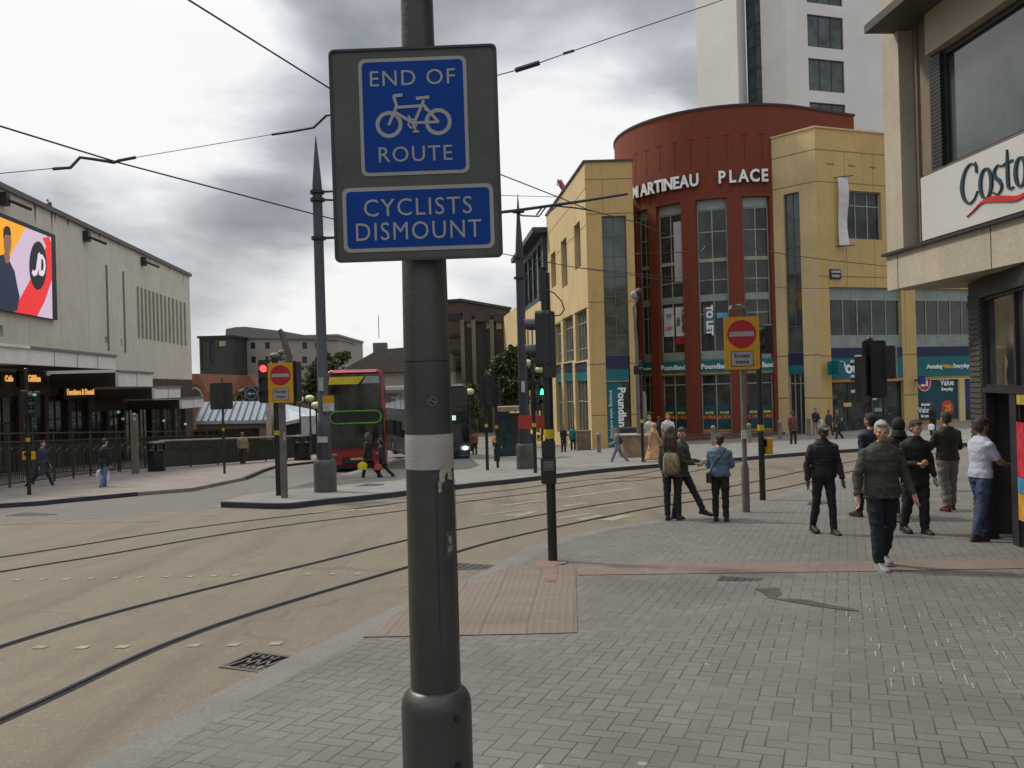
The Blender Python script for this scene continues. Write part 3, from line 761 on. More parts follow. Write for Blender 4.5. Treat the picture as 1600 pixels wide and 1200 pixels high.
mb = MB(); wbox(mb, LF, s0, s1-.42, .1, .3, z0, zq-.06); b_ = mb.build('shop_panel', TEAL, B0)
mb = MB(); wbox(mb, LF, s1-.42, s1, .14, .3, z0, zq-.06); mb.build('shop_window', GLD, B0)
mb = MB(); wbox(mb, LF, s0, s1, .03, .3, zq-.06, zq-.002); mb.build('sign_trim', YEL, B0)
wtext(LF, 'Poundland', .62, LF.loc(972, 650)[0], (z0+zq)/2+.25, b_, WHT, d=.06, vertical=True, bold=.02)
wtext(LF, 'amazing value everyday', .3, LF.loc(956, 650)[0], (z0+zq)/2, b_, WHT, d=.06, vertical=True)
joints(LF, 0, LF.len, [zl-1.0, zl-3.0, CZ+4.6, CZ+1.0, CZ-1.95], Hf)
# glazed block farther along the street side
c1 = LS.A; GB = Wall((c1.x-.1*15.5-.35, c1.y+15.5), (c1.x-.35, c1.y)); zg = CZ+11.8
Hg = []
for k in range(5): a = GB.len*(k+.07)/5; b = GB.len*(k+.93)/5; Hg.append((a, b, CZ+8.2*0+6.9, zg-1.0)); 
for k in range(4): a = GB.len*(k+.2)/4; b = GB.len*(k+.85)/4; Hg.append((a, b, zb+.5, CZ+1.8))
for k in range(5): a = GB.len*(k+.3)/5; b = GB.len*(k+.7)/5; Hg.append((a, b, CZ+2.8, CZ+5.4))
mb = MB(); facade(mb, GB, 0, GB.len, zb-1, CZ+6.5, [h for h in Hg if h[3] < CZ+6.4], t=.4); mb.build('wall', OCHL, B0)
mb = MB(); facade(mb, GB, 0, GB.len, CZ+6.5, zg-.4, Hg[:5], t=.2); facade(mb, Wall((c1.x-.35, c1.y), (c1.x+.2, c1.y)), 0, .55, zb, zg-.4, []); mb.build('metal_cladding', mat('dark_clad', (.03, .045, .05), .5, .2, 1), B0)
mb = MB(); wbox(mb, GB, -.4, GB.len+.5, -.8, 6, zg-.4, zg); mb.build('roof', mat('dark_roof', (.04, .045, .05), .5, .2, 1), B0)
for i, h in enumerate(Hg): window(GB, h, B0, DARK, GLG if i < 5 else GLD, 1, (.75,) if i < 5 else (), t=.2, fw=.09)
# a lower pale wing beyond
LB = Wall((GB.A.x-2.2, GB.A.y+20), (GB.A.x, GB.A.y)); mb = MB(); Hb = [(2+4*k, 4+4*k, CZ+.5, CZ+3.5) for k in range(4)]
facade(mb, LB, 0, LB.len, zb-2, CZ+7.6, Hb, t=.3); mb.build('wall', OCHL, B0)
for h in Hb: window(LB, h, B0, DARK, GLD, 2, (), t=.2)
# the drum
DR = Drum((14.80, 59.3), 7.28); zd = CZ+16.35
f1 = math.radians(26); zbd = g(13, 52)-.5
cols = [(997, 1015, 332), (1028, 1067, 320), (1090, 1139, 310), (1163, 1206, 307)]
Hd = []
for x0, x1, yt in cols:
    a, b = DR.loc(x0, 450)[0], DR.loc(x1, 450)[0]; Hd.append((a, b, zbd+.9, CZ+DR.loc((x0+x1)/2, yt)[1]-CZ))
ztop = DR.loc(1115, 310)[1]; Hd = [(a, b, c, ztop) for a, b, c, d in Hd]
sL = DR.R*math.radians(-112); sR = DR.R*f1
mb = MB(); facade(mb, DR, sL, sR, zbd, zd, Hd, t=.5); 
q = DR.pt(sR, 0, 0); TW = Wall((q.x, q.y), (q.x+math.cos(f1)*4.6, q.y+math.sin(f1)*4.6)); facade(mb, TW, 0, 4.6, zbd, zd, []); q2 = TW.pt(4.6, 0, 0)
facade(mb, Wall((q2.x, q2.y), (q2.x-1, q2.y+12)), 0, 12, zbd, zd, [])
mb.build('drum_wall', RED, B0)
mb = MB(); wbox(mb, DR, sL, sR, -.06, .35, zd, zd+.14); wbox(mb, TW, 0, 4.66, -.06, .35, zd, zd+.14)
mb.build('parapet', mat('drum_coping', (.05, .03, .03), .8), B0)
mb = MB()
rim = [DR.pt(sL+(sR-sL)*k/24, .3, zd-.4) for k in range(25)] + [TW.pt(4.6, .3, zd-.4), Vector((20, 68, zd-.4)), Vector((8, 66, zd-.4))]
mb.add(rim, [tuple(range(len(rim)))]); mb.build('roof', DARK, B0)
# small weep slots under the parapet
mb = MB()
for k in range(11):
    s = DR.R*math.radians(-62+k*8.4); z = zd-1.75; mb = MB(); wbox(mb, DR, s-.22, s+.22, -.012, .01, z, z+.07); wbox(mb, DR, s-.02, s+.02, -.008, .01, z-1.6, z+.01); mb.build('relief_joint', mat('drum_joint', (.10, .018, .01), .9), B0)
zsg = DR.loc(1115, 563)[1]; zsg0 = DR.loc(1115, 582)[1]; zdoor = DR.loc(1115, 600)[1]
BLIND = mat('white_blind', (.42, .40, .42), .6, .1, 1)
for i, h in enumerate(Hd):
    a, b, c, d = h; zw = CZ+(DR.loc(1115, 400)[1]-CZ)
    nz = (.29, .5, .62, .8, .935)
    window(DR, (a, b, zsg, d), B0, FRM, GLD, 2, tuple(nz), t=.38, fw=.07)
    mb = MB(); wbox(mb, DR, a, b, .15, .4, DR.loc(1115, 545)[1], zsg-.0-.002+.0) if False else None
    mb = MB(); wbox(mb, DR, a+.05, b-.05, .26, .30, zsg+.07, DR.loc(1115, 548)[1]); mb.build('spandrel', PANEL, B0)
    mb = MB(); wbox(mb, DR, a+.07, b-.07, .27, .33, d-(d-zsg)*.06, d-.07); mb.build('spandrel', PANEL, B0)
    mb = MB(); zz = DR.loc(1115, 405)[1]; wbox(mb, DR, a+.07, b-.07, .28, .33, zz-.12, zz+.1); mb.build('floor_edge', mat('floor_edge', (.30, .29, .22), .6), B0)
    mb = MB(); zz = DR.loc(1115, 462)[1]; wbox(mb, DR, a+.07, b-.07, .28, .33, zz-.3, zz+.12); mb.build('floor_edge', PANEL, B0)
    mb = MB(); wbox(mb, DR, a, b, .12, .5, zsg0, zsg); sb = mb.build('sign_band', TEAL, B0)
    wtext(DR, 'Poundland', .42 if i else .2, (a+b)/2, (zsg+zsg0)/2, sb, WHT, d=.1, bold=.012)
    mb = MB(); wbox(mb, DR, a, b, .11, .5, zsg0-.09, zsg0-.002); mb.build('sign_trim', YEL, B0)
    dw = window(DR, (a, b, c, zsg0-.09), B0, FRM, GLD, 2, (.83,), t=.38, fw=.07, name='shop_window')
    for k in range(2):
        m0 = a+(b-a)*k/2+.1; m1 = a+(b-a)*(k+1)/2-.1; zz = DR.loc(1115, 634)[1]; zy = DR.loc(1115, 671)[1]
        if m1-m0 < .2: continue
        mb = MB(); wbox(mb, DR, m0, m1, .27, .34, zy, zz); wp = mb.build('window_poster', TEALD, dw)
        mb = MB(); wbox(mb, DR, m0, m1, .265, .34, c+.1, zy-.004); mb.build('amber_strip', YEL, dw)
        wtext(DR, 'MORE', .2, (m0+m1)/2, (zy+zz)/2+.28, wp, mat('poster_yellow', (.6, .5, .05), .5), d=.26, bold=.01)
        wtext(DR, '£1 FOR', .26, (m0+m1)/2, (zy+zz)/2, wp, mat('poster_orange', (.6, .16, .03), .5), d=.26, bold=.015)
# blinds and agents' boards seen in the tall windows
def board(w, x0, x1, y0, y1, m, name, d=.24):
    r = rect(w, x0, x1, y0, y1); mb = MB(); wbox(mb, w, r[0], r[1], d, d+.05, r[2], r[3]); return mb.build(name, m, B0), r
board(DR, 1050, 1067, 345, 440, BLIND, 'blind', .262)
b1, r = board(DR, 1034, 1050, 481, 526, mat('board_white', (.55, .55, .56), .5), 'letting_board')
wtext(DR, 'LET', .28, (r[0]+r[1])/2, r[2]+.5, b1, mat('board_pink', (.5, .1, .25), .5), d=.23, bold=.02); wtext(DR, 'TO', .28, (r[0]+r[1])/2, r[3]-.5, b1, mat('board_blue', (.1, .3, .5), .5), d=.23, bold=.02)
b1, r = board(DR, 1053, 1070, 479, 525, MATS['board_white'], 'letting_board'); wtext(DR, 'Cushman', .36, (r[0]+r[1])/2+.18, (r[2]+r[3])/2, b1, DARK, d=.23, vertical=True, bold=.01); wtext(DR, 'VKR', .3, (r[0]+r[1])/2-.2, (r[2]+r[3])/2, b1, DARK, d=.23, vertical=True, bold=.01)
board(DR, 1053, 1070, 526, 538, mat('board_red', (.35, .02, .03), .5), 'letting_board')
b1, r = board(DR, 1098, 1117, 479, 521, mat('board_slate', (.09, .11, .17), .5), 'letting_board'); wtext(DR, 'TO LET', .55, (r[0]+r[1])/2, (r[2]+r[3])/2, b1, WHT, d=.23, vertical=True, bold=.03)
b1, r = board(DR, 1120, 1139, 488, 496, mat('board_sky', (.1, .35, .5), .5), 'letting_board')
# plinth steps in front of the drum
mb = MB(); wbox(mb, DR, DR.R*math.radians(-70), DR.R*math.radians(28), -1.0, 0, zbd-.3, zbd+.75); wbox(mb, DR, DR.R*math.radians(-70), DR.R*math.radians(28), -.35, 0, zbd+.75, zbd+.92)
mb.build('plinth', mat('plinth_brick', (.12, .07, .05), .8, .3, 1.5), B0)
# name letters on the drum
def arc_word(word, x0, x1, y0, y1, size):
    n = len(word)
    for i, ch in enumerate(word):
        px = x0+(x1-x0)*i/(n-1); py = y0+(y1-y0)*i/(n-1); s, z = DR.loc(px, py)
        t = wtext(DR, ch, size, s, LZ, B0, WHT, name='letter', d=-.16, ext=.07, bold=.035)
        t.data.materials.append(DARK)
LZ = DR.loc(1160, 277)[1]
xs = {'M': 996, 'A': 1009.5, 'R': 1020, 'T': 1031, 'I': 1038.5, 'N': 1047, 'E': 1058.5, 'A2': 1071, 'U': 1086}
def letter(ch, px, size=1.03):
    s, _ = DR.loc(px, 290); wtext(DR, ch, size, s, LZ, B0, WHT, name='letter', d=-.2, ext=.05, bold=.03, sx=.8)
    wtext(DR, ch, size*1.0, s, LZ, B0, DARK, name='letter_side', d=-.1, ext=.05, bold=.045, sx=.8)
for k, px in xs.items(): letter(k[0], px)
for ch, px in zip('PLACE', (1128, 1144, 1161, 1178, 1193)): letter(ch, px)
# right wing
zr = CZ+14.35; zbr = g(18, 50)-.4
RC = Wall((15.6, 52.63), (17.9, 50.0)); RW = Wall((17.9, 50.0), (17.9+.935*19, 50+.355*19))
hc = rect(RC, 1227, 1252, 301, 552); hc2 = rect(RC, 1228, 1256, 552, 688)
hcc = (hc[0], hc[1], hc2[2], hc[3])
mb = MB(); facade(mb, RC, 0, RC.len, zbr, zr, [hcc], t=.35); mb.build('wall', OCHL, B0)
window(RC, hc, B0, GREEN, GLG, 2, tuple(k/6 for k in range(1, 6)), t=.22, fw=.05)
s0, s1, z0, z1 = hc2; s0, s1 = hc[0], hc[1]; zq = z0+(z1-z0)*.77
mb = MB(); wbox(mb, RC, s0, s1, .04, .3, z1-.7, z1-.002); mb.build('navy_band', NAVY, B0)
mb = MB(); wbox(mb, RC, s0, s1, .05, .3, zq, z1-.704); mb.build('sign_band', TEAL, B0)
window(RC, (s0, s1, z0, zq-.01), B0, FRM, GLD, 3, (.85,), t=.25, name='shop_window')
hw = rect(RW, 1320, 1377, 299, 374); hb = rect(RW, 1297, 1406, 448, 543); hb = (hb[0], hb[1], RW.loc(1350, 543)[1], RW.loc(1350, 449)[1])
hsh = (RW.loc(1300, 600)[0], RW.loc(1411, 600)[0], zbr+.4, RW.loc(1350, 543)[1])
sP0, sP1 = RW.loc(1409, 500)[0], RW.loc(1431, 500)[0]; hb = (hb[0], sP0, hb[2], hb[3]); hsh = (hb[0], sP0, hsh[2], hsh[3])
h3 = (sP1, RW.loc(1525, 500)[0], hb[2], hb[3]); h4 = (sP1, h3[1], hsh[2], hsh[3])
Hr = [hw, (hb[0], hb[1], hsh[2], hb[3]), (h3[0], h3[1], h4[2], h3[3])]
mb = MB(); facade(mb, RW, 0, RW.len, zbr, zr, Hr, t=.35); wbox(mb, RW, .3, 19, .3, 12, zr-.4, zr-.35); mb.build('wall', OCH, B0)
mb = MB(); wbox(mb, RW, 0, RW.len, -.06, .4, zr, zr+.1); wbox(mb, RC, 0, RC.len, -.06, .4, zr+.001, zr+.099); mb.build('parapet', OCHL, B0)
window(RW, hw, B0, FRM, GLD, 3, (.7,), t=.25)
for (h, hs, n) in ((hb, hsh, 5), (h3, h4, 5)):
    z0, z1 = h[2], h[3]; za = z0+(z1-z0)*.2; zb_ = z0+(z1-z0)*.8
    window(RW, (h[0], h[1], z0, z1), B0, FRM, GLD, n, (.2, .8), t=.25, fw=.06)
    mb = MB(); wbox(mb, RW, h[0]+.06, h[1]-.06, .19, .23, z0+.06, za-.03); wbox(mb, RW, h[0]+.06, h[1]-.06, .19, .23, zb_+.03, z1-.06); mb.build('spandrel', PANEL, B0)
    zn = RW.loc(1350, 559)[1]; zs = RW.loc(1350, 592)[1]
    mb = MB(); wbox(mb, RW, h[0], h[1], .03, .4, zn, z0-.002); mb.build('navy_band', NAVY, B0)
    mb = MB(); wbox(mb, RW, h[0], h[1], .02, .4, zs, zn-.002); sb = mb.build('sign_band', TEAL, B0)
    mb = MB(); wbox(mb, RW, h[0], h[1], -.01, .4, zs-.16, zs-.002); mb.build('sign_trim', YEL, B0)
    if h is hb:
        wtext(RW, 'Poundland', 1.0, (h[0]+h[1])/2-.1, (zn+zs)/2+.05, sb, WHT, d=0, ext=.03, bold=.03)
        window(RW, (h[0], h[1], hs[2], zs-.18), B0, DARK, GLD, 4, (.8,), t=.3, name='shop_window')
        for k in range(5):
            px, py = [(1370, 622), (1378, 640), (1330, 632), (1316, 655), (1390, 668)][k]; s, z = RW.loc(px, py); mb = MB(); wbox(mb, RW, s-.35, s+.2, .2, .25, z-.12, z+.1); mb.build('shop_display', glow('display_%d' % (k % 2), ((.5, .35, .15), (.15, .3, .25))[k % 2], .25), B0)
    else:
        wtext(RW, 'Amazing', .36, RW.loc(1460, 570)[0], (zn+zs)/2, sb, WHT, d=0, ext=.02, bold=.01); wtext(RW, 'Value', .36, RW.loc(1480.5, 570)[0], (zn+zs)/2, sb, mat('orange_letter', (.7, .35, .05), .5), d=0, ext=.02, bold=.01); wtext(RW, 'Everyday', .36, RW.loc(1501.5, 570)[0], (zn+zs)/2, sb, WHT, d=0, ext=.02, bold=.01)
        sQ = RW.loc(1498, 600)[0]; mb = MB(); wbox(mb, RW, h[0], sQ, .1, .4, hs[2]+.55, zs-.18); wp = mb.build('window_poster', TEALD, B0)
        mb = MB(); wbox(mb, RW, h[0], sQ, .08, .4, hs[2]+.2, hs[2]+.545); mb.build('amber_strip', YEL, B0)
        mb = MB(); wbox(mb, RW, sQ, RW.loc(1507, 600)[0], -.02, .4, hs[2], zs-.18); mb.build('wall', OCHL, B0)
        sT = RW.loc(1507, 600)[0]; mb = MB(); wbox(mb, RW, sT, h[1], .1, .4, zs-2.1, zs-.18); mb.build('sign_band', mat('royal_panel', (.01, .03, .15), .5), B0)
        mb = MB(); wbox(mb, RW, sT, h[1], .2, .4, hs[2], zs-2.11); mb.build('shop_window', GLD, B0)
        PK = mat('magenta_disc', (.5, .01, .07), .5)
        def disc(px, py, r, m, d, name='poster_disc'):
            s, z = RW.loc(px, py); mb = MB(); vs = [RW.pt(s+r*math.cos(a), d, z+r*math.sin(a)) for a in [2*PI*k/24 for k in range(24)]]; vs += [q+Vector((RW.ey.x*.03, RW.ey.y*.03, 0)) for q in vs]
            mb.add(vs, [tuple(range(24))]+[(k, (k+1) % 24, (k+1) % 24+24, k+24) for k in range(24)]); mb.build(name, m, wp)
        disc(1446, 598, .52, WHT, .08); disc(1446, 598, .46, PK, .065); disc(1482, 638, .5, mat('red_disc', (.5, .05, .03), .5), .08)
        s, z = RW.loc(1446, 598); wtext(RW, '£1', .62, s, z, wp, WHT, d=.05, bold=.03)
        s, z = RW.loc(1482, 638); wtext(RW, '25', .5, s, z, wp, mat('orange_letter', (1, 1, 1)), d=.05, bold=.02)
        for px, py, t, sz in ((1481, 587, 'Amazing', .26), (1481, 598, 'Value', .5), (1481, 608, 'Everyday', .26), (1448, 632, 'Amazing', .22), (1446, 641, 'Value', .46), (1448, 650, 'Everyday', .22)):
            s, z = RW.loc(px, py); wtext(RW, t, sz, s, z, wp, WHT, d=.06, bold=.012)
rs2 = random.Random(8)
for k in range(26):
    px, py = rs2.uniform(1306, 1404), rs2.uniform(612, 672); s, z = RW.loc(px, py); mb = MB(); w_ = rs2.uniform(.1, .35); h_ = rs2.uniform(.06, .2); wbox(mb, RW, s-w_, s+w_, .235, .262, z-h_, z+h_)
    mb.build('shop_display', mat('stock_%d' % (k % 5), [(.09, .07, .035), (.03, .05, .045), (.07, .03, .025), (.06, .06, .055), (.02, .03, .05)][k % 5], .5, .5, 5), B0)
joints(RW, 0, RW.len, [zr-1.25, zr-3.1, zr-8.6, RW.loc(1290, 556)[1], RW.loc(1290, 622)[1]], Hr); joints(RC, 0, RC.len, [zr-1.25, zr-3.1, RC.loc(1240, 556)[1], RC.loc(1240, 622)[1]], [hcc])
for px in (1297, 1330, 1363): s = RW.loc(px, 250)[0]; mb = MB(); wbox(mb, RW, s-.25, s+.25, -.008, .01, zr-2.1, zr-2.0); mb.build('relief_joint', JOINT, B0)
def vjoints(w, ss, z0, z1, holes):
    for s_ in ss:
        segs = [(z0, z1)]
        for h in holes:
            if h[0]-.03 < s_ < h[1]+.03:
                ns = []
                for a, b in segs:
                    if h[2] > a: ns.append((a, min(b, h[2])))
                    if h[3] < b: ns.append((max(a, h[3]), b))
                segs = [q for q in ns if q[1]-q[0] > .3]
        for a, b in segs: mb = MB(); wbox(mb, w, s_-.018, s_+.018, -.0025, .01, a, b); mb.build('joint', JOINT, B0)
vjoints(RW, [2.1, 4.2, 6.4], RW.loc(1290, 556)[1], zr-1.3, Hr+[(1.2, 1.6, 0, 0)]); vjoints(RW, [.75], zbr, zr-8.6, Hr)
vjoints(LF, [1.0], CZ+4.6, zl-1.0, Hf); vjoints(LS, [3.4, 6.6, 9.4, 12.6], CZ+1, zl-1.5, H)
# vertical banner, hanging shop sign, street plate
s, zt2 = RW.loc(1303, 279); zb2 = RW.loc(1303, 384)[1]
mb = MB(); bn = []
for k in range(9):
    z = zt2+(zb2-zt2)*k/8; d = -.25-.06*math.sin(k*.8)
    bn.append((RW.pt(s+.05, d, z), RW.pt(s+.56, d-.2-.06*math.sin(k*.9), z)))
vs = [q for p in bn for q in p]; vs += [q+Vector((.02, .02, 0)) for q in vs]; n = len(bn)*2
mb.add(vs, [(2*k, 2*k+1, 2*k+3, 2*k+2) for k in range(8)] + [(2*k+n, 2*k+2+n, 2*k+3+n, 2*k+1+n) for k in range(8)])
ban = mb.build('banner', mat('banner_white', (.55, .54, .53), .6, .08, 1), B0)
mb = MB()
for z in (zt2+.05, zb2-.05): mb.tube([RW.pt(s, 0, z), RW.pt(s+.75, -.75, z)], .03, 6)
mb.build('banner_arm', DARK, ban)
mb = MB(); wbox(mb, RW, RW.loc(1296, 428)[0], RW.loc(1313, 428)[0], -.08, 0, RW.loc(1304, 436)[1], RW.loc(1304, 421)[1]); pl = mb.build('street_plate', DARK, B0)
s, z = RW.loc(1304.5, 428.5); wtext(RW, 'UNION', .2, s, z+.13, pl, WHT, d=-.09); wtext(RW, 'STREET', .18, s, z-.12, pl, WHT, d=-.09)
s, z = RW.loc(1297, 575); mb = MB(); mb.box(-.05, .05, -.9, 0, -.38, .38, Matrix.Translation(RW.pt(s-.3, -.2, z)) @ Matrix.Rotation(math.atan2(RW.ex.y, RW.ex.x), 4, 'Z')); 
wbox(mb, RW, s-.62, s+.5, -.6, -.5, z-.35, z+.35); mb.build('hanging_sign', TEAL, B0)
mb = MB(); s, z = RW.loc(1430, 594); wbox(mb, RW, s-.3, s+.15, -.6, -.5, z-.25, z+.25); wbox(mb, RW, s-.05, s+.05, -.5, 0, z-.05, z+.05); mb.build('hanging_sign', mat('royal_panel', (1, 1, 1)), B0)

# ---- white tower behind
WTW = mat('tower_white', (.66, .64, .60), .8, .06, .3, fine=.08, streak=.08)
TB = empty('tower_block', (30, 92, g(30, 92)), 'tall white tower block rising behind the red drum', 'building')
T0 = W(1089, 100, 90); T1 = W(1153, 100, 86); T2 = W(1166, 100, 88.2); T3 = W(1190, 100, 86.6); T4 = W(1229, 100, 84); T5 = W(1400, 100, 88)
ztt = CZ+72; mb = MB()
def tface(a, b, holes=[]):
    w = Wall((a.x, a.y), (b.x, b.y)); facade(mb, w, 0, w.len, g(30, 90)-1, ztt, holes, t=.3); return w
tface(T0, T1); tface(T1, T2)
w34 = Wall((T3.x, T3.y), (T4.x, T4.y)); tface(T3, T4)
w45 = Wall((T4.x, T4.y), (T5.x, T5.y)); Ht = []
fl = w45.loc(1290, 25)[1]-w45.loc(1290, 93)[1]
a, b = w45.loc(1262, 60)[0], w45.loc(1318, 60)[0]; zz = w45.loc(1290, 75)[1]; hh = w45.loc(1290, 25)[1]-zz
for k in range(-8, 11): Ht.append((a, b, zz+fl*k, zz+fl*k+hh))
tface(T4, T5, Ht)
pts = [Vector((q.x, q.y, ztt)) for q in (T0, T1, T2, T3, T4, T5)] + [Vector((T5.x+2, 110, ztt)), Vector((T0.x*110/90+1.2, 110, ztt))]
mb.add(pts, [tuple(range(8))]); tface(Vector((T0.x*110/90+1.2, 110, 0)), T0)
mb.build('wall', WTW, TB)
for h in Ht: window(w45, h, TB, mat('tower_frame', (.03, .05, .07), .5), GLG, 3, (), t=.22, fw=.1)
w23 = Wall((T2.x, T2.y), (T3.x, T3.y)); hz = (0.02, w23.len-.02, g(30, 90), ztt-1)
nfl = int((hz[3]-hz[2])/(fl*.5)); window(w23, hz, TB, MATS['tower_frame'], GLG, 2, tuple((k+1)/nfl for k in range(nfl-1)), t=.2, fw=.14, name='stair_glazing')

# ---- coffee shop building on the right
CB = empty('cafe_building', (6.6, 11.5, g(6.6, 11.5)), 'stone fronted cafe building overhanging the pavement at the right', 'building')
CST = mat('cafe_stone', (.44, .385, .30), .85, .15, .8, fine=.3, streak=.25, bump=.2); CBR = mat('cafe_brown', (.19, .15, .11), .7, .2, 1, fine=.2)
K0 = W(1386, 430, 13.3)
CW = Wall((K0.x, K0.y), (K0.x+.075*16, K0.y-16))
zf0, zf1 = CZ+1.27, CZ+1.80
mb = MB(); wbox(mb, CW, 0, 16, 0, .35, zf0, zf1); mb.build('fascia', CST, CB)
mb = MB()
for s in (.32, 2.55, 4.9, 7.3): wbox(mb, CW, s-.008, s+.008, -.003, .02, zf0, zf1)
mb.build('fascia_joint', mat('fascia_joint', (.1, .075, .06), .9), CB)
mb = MB(); wbox(mb, CW, -.06, 16, -.06, .3, zf1, zf1+.04); mb.build('fascia_coping', DARK, CB)
mb = MB(); wbox(mb, CW, .02, 16, .35, 9, zf0+.02, zf0+.14); mb.build('soffit', mat('cafe_soffit', (.34, .255, .16), .8, .15, 1), CB)
def cr(x0, x1, y0, y1, w=None):
    w = w or CW; return rect(w, x0, x1, y0, y1)
sc1 = CW.loc(1408, 250)[0]; sg0 = CW.loc(1442, 330)[0]; sw0 = CW.loc(1452, 150)[0]; sw1 = CW.loc(1589, 100)[0]
zsb, zst = CW.loc(1442, 377)[1], CW.loc(1442, 278)[1]; zw0, zw1 = CW.loc(1455, 262)[1], CW.loc(1452, 80)[1]
ztc = CZ+9.5
mb = MB(); wbox(mb, CW, .03, sc1, .0, .6, zf1+.04, ztc); mb.build('pier', CST, CB)
Wc = CW.loc(1420, 250)[0]
mb = MB(); wbox(mb, CW, sc1, sg0-.06, .22, .6, zf1+.04, zw1+.75); wbox(mb, CW, sc1+.12, sc1+.16, .18, .25, zf1+.04, zw1+.6); mb.build('recessed_pier', CBR, CB)
mb = MB(); wbox(mb, CW, .02, 16, .6, 9, zf1, ztc); wbox(mb, CW, sc1, 16, .18, .6, zw1+.75, ztc); mb.build('wall', CST, CB)
mb = MB(); wbox(mb, CW, sg0, 16, .1, .6, zw1+.04, zw1+.748); mb.build('wall', mat('cafe_lintel', (.36, .30, .22), .8, .15, 1, fine=.2), CB)
mb = MB(); wbox(mb, CW, sc1-.12, 16, -.45, .18, zw1+.62, zw1+.74); mb.build('ledge', mat('ledge_dark', (.07, .06, .05), .7), CB)
h = (sw0, sw1, zw0, zw1)
window(CW, h, CB, DARK, GLG, 1, (), t=.3, fw=.05); window(CW, (sw1+.02, sw1+3.2, zw0, zw1), CB, DARK, GLG, 1, (), t=.3, fw=.05); window(CW, (sw1+3.22, sw1+7, zw0, zw1), CB, DARK, GLG, 1, (), t=.3, fw=.05)
mb = MB()
for k in range(30): z = zw0+(zw1-zw0)*k/30; wbox(mb, CW, sg0-.02, sw0, .16, .3, z, z+.045)
mb.build('louvre', DARK, CB)
mb = MB(); wbox(mb, CW, sg0, 16, .14, .6, zst+.02, zw0); mb.build('window_sill', CBR, CB)
mb = MB(); wbox(mb, CW, sg0, sg0+6, -.02, .6, zsb, zst); sg = mb.build('sign_board', mat('sign_white', (.50, .49, .47), .45, .05, 1), CB)
mb = MB(); wbox(mb, CW, sg0-.03, sg0+6, .02, .6, zsb-.06, zsb-.001); wbox(mb, CW, sg0-.03, sg0+6, .0, .6, zst+.001, zst+.019); mb.build('sign_frame', DARK, sg)
mb = MB(); wbox(mb, CW, sg0, 16, .1, .6, zf1+.04, zsb-.061); mb.build('sign_base', CBR, CB)
# hand-drawn serif lettering: every stroke a ribbon of changing width
def stroke(mb, w, pts, d=-.04, t=.02):
    """pts: (s, z, width) centreline"""
    P = smooth_line([(p[0], p[1]) for p in pts], 6); wd = smooth_line([(p[2], 0) for p in pts], 6); L = []; R_ = []
    for i, p in enumerate(P):
        tt = (P[min(i+1, len(P)-1)]-P[max(i-1, 0)]).normalized(); n = Vector((-tt.y, tt.x)); k = max(.002, wd[i].x)/2
        L.append(p+n*k); R_.append(p-n*k)
    vs = [w.pt(q.x, d, q.y) for q in L] + [w.pt(q.x, d, q.y) for q in R_] + [w.pt(q.x, d+t, q.y) for q in L] + [w.pt(q.x, d+t, q.y) for q in R_]; n = len(L)
    fs = []
    for i in range(n-1): fs += [(i, i+1, n+i+1, n+i), (i, i+1, 2*n+i+1, 2*n+i), (n+i, n+i+1, 3*n+i+1, 3*n+i)]
    mb.add(vs, fs)
z_b = CW.loc(1520, 318)[1]; X0 = CW.loc(1504, 290)[0]; hgt = CW.loc(1512, 258)[1]-z_b; k = hgt/1.0
X1 = CW.loc(1600, 230)[0]; wl = (X1-X0)/2.3
def L(mb, pts, ox): stroke(mb, CW, [(X0+wl*(ox+p[0]), z_b+hgt*p[1], p[2]*hgt*.78) for p in pts])
DG = mat('ink_green', (.004, .03, .045), .5)
lm = MB()
L(lm, [(.66, .72, .10), (.62, .88, .05), (.44, .98, .04), (.2, .85, .10), (.06, .5, .16), (.14, .18, .12), (.34, .02, .05), (.54, .08, .04), (.68, .25, .03)], 0)
L(lm, [(.62, .98, .02), (.66, .86, .06), (.67, .70, .02)], 0)
def ring(mb, ox, cx, cz, rx, rz): L(mb, [(cx+rx*math.cos(a), cz+rz*math.sin(a), .04+.10*abs(math.cos(a))) for a in [PI/2+2*PI*k/12 for k in range(13)]], ox)
ring(lm, .74, .26, .36, .21, .36)
L(lm, [(.34, .62, .05), (.22, .68, .03), (.08, .56, .09), (.14, .40, .11), (.28, .28, .12), (.34, .13, .08), (.2, .0, .03), (.04, .06, .06)], 1.24)
L(lm, [(.18, .95, .04), (.18, .6, .11), (.18, .25, .12), (.22, .05, .08), (.38, .04, .03)], 1.62); L(lm, [(.0, .62, .05), (.18, .66, .05), (.38, .66, .04)], 1.62)
ring(lm, 2.04, .2, .33, .17, .33); L(lm, [(.38, .66, .05), (.38, .3, .12), (.42, .02, .06), (.52, .04, .03)], 2.04)
lm.build('lettering', DG, sg)
sw = MB(); L(sw, [(.22, -.30, .006), (.5, -.20, .03), (.85, -.06, .07), (1.2, -.07, .16), (1.65, -.15, .18), (2.1, -.24, .14), (2.6, -.16, .06)], 0)
sw.build('swoosh', mat('swoosh_red', (.5, .02, .02), .5), sg)
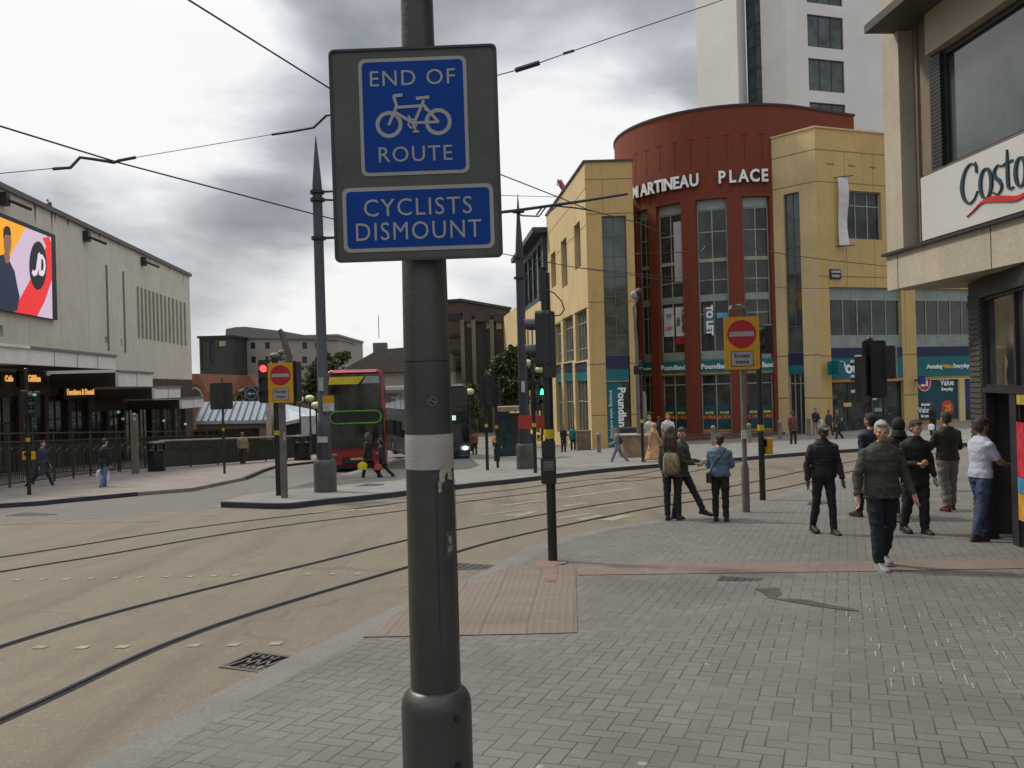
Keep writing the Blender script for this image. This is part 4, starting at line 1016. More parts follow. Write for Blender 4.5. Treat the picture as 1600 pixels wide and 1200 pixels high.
# ground floor shop front set back below
qa = GP(1519, 826); q = GP(1600, 862); dd_ = Vector((q.x-qa.x, q.y-qa.y)).normalized(); DX = Wall((qa.x, qa.y), (q.x+dd_.x*6, q.y+dd_.y*6)); gzc = g(qa.x, qa.y)-.1
sd0 = DX.loc(1538, 600)[0]
sp0 = DX.loc(1519, 600)[0]; mb = MB(); wbox(mb, DX, sp0, sd0-.02, -.02, .5, gzc, zf0)
for k in range(46): z = gzc+.1+k*.075; wbox(mb, DX, sp0, sd0-.05, -.034, 0, z, z+.045)
mb.build('louvred_pillar', mat('pillar_grey', (.055, .05, .045), .6, .2, 1), CB)
zbar = DX.loc(1570, 606)[1]; zgt = DX.loc(1560, 458)[1]
MIR = glass('mirror_glass', (.04, .045, .045), .02, 1.0)
ptt = [sd0, DX.loc(1581, 500)[0], DX.loc(1640, 500)[0], DX.loc(1760, 500)[0], DX.len]
for k in range(4): window(DX, (ptt[k], ptt[k+1], zbar, zgt), CB, DARK, MIR, 1, (), t=.1, fw=.035, name='shop_window')
mb = MB(); wbox(mb, DX, sd0-.02, DX.len, -.04, .3, zgt, zf0+.02); wbox(mb, DX, sd0-.02, DX.len, -.03, .1, zbar-.07, zbar-.001); mb.build('shopfront_frame', DARK, CB)
window(DX, (DX.loc(1590, 700)[0], DX.len, gzc+.15, zbar-.07), CB, DARK, GLD, 3, (), t=.1, fw=.05, name='shop_window')
mb = MB(); wbox(mb, DX, sd0-.02, sd0+.08, -.01, .1, gzc, zbar-.07); wbox(mb, DX, DX.loc(1580, 700)[0], DX.loc(1590, 700)[0], -.01, .1, gzc, zbar-.07); wbox(mb, DX, sd0, DX.loc(1585, 700)[0], .9, 1.0, gzc, zbar); mb.build('doorway', DARK, CB)
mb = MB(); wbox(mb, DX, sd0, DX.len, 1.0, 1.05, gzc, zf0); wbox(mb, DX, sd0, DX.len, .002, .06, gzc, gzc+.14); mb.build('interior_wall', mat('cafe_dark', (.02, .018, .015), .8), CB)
s0, s1 = DX.loc(1593, 700)[0], DX.loc(1600, 700)[0]+.5
mb = MB(); wbox(mb, DX, s0, s1, -.03, 0, DX.loc(1597, 745)[1], DX.loc(1597, 660)[1]); pp = mb.build('window_poster', mat('poster_red', (.45, .02, .04), .5, .4, 9), CB)
mb = MB(); wbox(mb, DX, s0, s1, -.03, 0, DX.loc(1597, 770)[1], DX.loc(1597, 746)[1]); mb.build('poster_band', mat('poster_sky', (.05, .2, .35), .5, .3, 6), pp)
mb = MB(); wbox(mb, DX, s0, s1, -.03, 0, DX.loc(1597, 812)[1], DX.loc(1597, 771)[1]); mb.build('poster_band', mat('poster_amber', (.5, .25, .03), .5, .3, 6), pp)
mb = MB(); wbox(mb, DX, s0, s1, -.02, 0, DX.loc(1597, 632)[1], DX.loc(1597, 608)[1]); mb.build('window_poster', mat('poster_gold', (.4, .3, .03), .5, .4, 9), CB)
p = W(1524, 494, 12.9); mb = MB(); mb.box(p.x-.04, p.x+.04, p.y-.1, p.y+.1, p.z-.11, p.z+.11); mb.build('wall_lamp', mat('lamp_white', (.5, .48, .4), .5), CB)
mb = MB(); mb.ell(W(1517, 476, 12.9), .06, .08, .11); mb.build('wall_lamp', DARK, CB)
# ================================================================ POSTS, SIGNS AND SIGNALS
POST = mat('post_grey', (.034, .036, .031), .42, .25, 3, spec=.5, bump=.12, bscale=40)
BLK = mat('post_black', (.012, .013, .014), .35, .3, 4, spec=.5)
GALV = mat('galvanised', (.13, .125, .115), .5, .25, 4, metal=.3)
YBAND = mat('yellow_band', (.45, .33, .01), .5, .15, 4)
BLUE = mat('sign_blue', (.002, .036, .20), .6, .12, 3, spec=.15); SWHT = mat('sign_letter', (.27, .26, .255), .5, .08, 3)
PLATE = mat('plate_back', (.055, .058, .048), .5, .2, 6, bump=.1)
AMB = mat('amber_backing', (.48, .24, .008), .5, .12, 4); SRED = mat('sign_red', (.32, .008, .02), .45, .1, 4)
def rrect(w, h, r, n=5):
    out = []
    for cx, cz, a0 in ((w/2-r, h/2-r, 0), (-w/2+r, h/2-r, PI/2), (-w/2+r, -h/2+r, PI), (w/2-r, -h/2+r, 3*PI/2)):
        for k in range(n+1): a = a0+PI/2*k/n; out.append((cx+r*math.cos(a), cz+r*math.sin(a)))
    return out
def ftext(M, s, size, x, z, y, m, parent, name='lettering', spacing=1.0, bold=0, ext=.0008, sx=1.0):
    vs, fs = text_geo(s, size, ext, spacing, bold); mb = MB(); mb.add([(x+a*sx, y-c, z+b) for a, b, c in vs], fs, 0, M); return mb.build(name, m, parent)
# ---- the big sign on its post
DS = 3.0
pb = W(650, 240, DS+.11); base = Vector((W(668, 600, DS+.11).x, DS+.11, 0)); base.z = g(base.x, base.y)
e = empty('cycle_sign_post', base, 'thick dark grey post in the foreground carrying the blue cycle route sign', 'sign post')
def zpx(y, D=DS+.11): return W(655, y, D).z
X, Y = base.x, base.y; z0 = base.z
mb = MB()
mb.lathe((X, Y), [(.0905, zpx(1076)), (.0885, zpx(900)), (.086, zpx(731))], 40); mb.build('pole_shaft', POST, e, smooth=True)
mb = MB(); mb.lathe((X, Y), [(.0852, zpx(679)), (.084, zpx(566.5))], 40); mb.build('pole_shaft', POST, e, smooth=True)
mb = MB(); mb.lathe((X, Y), [(.0832, zpx(564.5)), (.0795, zpx(395)), (.072, zpx(385)), (.060, zpx(100)), (.057, zpx(-60)), (.05, zpx(-900))], 40); mb.build('pole_shaft', POST, e, smooth=True)
mb = MB(); mb.lathe((X, Y), [(.0868, zpx(731.5)), (.087, zpx(729)), (.0865, zpx(680)), (.0858, zpx(678))], 40); mb.build('reflective_band', mat('band_white', (.29, .27, .25), .5, .12, 12, bump=.2, bscale=90), e, smooth=True)
mb = MB(); mb.lathe((X, Y), [(.08, zpx(567)), (.08, zpx(564))], 30); mb.build('collar', BLK, e)
mb = MB(); mb.lathe((X, Y), [(.127, z0-.05), (.126, zpx(1112)), (.1255, zpx(1100)), (.122, zpx(1090)), (.112, zpx(1082)), (.098, zpx(1076)), (.0907, zpx(1073))], 48)
mb.build('base_sleeve', POST, e, smooth=True)
for y in (1107, 1178):
    p = W(718, y, DS); a = math.radians(-60); mb = MB(); c = Vector((X+.127*math.sin(math.radians(38)), Y-.127*math.cos(math.radians(38)), zpx(y)))
    n = Vector((math.sin(math.radians(38)), -math.cos(math.radians(38)), 0)); mb.tube([c-n*.01, c+n*.012], .011, 6); mb.build('bolt', BLK, e)
# access door outline, lock, sticker, torn tape
mb = MB(); M = Matrix.Translation((X, Y, 0))
def cyl_patch(mb, a0, a1, zb, zt, r, t=.002, n=6, jag=0, seed=0, mi=0):
    rr = random.Random(seed); vs = []
    for k in range(n+1):
        a = math.radians(a0+(a1-a0)*k/n)
        for z in (zb+rr.uniform(-jag, jag), zt+rr.uniform(-jag, jag)):
            for q in (r, r+t): vs.append((X+q*math.sin(a), Y-q*math.cos(a), z))
    fs = []
    for k in range(n): b = 4*k; fs += [(b+1, b+3, b+7, b+5), (b, b+1, b+5, b+4), (b+3, b+2, b+6, b+7)]
    fs += [(0, 2, 3, 1), (4*n, 4*n+1, 4*n+3, 4*n+2)]
    mb.add(vs, fs, mi)
cyl_patch(mb, 18, 19, zpx(1000), zpx(748), .0893, .0015); cyl_patch(mb, 84, 85, zpx(1000), zpx(748), .0893, .0015); mb.build('access_door', BLK, e)
mb = MB(); n = Vector((math.sin(.28), -math.cos(.28), 0)); c = Vector((X, Y, zpx(627)))+n*.085
for r, d, mi in ((.0165, .004, 0),): mb.tube([c, c+n*d], r, 20)
lk_ = mb.build('lock', GALV, e); mb = MB(); mb.tube([c+n*.004, c+n*.0055], .012, 16); mb.build('lock_core', BLK, lk_)
mb = MB(); s_ = Vector((n.y*-1, n.x, 0)); mb.box(-.011, .011, -.0015, .0015, -.0025, .0025, Matrix.Translation(c+n*.007) @ Matrix.Rotation(.28, 4, 'Z') @ Matrix.Rotation(.5, 4, 'Y')); mb.build('lock_slot', GALV, lk_)
mb = MB(); cyl_patch(mb, 40, 62, zpx(864), zpx(826), .0885, .0012); stk = mb.build('sticker', mat('sticker', (.07, .068, .055), .5, .5, 40), e)
mb = MB(); cyl_patch(mb, 44, 58, zpx(858), zpx(850), .0899, .0008); cyl_patch(mb, 47, 56, zpx(846), zpx(834), .0899, .0008, jag=.003); mb.build('sticker_print', mat('sticker_print', (.2, .19, .16), .5, .4, 60), stk)
TAPE = mat('torn_tape', (.30, .27, .21), .6, .35, 60)
mb = MB(); cyl_patch(mb, 30, 62, zpx(739), zpx(727), .0872, .003, 10, .006, 3); cyl_patch(mb, 27, 40, zpx(752), zpx(737), .0875, .0028, 6, .007, 5); cyl_patch(mb, 24, 31, zpx(765), zpx(750), .0878, .0025, 5, .006, 9); cyl_patch(mb, 50, 66, zpx(748), zpx(738), .0875, .0026, 6, .004, 11)
mb.build('torn_tape', TAPE, e)
# sign plate
MS = Matrix.Translation(W(649.5, 240, DS)) @ Matrix.Rotation(math.radians(-1), 4, 'Z') @ Matrix.Rotation(math.radians(-.25), 4, 'Y')
pxm = DS/F
sp = MB(); sp.prism(rrect(263*pxm, 333*pxm, .02), 0, .004, MS); spo = sp.build('sign_plate', PLATE, e)
mb = MB(); o = rrect(263*pxm, 333*pxm, .02); i_ = rrect(263*pxm-.016, 333*pxm-.016, .014); n = len(o)
for a, b in ((o, i_),):
    vs = [(p[0], -.006, p[1]) for p in o] + [(p[0], -.006, p[1]) for p in i_] + [(p[0], .001, p[1]) for p in o] + [(p[0], .001, p[1]) for p in i_]
    mb.add(vs, [(k, (k+1) % n, n+(k+1) % n, n+k) for k in range(n)] + [(k, 2*n+k, 2*n+(k+1) % n, (k+1) % n) for k in range(n)] + [(n+k, 3*n+k, 3*n+(k+1) % n, n+(k+1) % n) for k in range(n)], 0, MS)
mb.build('plate_rim', mat('plate_rim', (.03, .034, .04), .4), spo)
mb = MB(); mb.box(-.12, .12, .004, .03, .10, .13, MS); mb.box(-.12, .12, .004, .03, -.16, -.13, MS); mb.build('clamp', GALV, spo)
def panel(cx, cy, w, h, r):
    ox, oz = (cx-649.5)*pxm, (240-cy)*pxm; Mq = MS @ Matrix.Translation((ox, 0, oz)) @ Matrix.Rotation(math.radians(0), 4, 'Y')
    mb = MB(); mb.prism(rrect(w*pxm, h*pxm, r*pxm), -.0025, 0, Mq); p = mb.build('sign_border', SWHT, spo)
    return p, Mq
wb, Mq = panel(648.5, 181.5, 169, 183, 10)
# blue faces as children of the plate
def blue(Mq, w, h, r, d=.0035):
    mb = MB(); mb.prism(rrect(w*pxm, h*pxm, r*pxm), -d, -.0026, Mq); return mb.build('sign_face', BLUE, spo)
b_ = blue(Mq, 158, 172, 7)
T1M = Mq
def st(M, txt, hpx, wpx, x, y, par):
    """capitals fitted to a height and width in photo pixels"""
    vs, fs = text_geo(txt, 1.0, .002, 1.12, .0)
    xs = [v[0] for v in vs]; ys = [v[1] for v in vs]; sx = wpx*pxm/(max(xs)-min(xs)); sz = hpx*pxm/(max(ys)-min(ys)); cx = (max(xs)+min(xs))/2; cz = (max(ys)+min(ys))/2
    mb = MB(); mb.add([(x*pxm+(a-cx)*sx, -.0042-(.0006 if c > 0 else 0), y*pxm+(b-cz)*sz) for a, b, c in vs], fs, 0, M); return mb.build('lettering', SWHT, par)
st(T1M, 'END OF', 24, 133, 0, 60, b_); st(T1M, 'ROUTE', 24, 115, 1, -59, b_)
mb = MB()
def bring(cx, cz, r, w, n=36):
    vs = []
    for k in range(n):
        a = 2*PI*k/n
        for q in (r-w/2, r+w/2): vs.append(((cx+q*math.cos(a))*pxm, -.0042, (cz+q*math.sin(a))*pxm))
    mb.add(vs, [(2*k, 2*k+1, (2*k+3) % (2*n), (2*k+2) % (2*n)) for k in range(n)], 0, T1M)
def bar(pts, w=4.6):
    for (x0, z0_), (x1, z1_) in zip(pts, pts[1:]):
        a = Vector((x0, z0_)); b = Vector((x1, z1_)); t = (b-a).normalized(); n = Vector((-t.y, t.x))*w/2; a = a-t*w*.3; b = b+t*w*.3
        mb.add([((q.x)*pxm, -.00425-.00002*len(mb.f), q.y*pxm) for q in (a-n, b-n, b+n, a+n)], [(0, 1, 2, 3)], 0, T1M)
# bicycle: centre of panel (648.5,181.5); wheels at (609,194) and (686,193)
bring(-39, -12, 18, 6); bring(38, -10.5, 18, 6)
bar([(-39, -12), (-26, 16), (-30, 30)], 4.6); bar([(-30, 32), (-18, 33)], 5); bar([(-28, 14), (12, 15)], 4.6); bar([(-28, 6), (0, -12)], 4.6); bar([(0, -12), (16, 22)], 4.6)
bar([(6, 27), (24, 28)], 5); bar([(16, 16), (38, -10.5)], 4.6); bar([(0, -11), (38, -11)], 4.2); bar([(18, 10), (30, 2)], 3.6); bring(-2, -12, 6.5, 3); bar([(-8, 0), (-2, -12), (3, -24)], 3); bar([(-1, -25), (7, -25)], 3)
mb.build('bicycle_symbol', SWHT, b_)
wb2, Mq2 = panel(650.5, 341, 236, 101, 10); b2 = blue(Mq2, 224, 89, 7)
st(Mq2, 'CYCLISTS', 27, 169, 0, 18, b2); st(Mq2, 'DISMOUNT', 28, 196, 0, -19, b2)

# ---- signal posts
LENSOFF = mat('lens_off', (.03, .01, .008), .2); LRED = glow('lens_red', (1, .03, .03), 6); LGRN = glow('lens_green', (.05, 1, .35), 3)
def signal_head(par, c, yaw, n=3, lit=None, w=.24, board=None, hs=.27):
    """c: centre; yaw 0 faces the camera side (-Y)"""
    M = Matrix.Translation(c) @ Matrix.Rotation(yaw, 4, 'Z'); h = hs*n+.06
    mb = MB(); mb.prism(rrect(w, h, .05), -.06, .12, M)
    o = mb.build('signal_head', BLK, par)
    if board:
        mb = MB(); mb.prism(rrect(board[0], board[1], .06), -.01, .005, M @ Matrix.Translation((0, .02, board[2] if len(board) > 2 else 0))); mb.build('backing_board', BLK, o)
    for k in range(n):
        z = (n-1)/2*hs-k*hs
        mb = MB(); r = .095; N = 12; vs = []
        for j in range(N+1):
            a = PI*(-.12)+PI*1.24*j/N
            for q, y in ((r, -.06), (r, -.24+.05*abs(math.cos(a))), (r+.008, -.06), (r+.008, -.24+.05*abs(math.cos(a)))): vs.append((q*math.cos(a), y, z+q*math.sin(a)))
        fs = []
        for j in range(N): b = 4*j; fs += [(b, b+1, b+5, b+4), (b+2, b+6, b+7, b+3), (b+1, b+3, b+7, b+5)]
        mb.add(vs, fs, 0, M); mb.build('visor', BLK, o)
        mb = MB(); mb.tube([M @ Vector((0, -.055, z)), M @ Vector((0, -.072, z))], .088, 16)
        mb.build('lens', {0: LRED, 2: LGRN}.get(k, LENSOFF) if lit == k else LENSOFF, o)
    return o
def post(name, label, cat, px, py, ytop, r=.057, m=None, group=None, band=None, D=None, bandr=.004, base=None):
    q = GP(px, py); D = q.y; topz = W(px, ytop, D).z; e = empty(name, q, label, cat, group)
    lift = 0.0
    mb = MB(); mb.lathe((q.x, q.y), [(r, q.z-.1), (r, topz-.02), (r*.6, topz)], 16); mb.build('pole', m or BLK, e, smooth=True)
    if band:
        zc = W(px, band, D).z; mb = MB(); mb.lathe((q.x, q.y), [(r+bandr, zc-.06), (r+bandr, zc+.06)], 16); mb.build('yellow_band', YBAND, e, smooth=True)
    e['_z'] = 0; del e['_z']
    return e, q, D
def pushbox(par, c, yaw=0, m=None, w=.11, h=.24):
    mb = MB(); M = Matrix.Translation(c) @ Matrix.Rotation(yaw, 4, 'Z'); mb.prism(rrect(w, h, .02), -.06, .06, M); o = mb.build('push_button_box', m or AMB, par)
    mb = MB(); mb.box(-w*.35, w*.35, -.066, -.058, .0, h*.38, M); mb.build('button_panel', BLK if m is None else GALV, o); return o
# near pedestrian post
e, q, D = post('pedestrian_signal', 'black pedestrian signal post at the pink paving with heads turned away', 'traffic light', 864, 881, 424, .060, band=678)
e.name = 'pedestrian_signal'
zc = lambda y: W(857, y, D).z
mb = MB(); mb.lathe((q.x, q.y), [(.068, zc(684)), (.068, zc(671))], 16); mb.build('yellow_band', YBAND, e, smooth=True)
c = W(857, 735, D-.1); pushbox(e, c, 0, BLK, .19, .33)
mb = MB(); c2 = W(857, 735, D-.17); mb.box(c2.x-.06, c2.x+.06, c2.y-.01, c2.y+.02, c2.z+.02, c2.z+.10); mb.build('button_display', mat('display_grey', (.11, .11, .09), .3), e)
mb = MB(); c2 = W(857, 700, D-.08); mb.box(c2.x-.085, c2.x+.085, c2.y-.03, c2.y+.1, c2.z-.11, c2.z+.09); mb.build('signal_bracket', BLK, e)
signal_head(e, W(847, 530, D+.02), -PI/2-.25, 2, None, .24, hs=.33)
mb = MB(); a = W(858, 539, D); mb.prism(rrect(.155, .84, .03), -.09, .13, Matrix.Translation(a+Vector((.0, -.02, 0)))); mb.build('signal_head', BLK, e)
mb = MB(); a = W(853, 440, D)
mb.tube([W(852, 452, D-.05), W(866, 458, D-.08), W(877, 470, D-.08), W(882, 483, D-.08), W(876, 492, D-.06), W(866, 494, D)], .008, 8); mb.build('cable', mat('cable_dark', (.02, .01, .02), .4), e, smooth=True)
mb = MB(); mb.lathe((W(848, 430, D).x, D), [(.058, zc(470)), (.052, zc(418))], 12); mb.build('pole_extension', BLK, e)
# P2 left
def group_post(label, px, py, ytop, band, heads, r=.057, extra=None, cat='traffic light', m=None):
    e, q, D = post('traffic_signal', label, cat, px, py, ytop, r, m, None, band)
    for (hx, hy, yaw, n, lit, board, hs) in heads: signal_head(e, W(hx, hy, D-.12), yaw, n, lit, .24, board, hs)
    return e, q, D
e, q, D = group_post('black signal post with orange push button box before the left railing', 46, 779, 575, 687, [(55, 632, -.9, 3, None, None, .24), (40, 630, 2.2, 3, None, None, .24)])
pushbox(e, W(38.5, 712, D), .8); pushbox(e, W(51.5, 712, D), -.8)
for x, y in ((54, 617),): 
    p = W(x, y, D-.35); mb = MB(); mb.ell(p, .06, .02, .04); mb.build('lens', glow('dim_green', (.3, .9, .7), .25), e)
e, q, D = group_post('thin signal post with a wide black backing board near the bin fence', 351, 744, 590, 671, [(346, 619, PI+.3, 3, None, (.9, 1.1), .27)], .05)
e, q, D = group_post('signal post with red light and yellow no entry board on the island', 436, 782, 560, 676, [(413, 596, .1, 3, 0, (.3, 1.12), .33), (463, 596, PI-.5, 3, None, None, .33)], .075)
mb = MB(); 
def noentry(par, c, w, h, tx, yaw=0, sc=1.0):
    M = Matrix.Translation(c) @ Matrix.Rotation(yaw, 4, 'Z'); r = w*.41
    mb = MB(); mb.prism(rrect(w, h, .03), -.012, .012, M); b = mb.build('amber_board', AMB, par)
    cz = h/2-r-w*.09
    def dsc(rr, y, m, n): mb = MB(); mb.prism([(rr*math.cos(a), cz+rr*math.sin(a)) for a in [2*PI*k/32 for k in range(32)]], -.0135-y, -.012, M); return mb.build(n, m, b)
    dsc(r, .0, SRED, 'red_disc')
    mb = MB(); mb.box(-r*.85, r*.85, -.0165, -.0138, cz-r*.17, cz+r*.17, M); mb.build('white_bar', SWHT, b)
    zc2 = -h/2+(h-2*r-w*.09)/2-.0; pw, ph = w*.6, (h-2*r-w*.14)*.72
    mb = MB(); mb.box(-pw/2-.012, pw/2+.012, -.0145, -.012, zc2-ph/2-.012, zc2+ph/2+.012, M); p = mb.build('plate_edge', BLK, b)
    mb = MB(); mb.box(-pw/2, pw/2, -.017, -.0148, zc2-ph/2, zc2+ph/2, M); p = mb.build('text_plate', SWHT, b)
    ftext(M, tx[0], ph*.40, 0, zc2+ph*.22, -.0175, BLK, p, bold=.003); ftext(M, tx[1], ph*.40, 0, zc2-ph*.22, -.0175, BLK, p, bold=.003)
Dn = GP(445, 786).y-.2; noentry(e, W(438.5, 598, Dn), 39*Dn/F, 62*Dn/F, ('Except', 'trams'))
mb = MB(); Mb = Matrix.Translation(W(394, 615, D-.25)); mb.prism(rrect(.36, .40, .03), -.06, .1, Mb); bb = mb.build('turn_sign', mat('box_grey', (.16, .15, .14), .6), e)
mb = MB(); mb.prism(rrect(.31, .34, .02), -.075, -.0605, Mb); f_ = mb.build('sign_face', mat('sign_navy', (.004, .015, .03), .4), bb)
mb = MB(); mb.prism([(-.11, 0), (-.03, .06), (-.03, .02), (.1, .02), (.1, -.02), (-.03, -.02), (-.03, -.06)], -.079, -.0755, Mb); mb.build('arrow', SWHT, f_)
mb = MB()
for k in range(28):
    a = 2*PI*k/28; b = 2*PI*(k+1)/28; mb.add([(q*math.cos(t), -.078, q*math.sin(t)) for t in (a, b) for q in (.135, .15)], [(0, 1, 3, 2)], 0, Mb)
mb.build('sign_ring', SWHT, f_)
mb = MB(); mb.ell(W(431, 556, D), .17, .14, .09); mb.ell(W(440, 551, D), .1, .1, .07); mb.tube([W(420, 562, D), W(446, 560, D)], .05, 8); mb.build('detector', mat('detector', (.12, .12, .1), .6), e, smooth=True)
# grey pole beside it
e, q, D = post('sign_pole', 'grey pole with a bent top standing against the black signal post', 'pole', 445, 786, 570, .085, GALV)
mb = MB(); mb.tube([W(446, 572, D), W(452, 560, D), W(441, 522, D), W(437, 515, D)], [.085, .09, .08, .05], 10); mb.build('bent_top', mat('mast_brown', (.09, .085, .07), .7), e, smooth=True)
mb = MB(); c = W(443, 682, D-.07); mb.box(c.x-.045, c.x+.045, c.y-.01, c.y+.03, c.z-.1, c.z+.1); mb.build('plate', SWHT, e)
# catenary columns with wide sleeves
def column(px, pyb, D, ysleeve, wsl, wp, ys, yt, label, pxt, stickers):
    q = GP(px, pyb); e = empty('tram_column', q, label, 'column', 'tapered tram line columns with wide sleeves'); D = q.y; k = D/F
    def z(y): return W(px, y, D).z
    cx, cy = q.x, q.y; R = wsl*k/2; r = wp*k/2
    mb = MB(); mb.lathe((cx, cy), [(R, q.z-.05), (R, z(ysleeve)-.12), (R*.97, z(ysleeve)-.05), (R*.88, z(ysleeve)), (R*.7, z(ysleeve)+.005)], 28); mb.build('base_sleeve', mat('sleeve_grey', (.075, .075, .072), .45, .25, 3), e, smooth=True)
    mb = MB(); mb.lathe((cx, cy), [(r*1.5, z(ysleeve)), (r*1.45, z(ysleeve)+1.0), (r*1.1, z(ysleeve)+1.05), (r, z(ys)), (r*.75, z(ys)+(z(yt)-z(ys))*.3), (.012, z(yt))], 20); mb.build('shaft', mat('column_blue', (.028, .032, .042), .4, .2, 3, spec=.5), e, smooth=True)
    mb = MB()
    for y in stickers[0]:
        mb.lathe((cx, cy), [(r*1.5, z(y)-.04), (r*1.5, z(y)+.04)], 16)
    mb.build('clamp', DARK, e)
    for (y, h, m, w_) in stickers[1]:
        mb = MB(); mb.box(cx-w_/2, cx+w_/2, cy-r*1.5-.03, cy-r*1.42, z(y)-h/2, z(y)+h/2); mb.build('notice', m, e)
    return e, q, D
NW = mat('notice_white', (.4, .4, .38), .5); 
eA, qA, DA = column(509, 776, 23, 718, 35, 15, 290, 213, 'tall tapered column with a thick grey sleeve on the traffic island', 492, ([300, 312, 372], [(600, .36, NW, .12), (686, .16, NW, .27)]))
mb = MB(); c = W(513, 631, DA-.2); mb.box(c.x-.15, c.x+.15, c.y, c.y+.03, c.z-.2, c.z+.02); nb = mb.build('notice', NW, eA); mb = MB(); mb.box(c.x-.15, c.x+.15, c.y, c.y+.03, c.z+.022, c.z+.22); mb.build('notice_top', AMB, nb)
eB, qB, DB = column(821, 738, 32.8, 693, 27, 13, 400, 303, 'tapered tram column with a bracket arm in front of the tree', 803, ([330, 402, 434], [(604, .42, NW, .13), (665, .16, NW, .33)]))
DKW = mat('wire_dark', (.025, .025, .045), .5)
mb = MB(); mb.tube([W(770, 333, DB), W(806, 329, DB), W(905, 315, DB), W(981, 303, DB)], [.06, .06, .055, .045], 8); arm = mb.build('bracket_arm', DKW, eB, smooth=True)
mb = MB(); mb.tube([W(806, 330, DB), W(815, 337, DB), W(842, 338, DB), W(852, 325, DB)], .03, 6); mb.tube([W(838, 336, DB), W(847, 324, DB)], .03, 6); mb.tube([W(852, 337, DB), W(870, 322, DB), W(900, 325, DB), W(925, 329, DB)], .03, 6); mb.build('registration_arm', DKW, arm)
mb = MB(); mb.tube([W(499, 300, DA), W(560, 297, DA)], .03, 6); mb.tube([W(500, 312, DA), W(560, 314, DA)], .03, 6); mb.tube([W(501, 372, DA), W(560, 370, DA)], .04, 6); mb.build('bracket_arm', DKW, eA)
# posts around the island and the far crossing
e, q, D = group_post('black signal post with yellow band left of the tapered column', 762, 740, 587, 665, [(762, 612, PI+.2, 3, None, (.5, 1.2), .33)], .06)
e, q, D = group_post('slim black signal post between the yellow banded post and the column', 778, 736, 600, 667, [(776, 614, PI-.4, 3, None, None, .3)], .055)
pushbox(e, W(774, 687, D), .6)
e, q, D = group_post('black post with a green pedestrian light near the tapered column', 837, 745, 560, 664, [(841, 617, .35, 2, None, (.3, .9), .5)], .062)
mb = MB(); p = W(847, 612, D-.45); mb.ell(p+Vector((0, 0, .06)), .035, .03, .04); mb.tube([p+Vector((0, 0, .04)), p-Vector((0, 0, .1))], [.05, .07], 8); mb.build('green_figure', LGRN, e)
pushbox(e, W(842, 684, D), -.3)
mb = MB(); c = W(833, 662, D+.1); mb.box(c.x-.5, c.x+.6, c.y+1.5, c.y+1.55, c.z-.25, c.z+.22); tag(mb.build('red_banner', mat('banner_red', (.3, .03, .02), .6, .2, 3)), 'red banner seen between posts outside the ochre building', 'banner')
e, q, D = group_post('slim black post in front of the stone bench with a yellow band', 1005, 727, 563, 658, [(996, 578, 1.2, 1, None, None, .3)], .06)
# camera mast
q = GP(999, 724); q.y += 3; q = Vector((W(999, 700, q.y).x, q.y, g(W(999, 700, q.y).x, q.y)+.13)); D = q.y; e = empty('camera_mast', q, 'tall slim grey mast with a white security camera on top', 'mast')
mb = MB(); mb.tube([q, Vector((q.x, q.y, W(996, 540, D).z)), Vector((W(992, 500, D).x, q.y, W(992, 500, D).z))], [.1, .08, .06], 10); mb.tube([W(992, 500, D), W(990, 482, D), W(994, 470, D), W(997, 460, D)], .06, 8); mb.build('mast', GALV, e, smooth=True)
mb = MB(); mb.ell(W(991, 461, D), .16, .16, .19); mb.build('camera_dome', SWHT, e, smooth=True); mb = MB(); mb.ell(W(998, 457, D), .16, .2, .2); mb.build('camera_housing', DARK, e, smooth=True)
# no entry sign post on the pavement
q = GP(1166, 803); D = q.y; e = empty('no_entry_sign', q, 'grey post with a yellow backed no entry sign for trams beside the waiting woman', 'road sign')
z = lambda y: W(1162, y, D).z
mb = MB(); mb.lathe((q.x, q.y), [(.072, q.z-.05), (.072, z(733)), (.045, z(722)), (.043, z(485))], 16); mb.build('pole', mat('pole_brown', (.12, .11, .10), .5, .2, 4), e, smooth=True)
noentry(e, W(1159, 536, D-.09), 54*(D-.09)/F, 82*(D-.09)/F, ('Except', 'trams'), yaw=-.12)
mb = MB(); c = W(1162.5, 679, D-.06); mb.box(c.x-.045, c.x+.045, c.y-.01, c.y+.02, c.z-.08, c.z+.08); mb.build('notice', NW, e)
mb = MB(); mb.tube([W(1166, 495, D), W(1164, 482, D), W(1156, 478, D), W(1146, 480, D)], [.03, .035, .04, .03], 8); mb.prism([(-.12, 0), (.1, 0), (.1, .05), (-.1, .07)], -.1, .1, Matrix.Translation(W(1150, 483, D))); mb.build('sign_lamp', GALV, e)
# black post with orange box
e, q, D = group_post('black signal post with an orange push button box beside the no entry sign', 1192, 784, 515, 668, [(1194, 530, -1.3, 2, None, None, .27)], .062)
c = W(1200, 697, D); pushbox(e, c, -1.2, None, .16, .33)
# signal cluster behind the walkers
e, q, D = group_post('cluster of black signal heads on a post behind the walking crowd', 1362, 768, 530, 700, [(1345, 592, PI+.5, 3, None, None, .33), (1392, 566, PI-.6, 2, None, None, .33), (1366, 577, PI, 3, None, (.52, 1.25), .36)], .07)
mb = MB(); mb.ell(W(1358, 532, D), .09, .09, .1); mb.tube([W(1362, 545, D), W(1358, 530, D)], .04, 8); mb.build('detector', BLK, e)

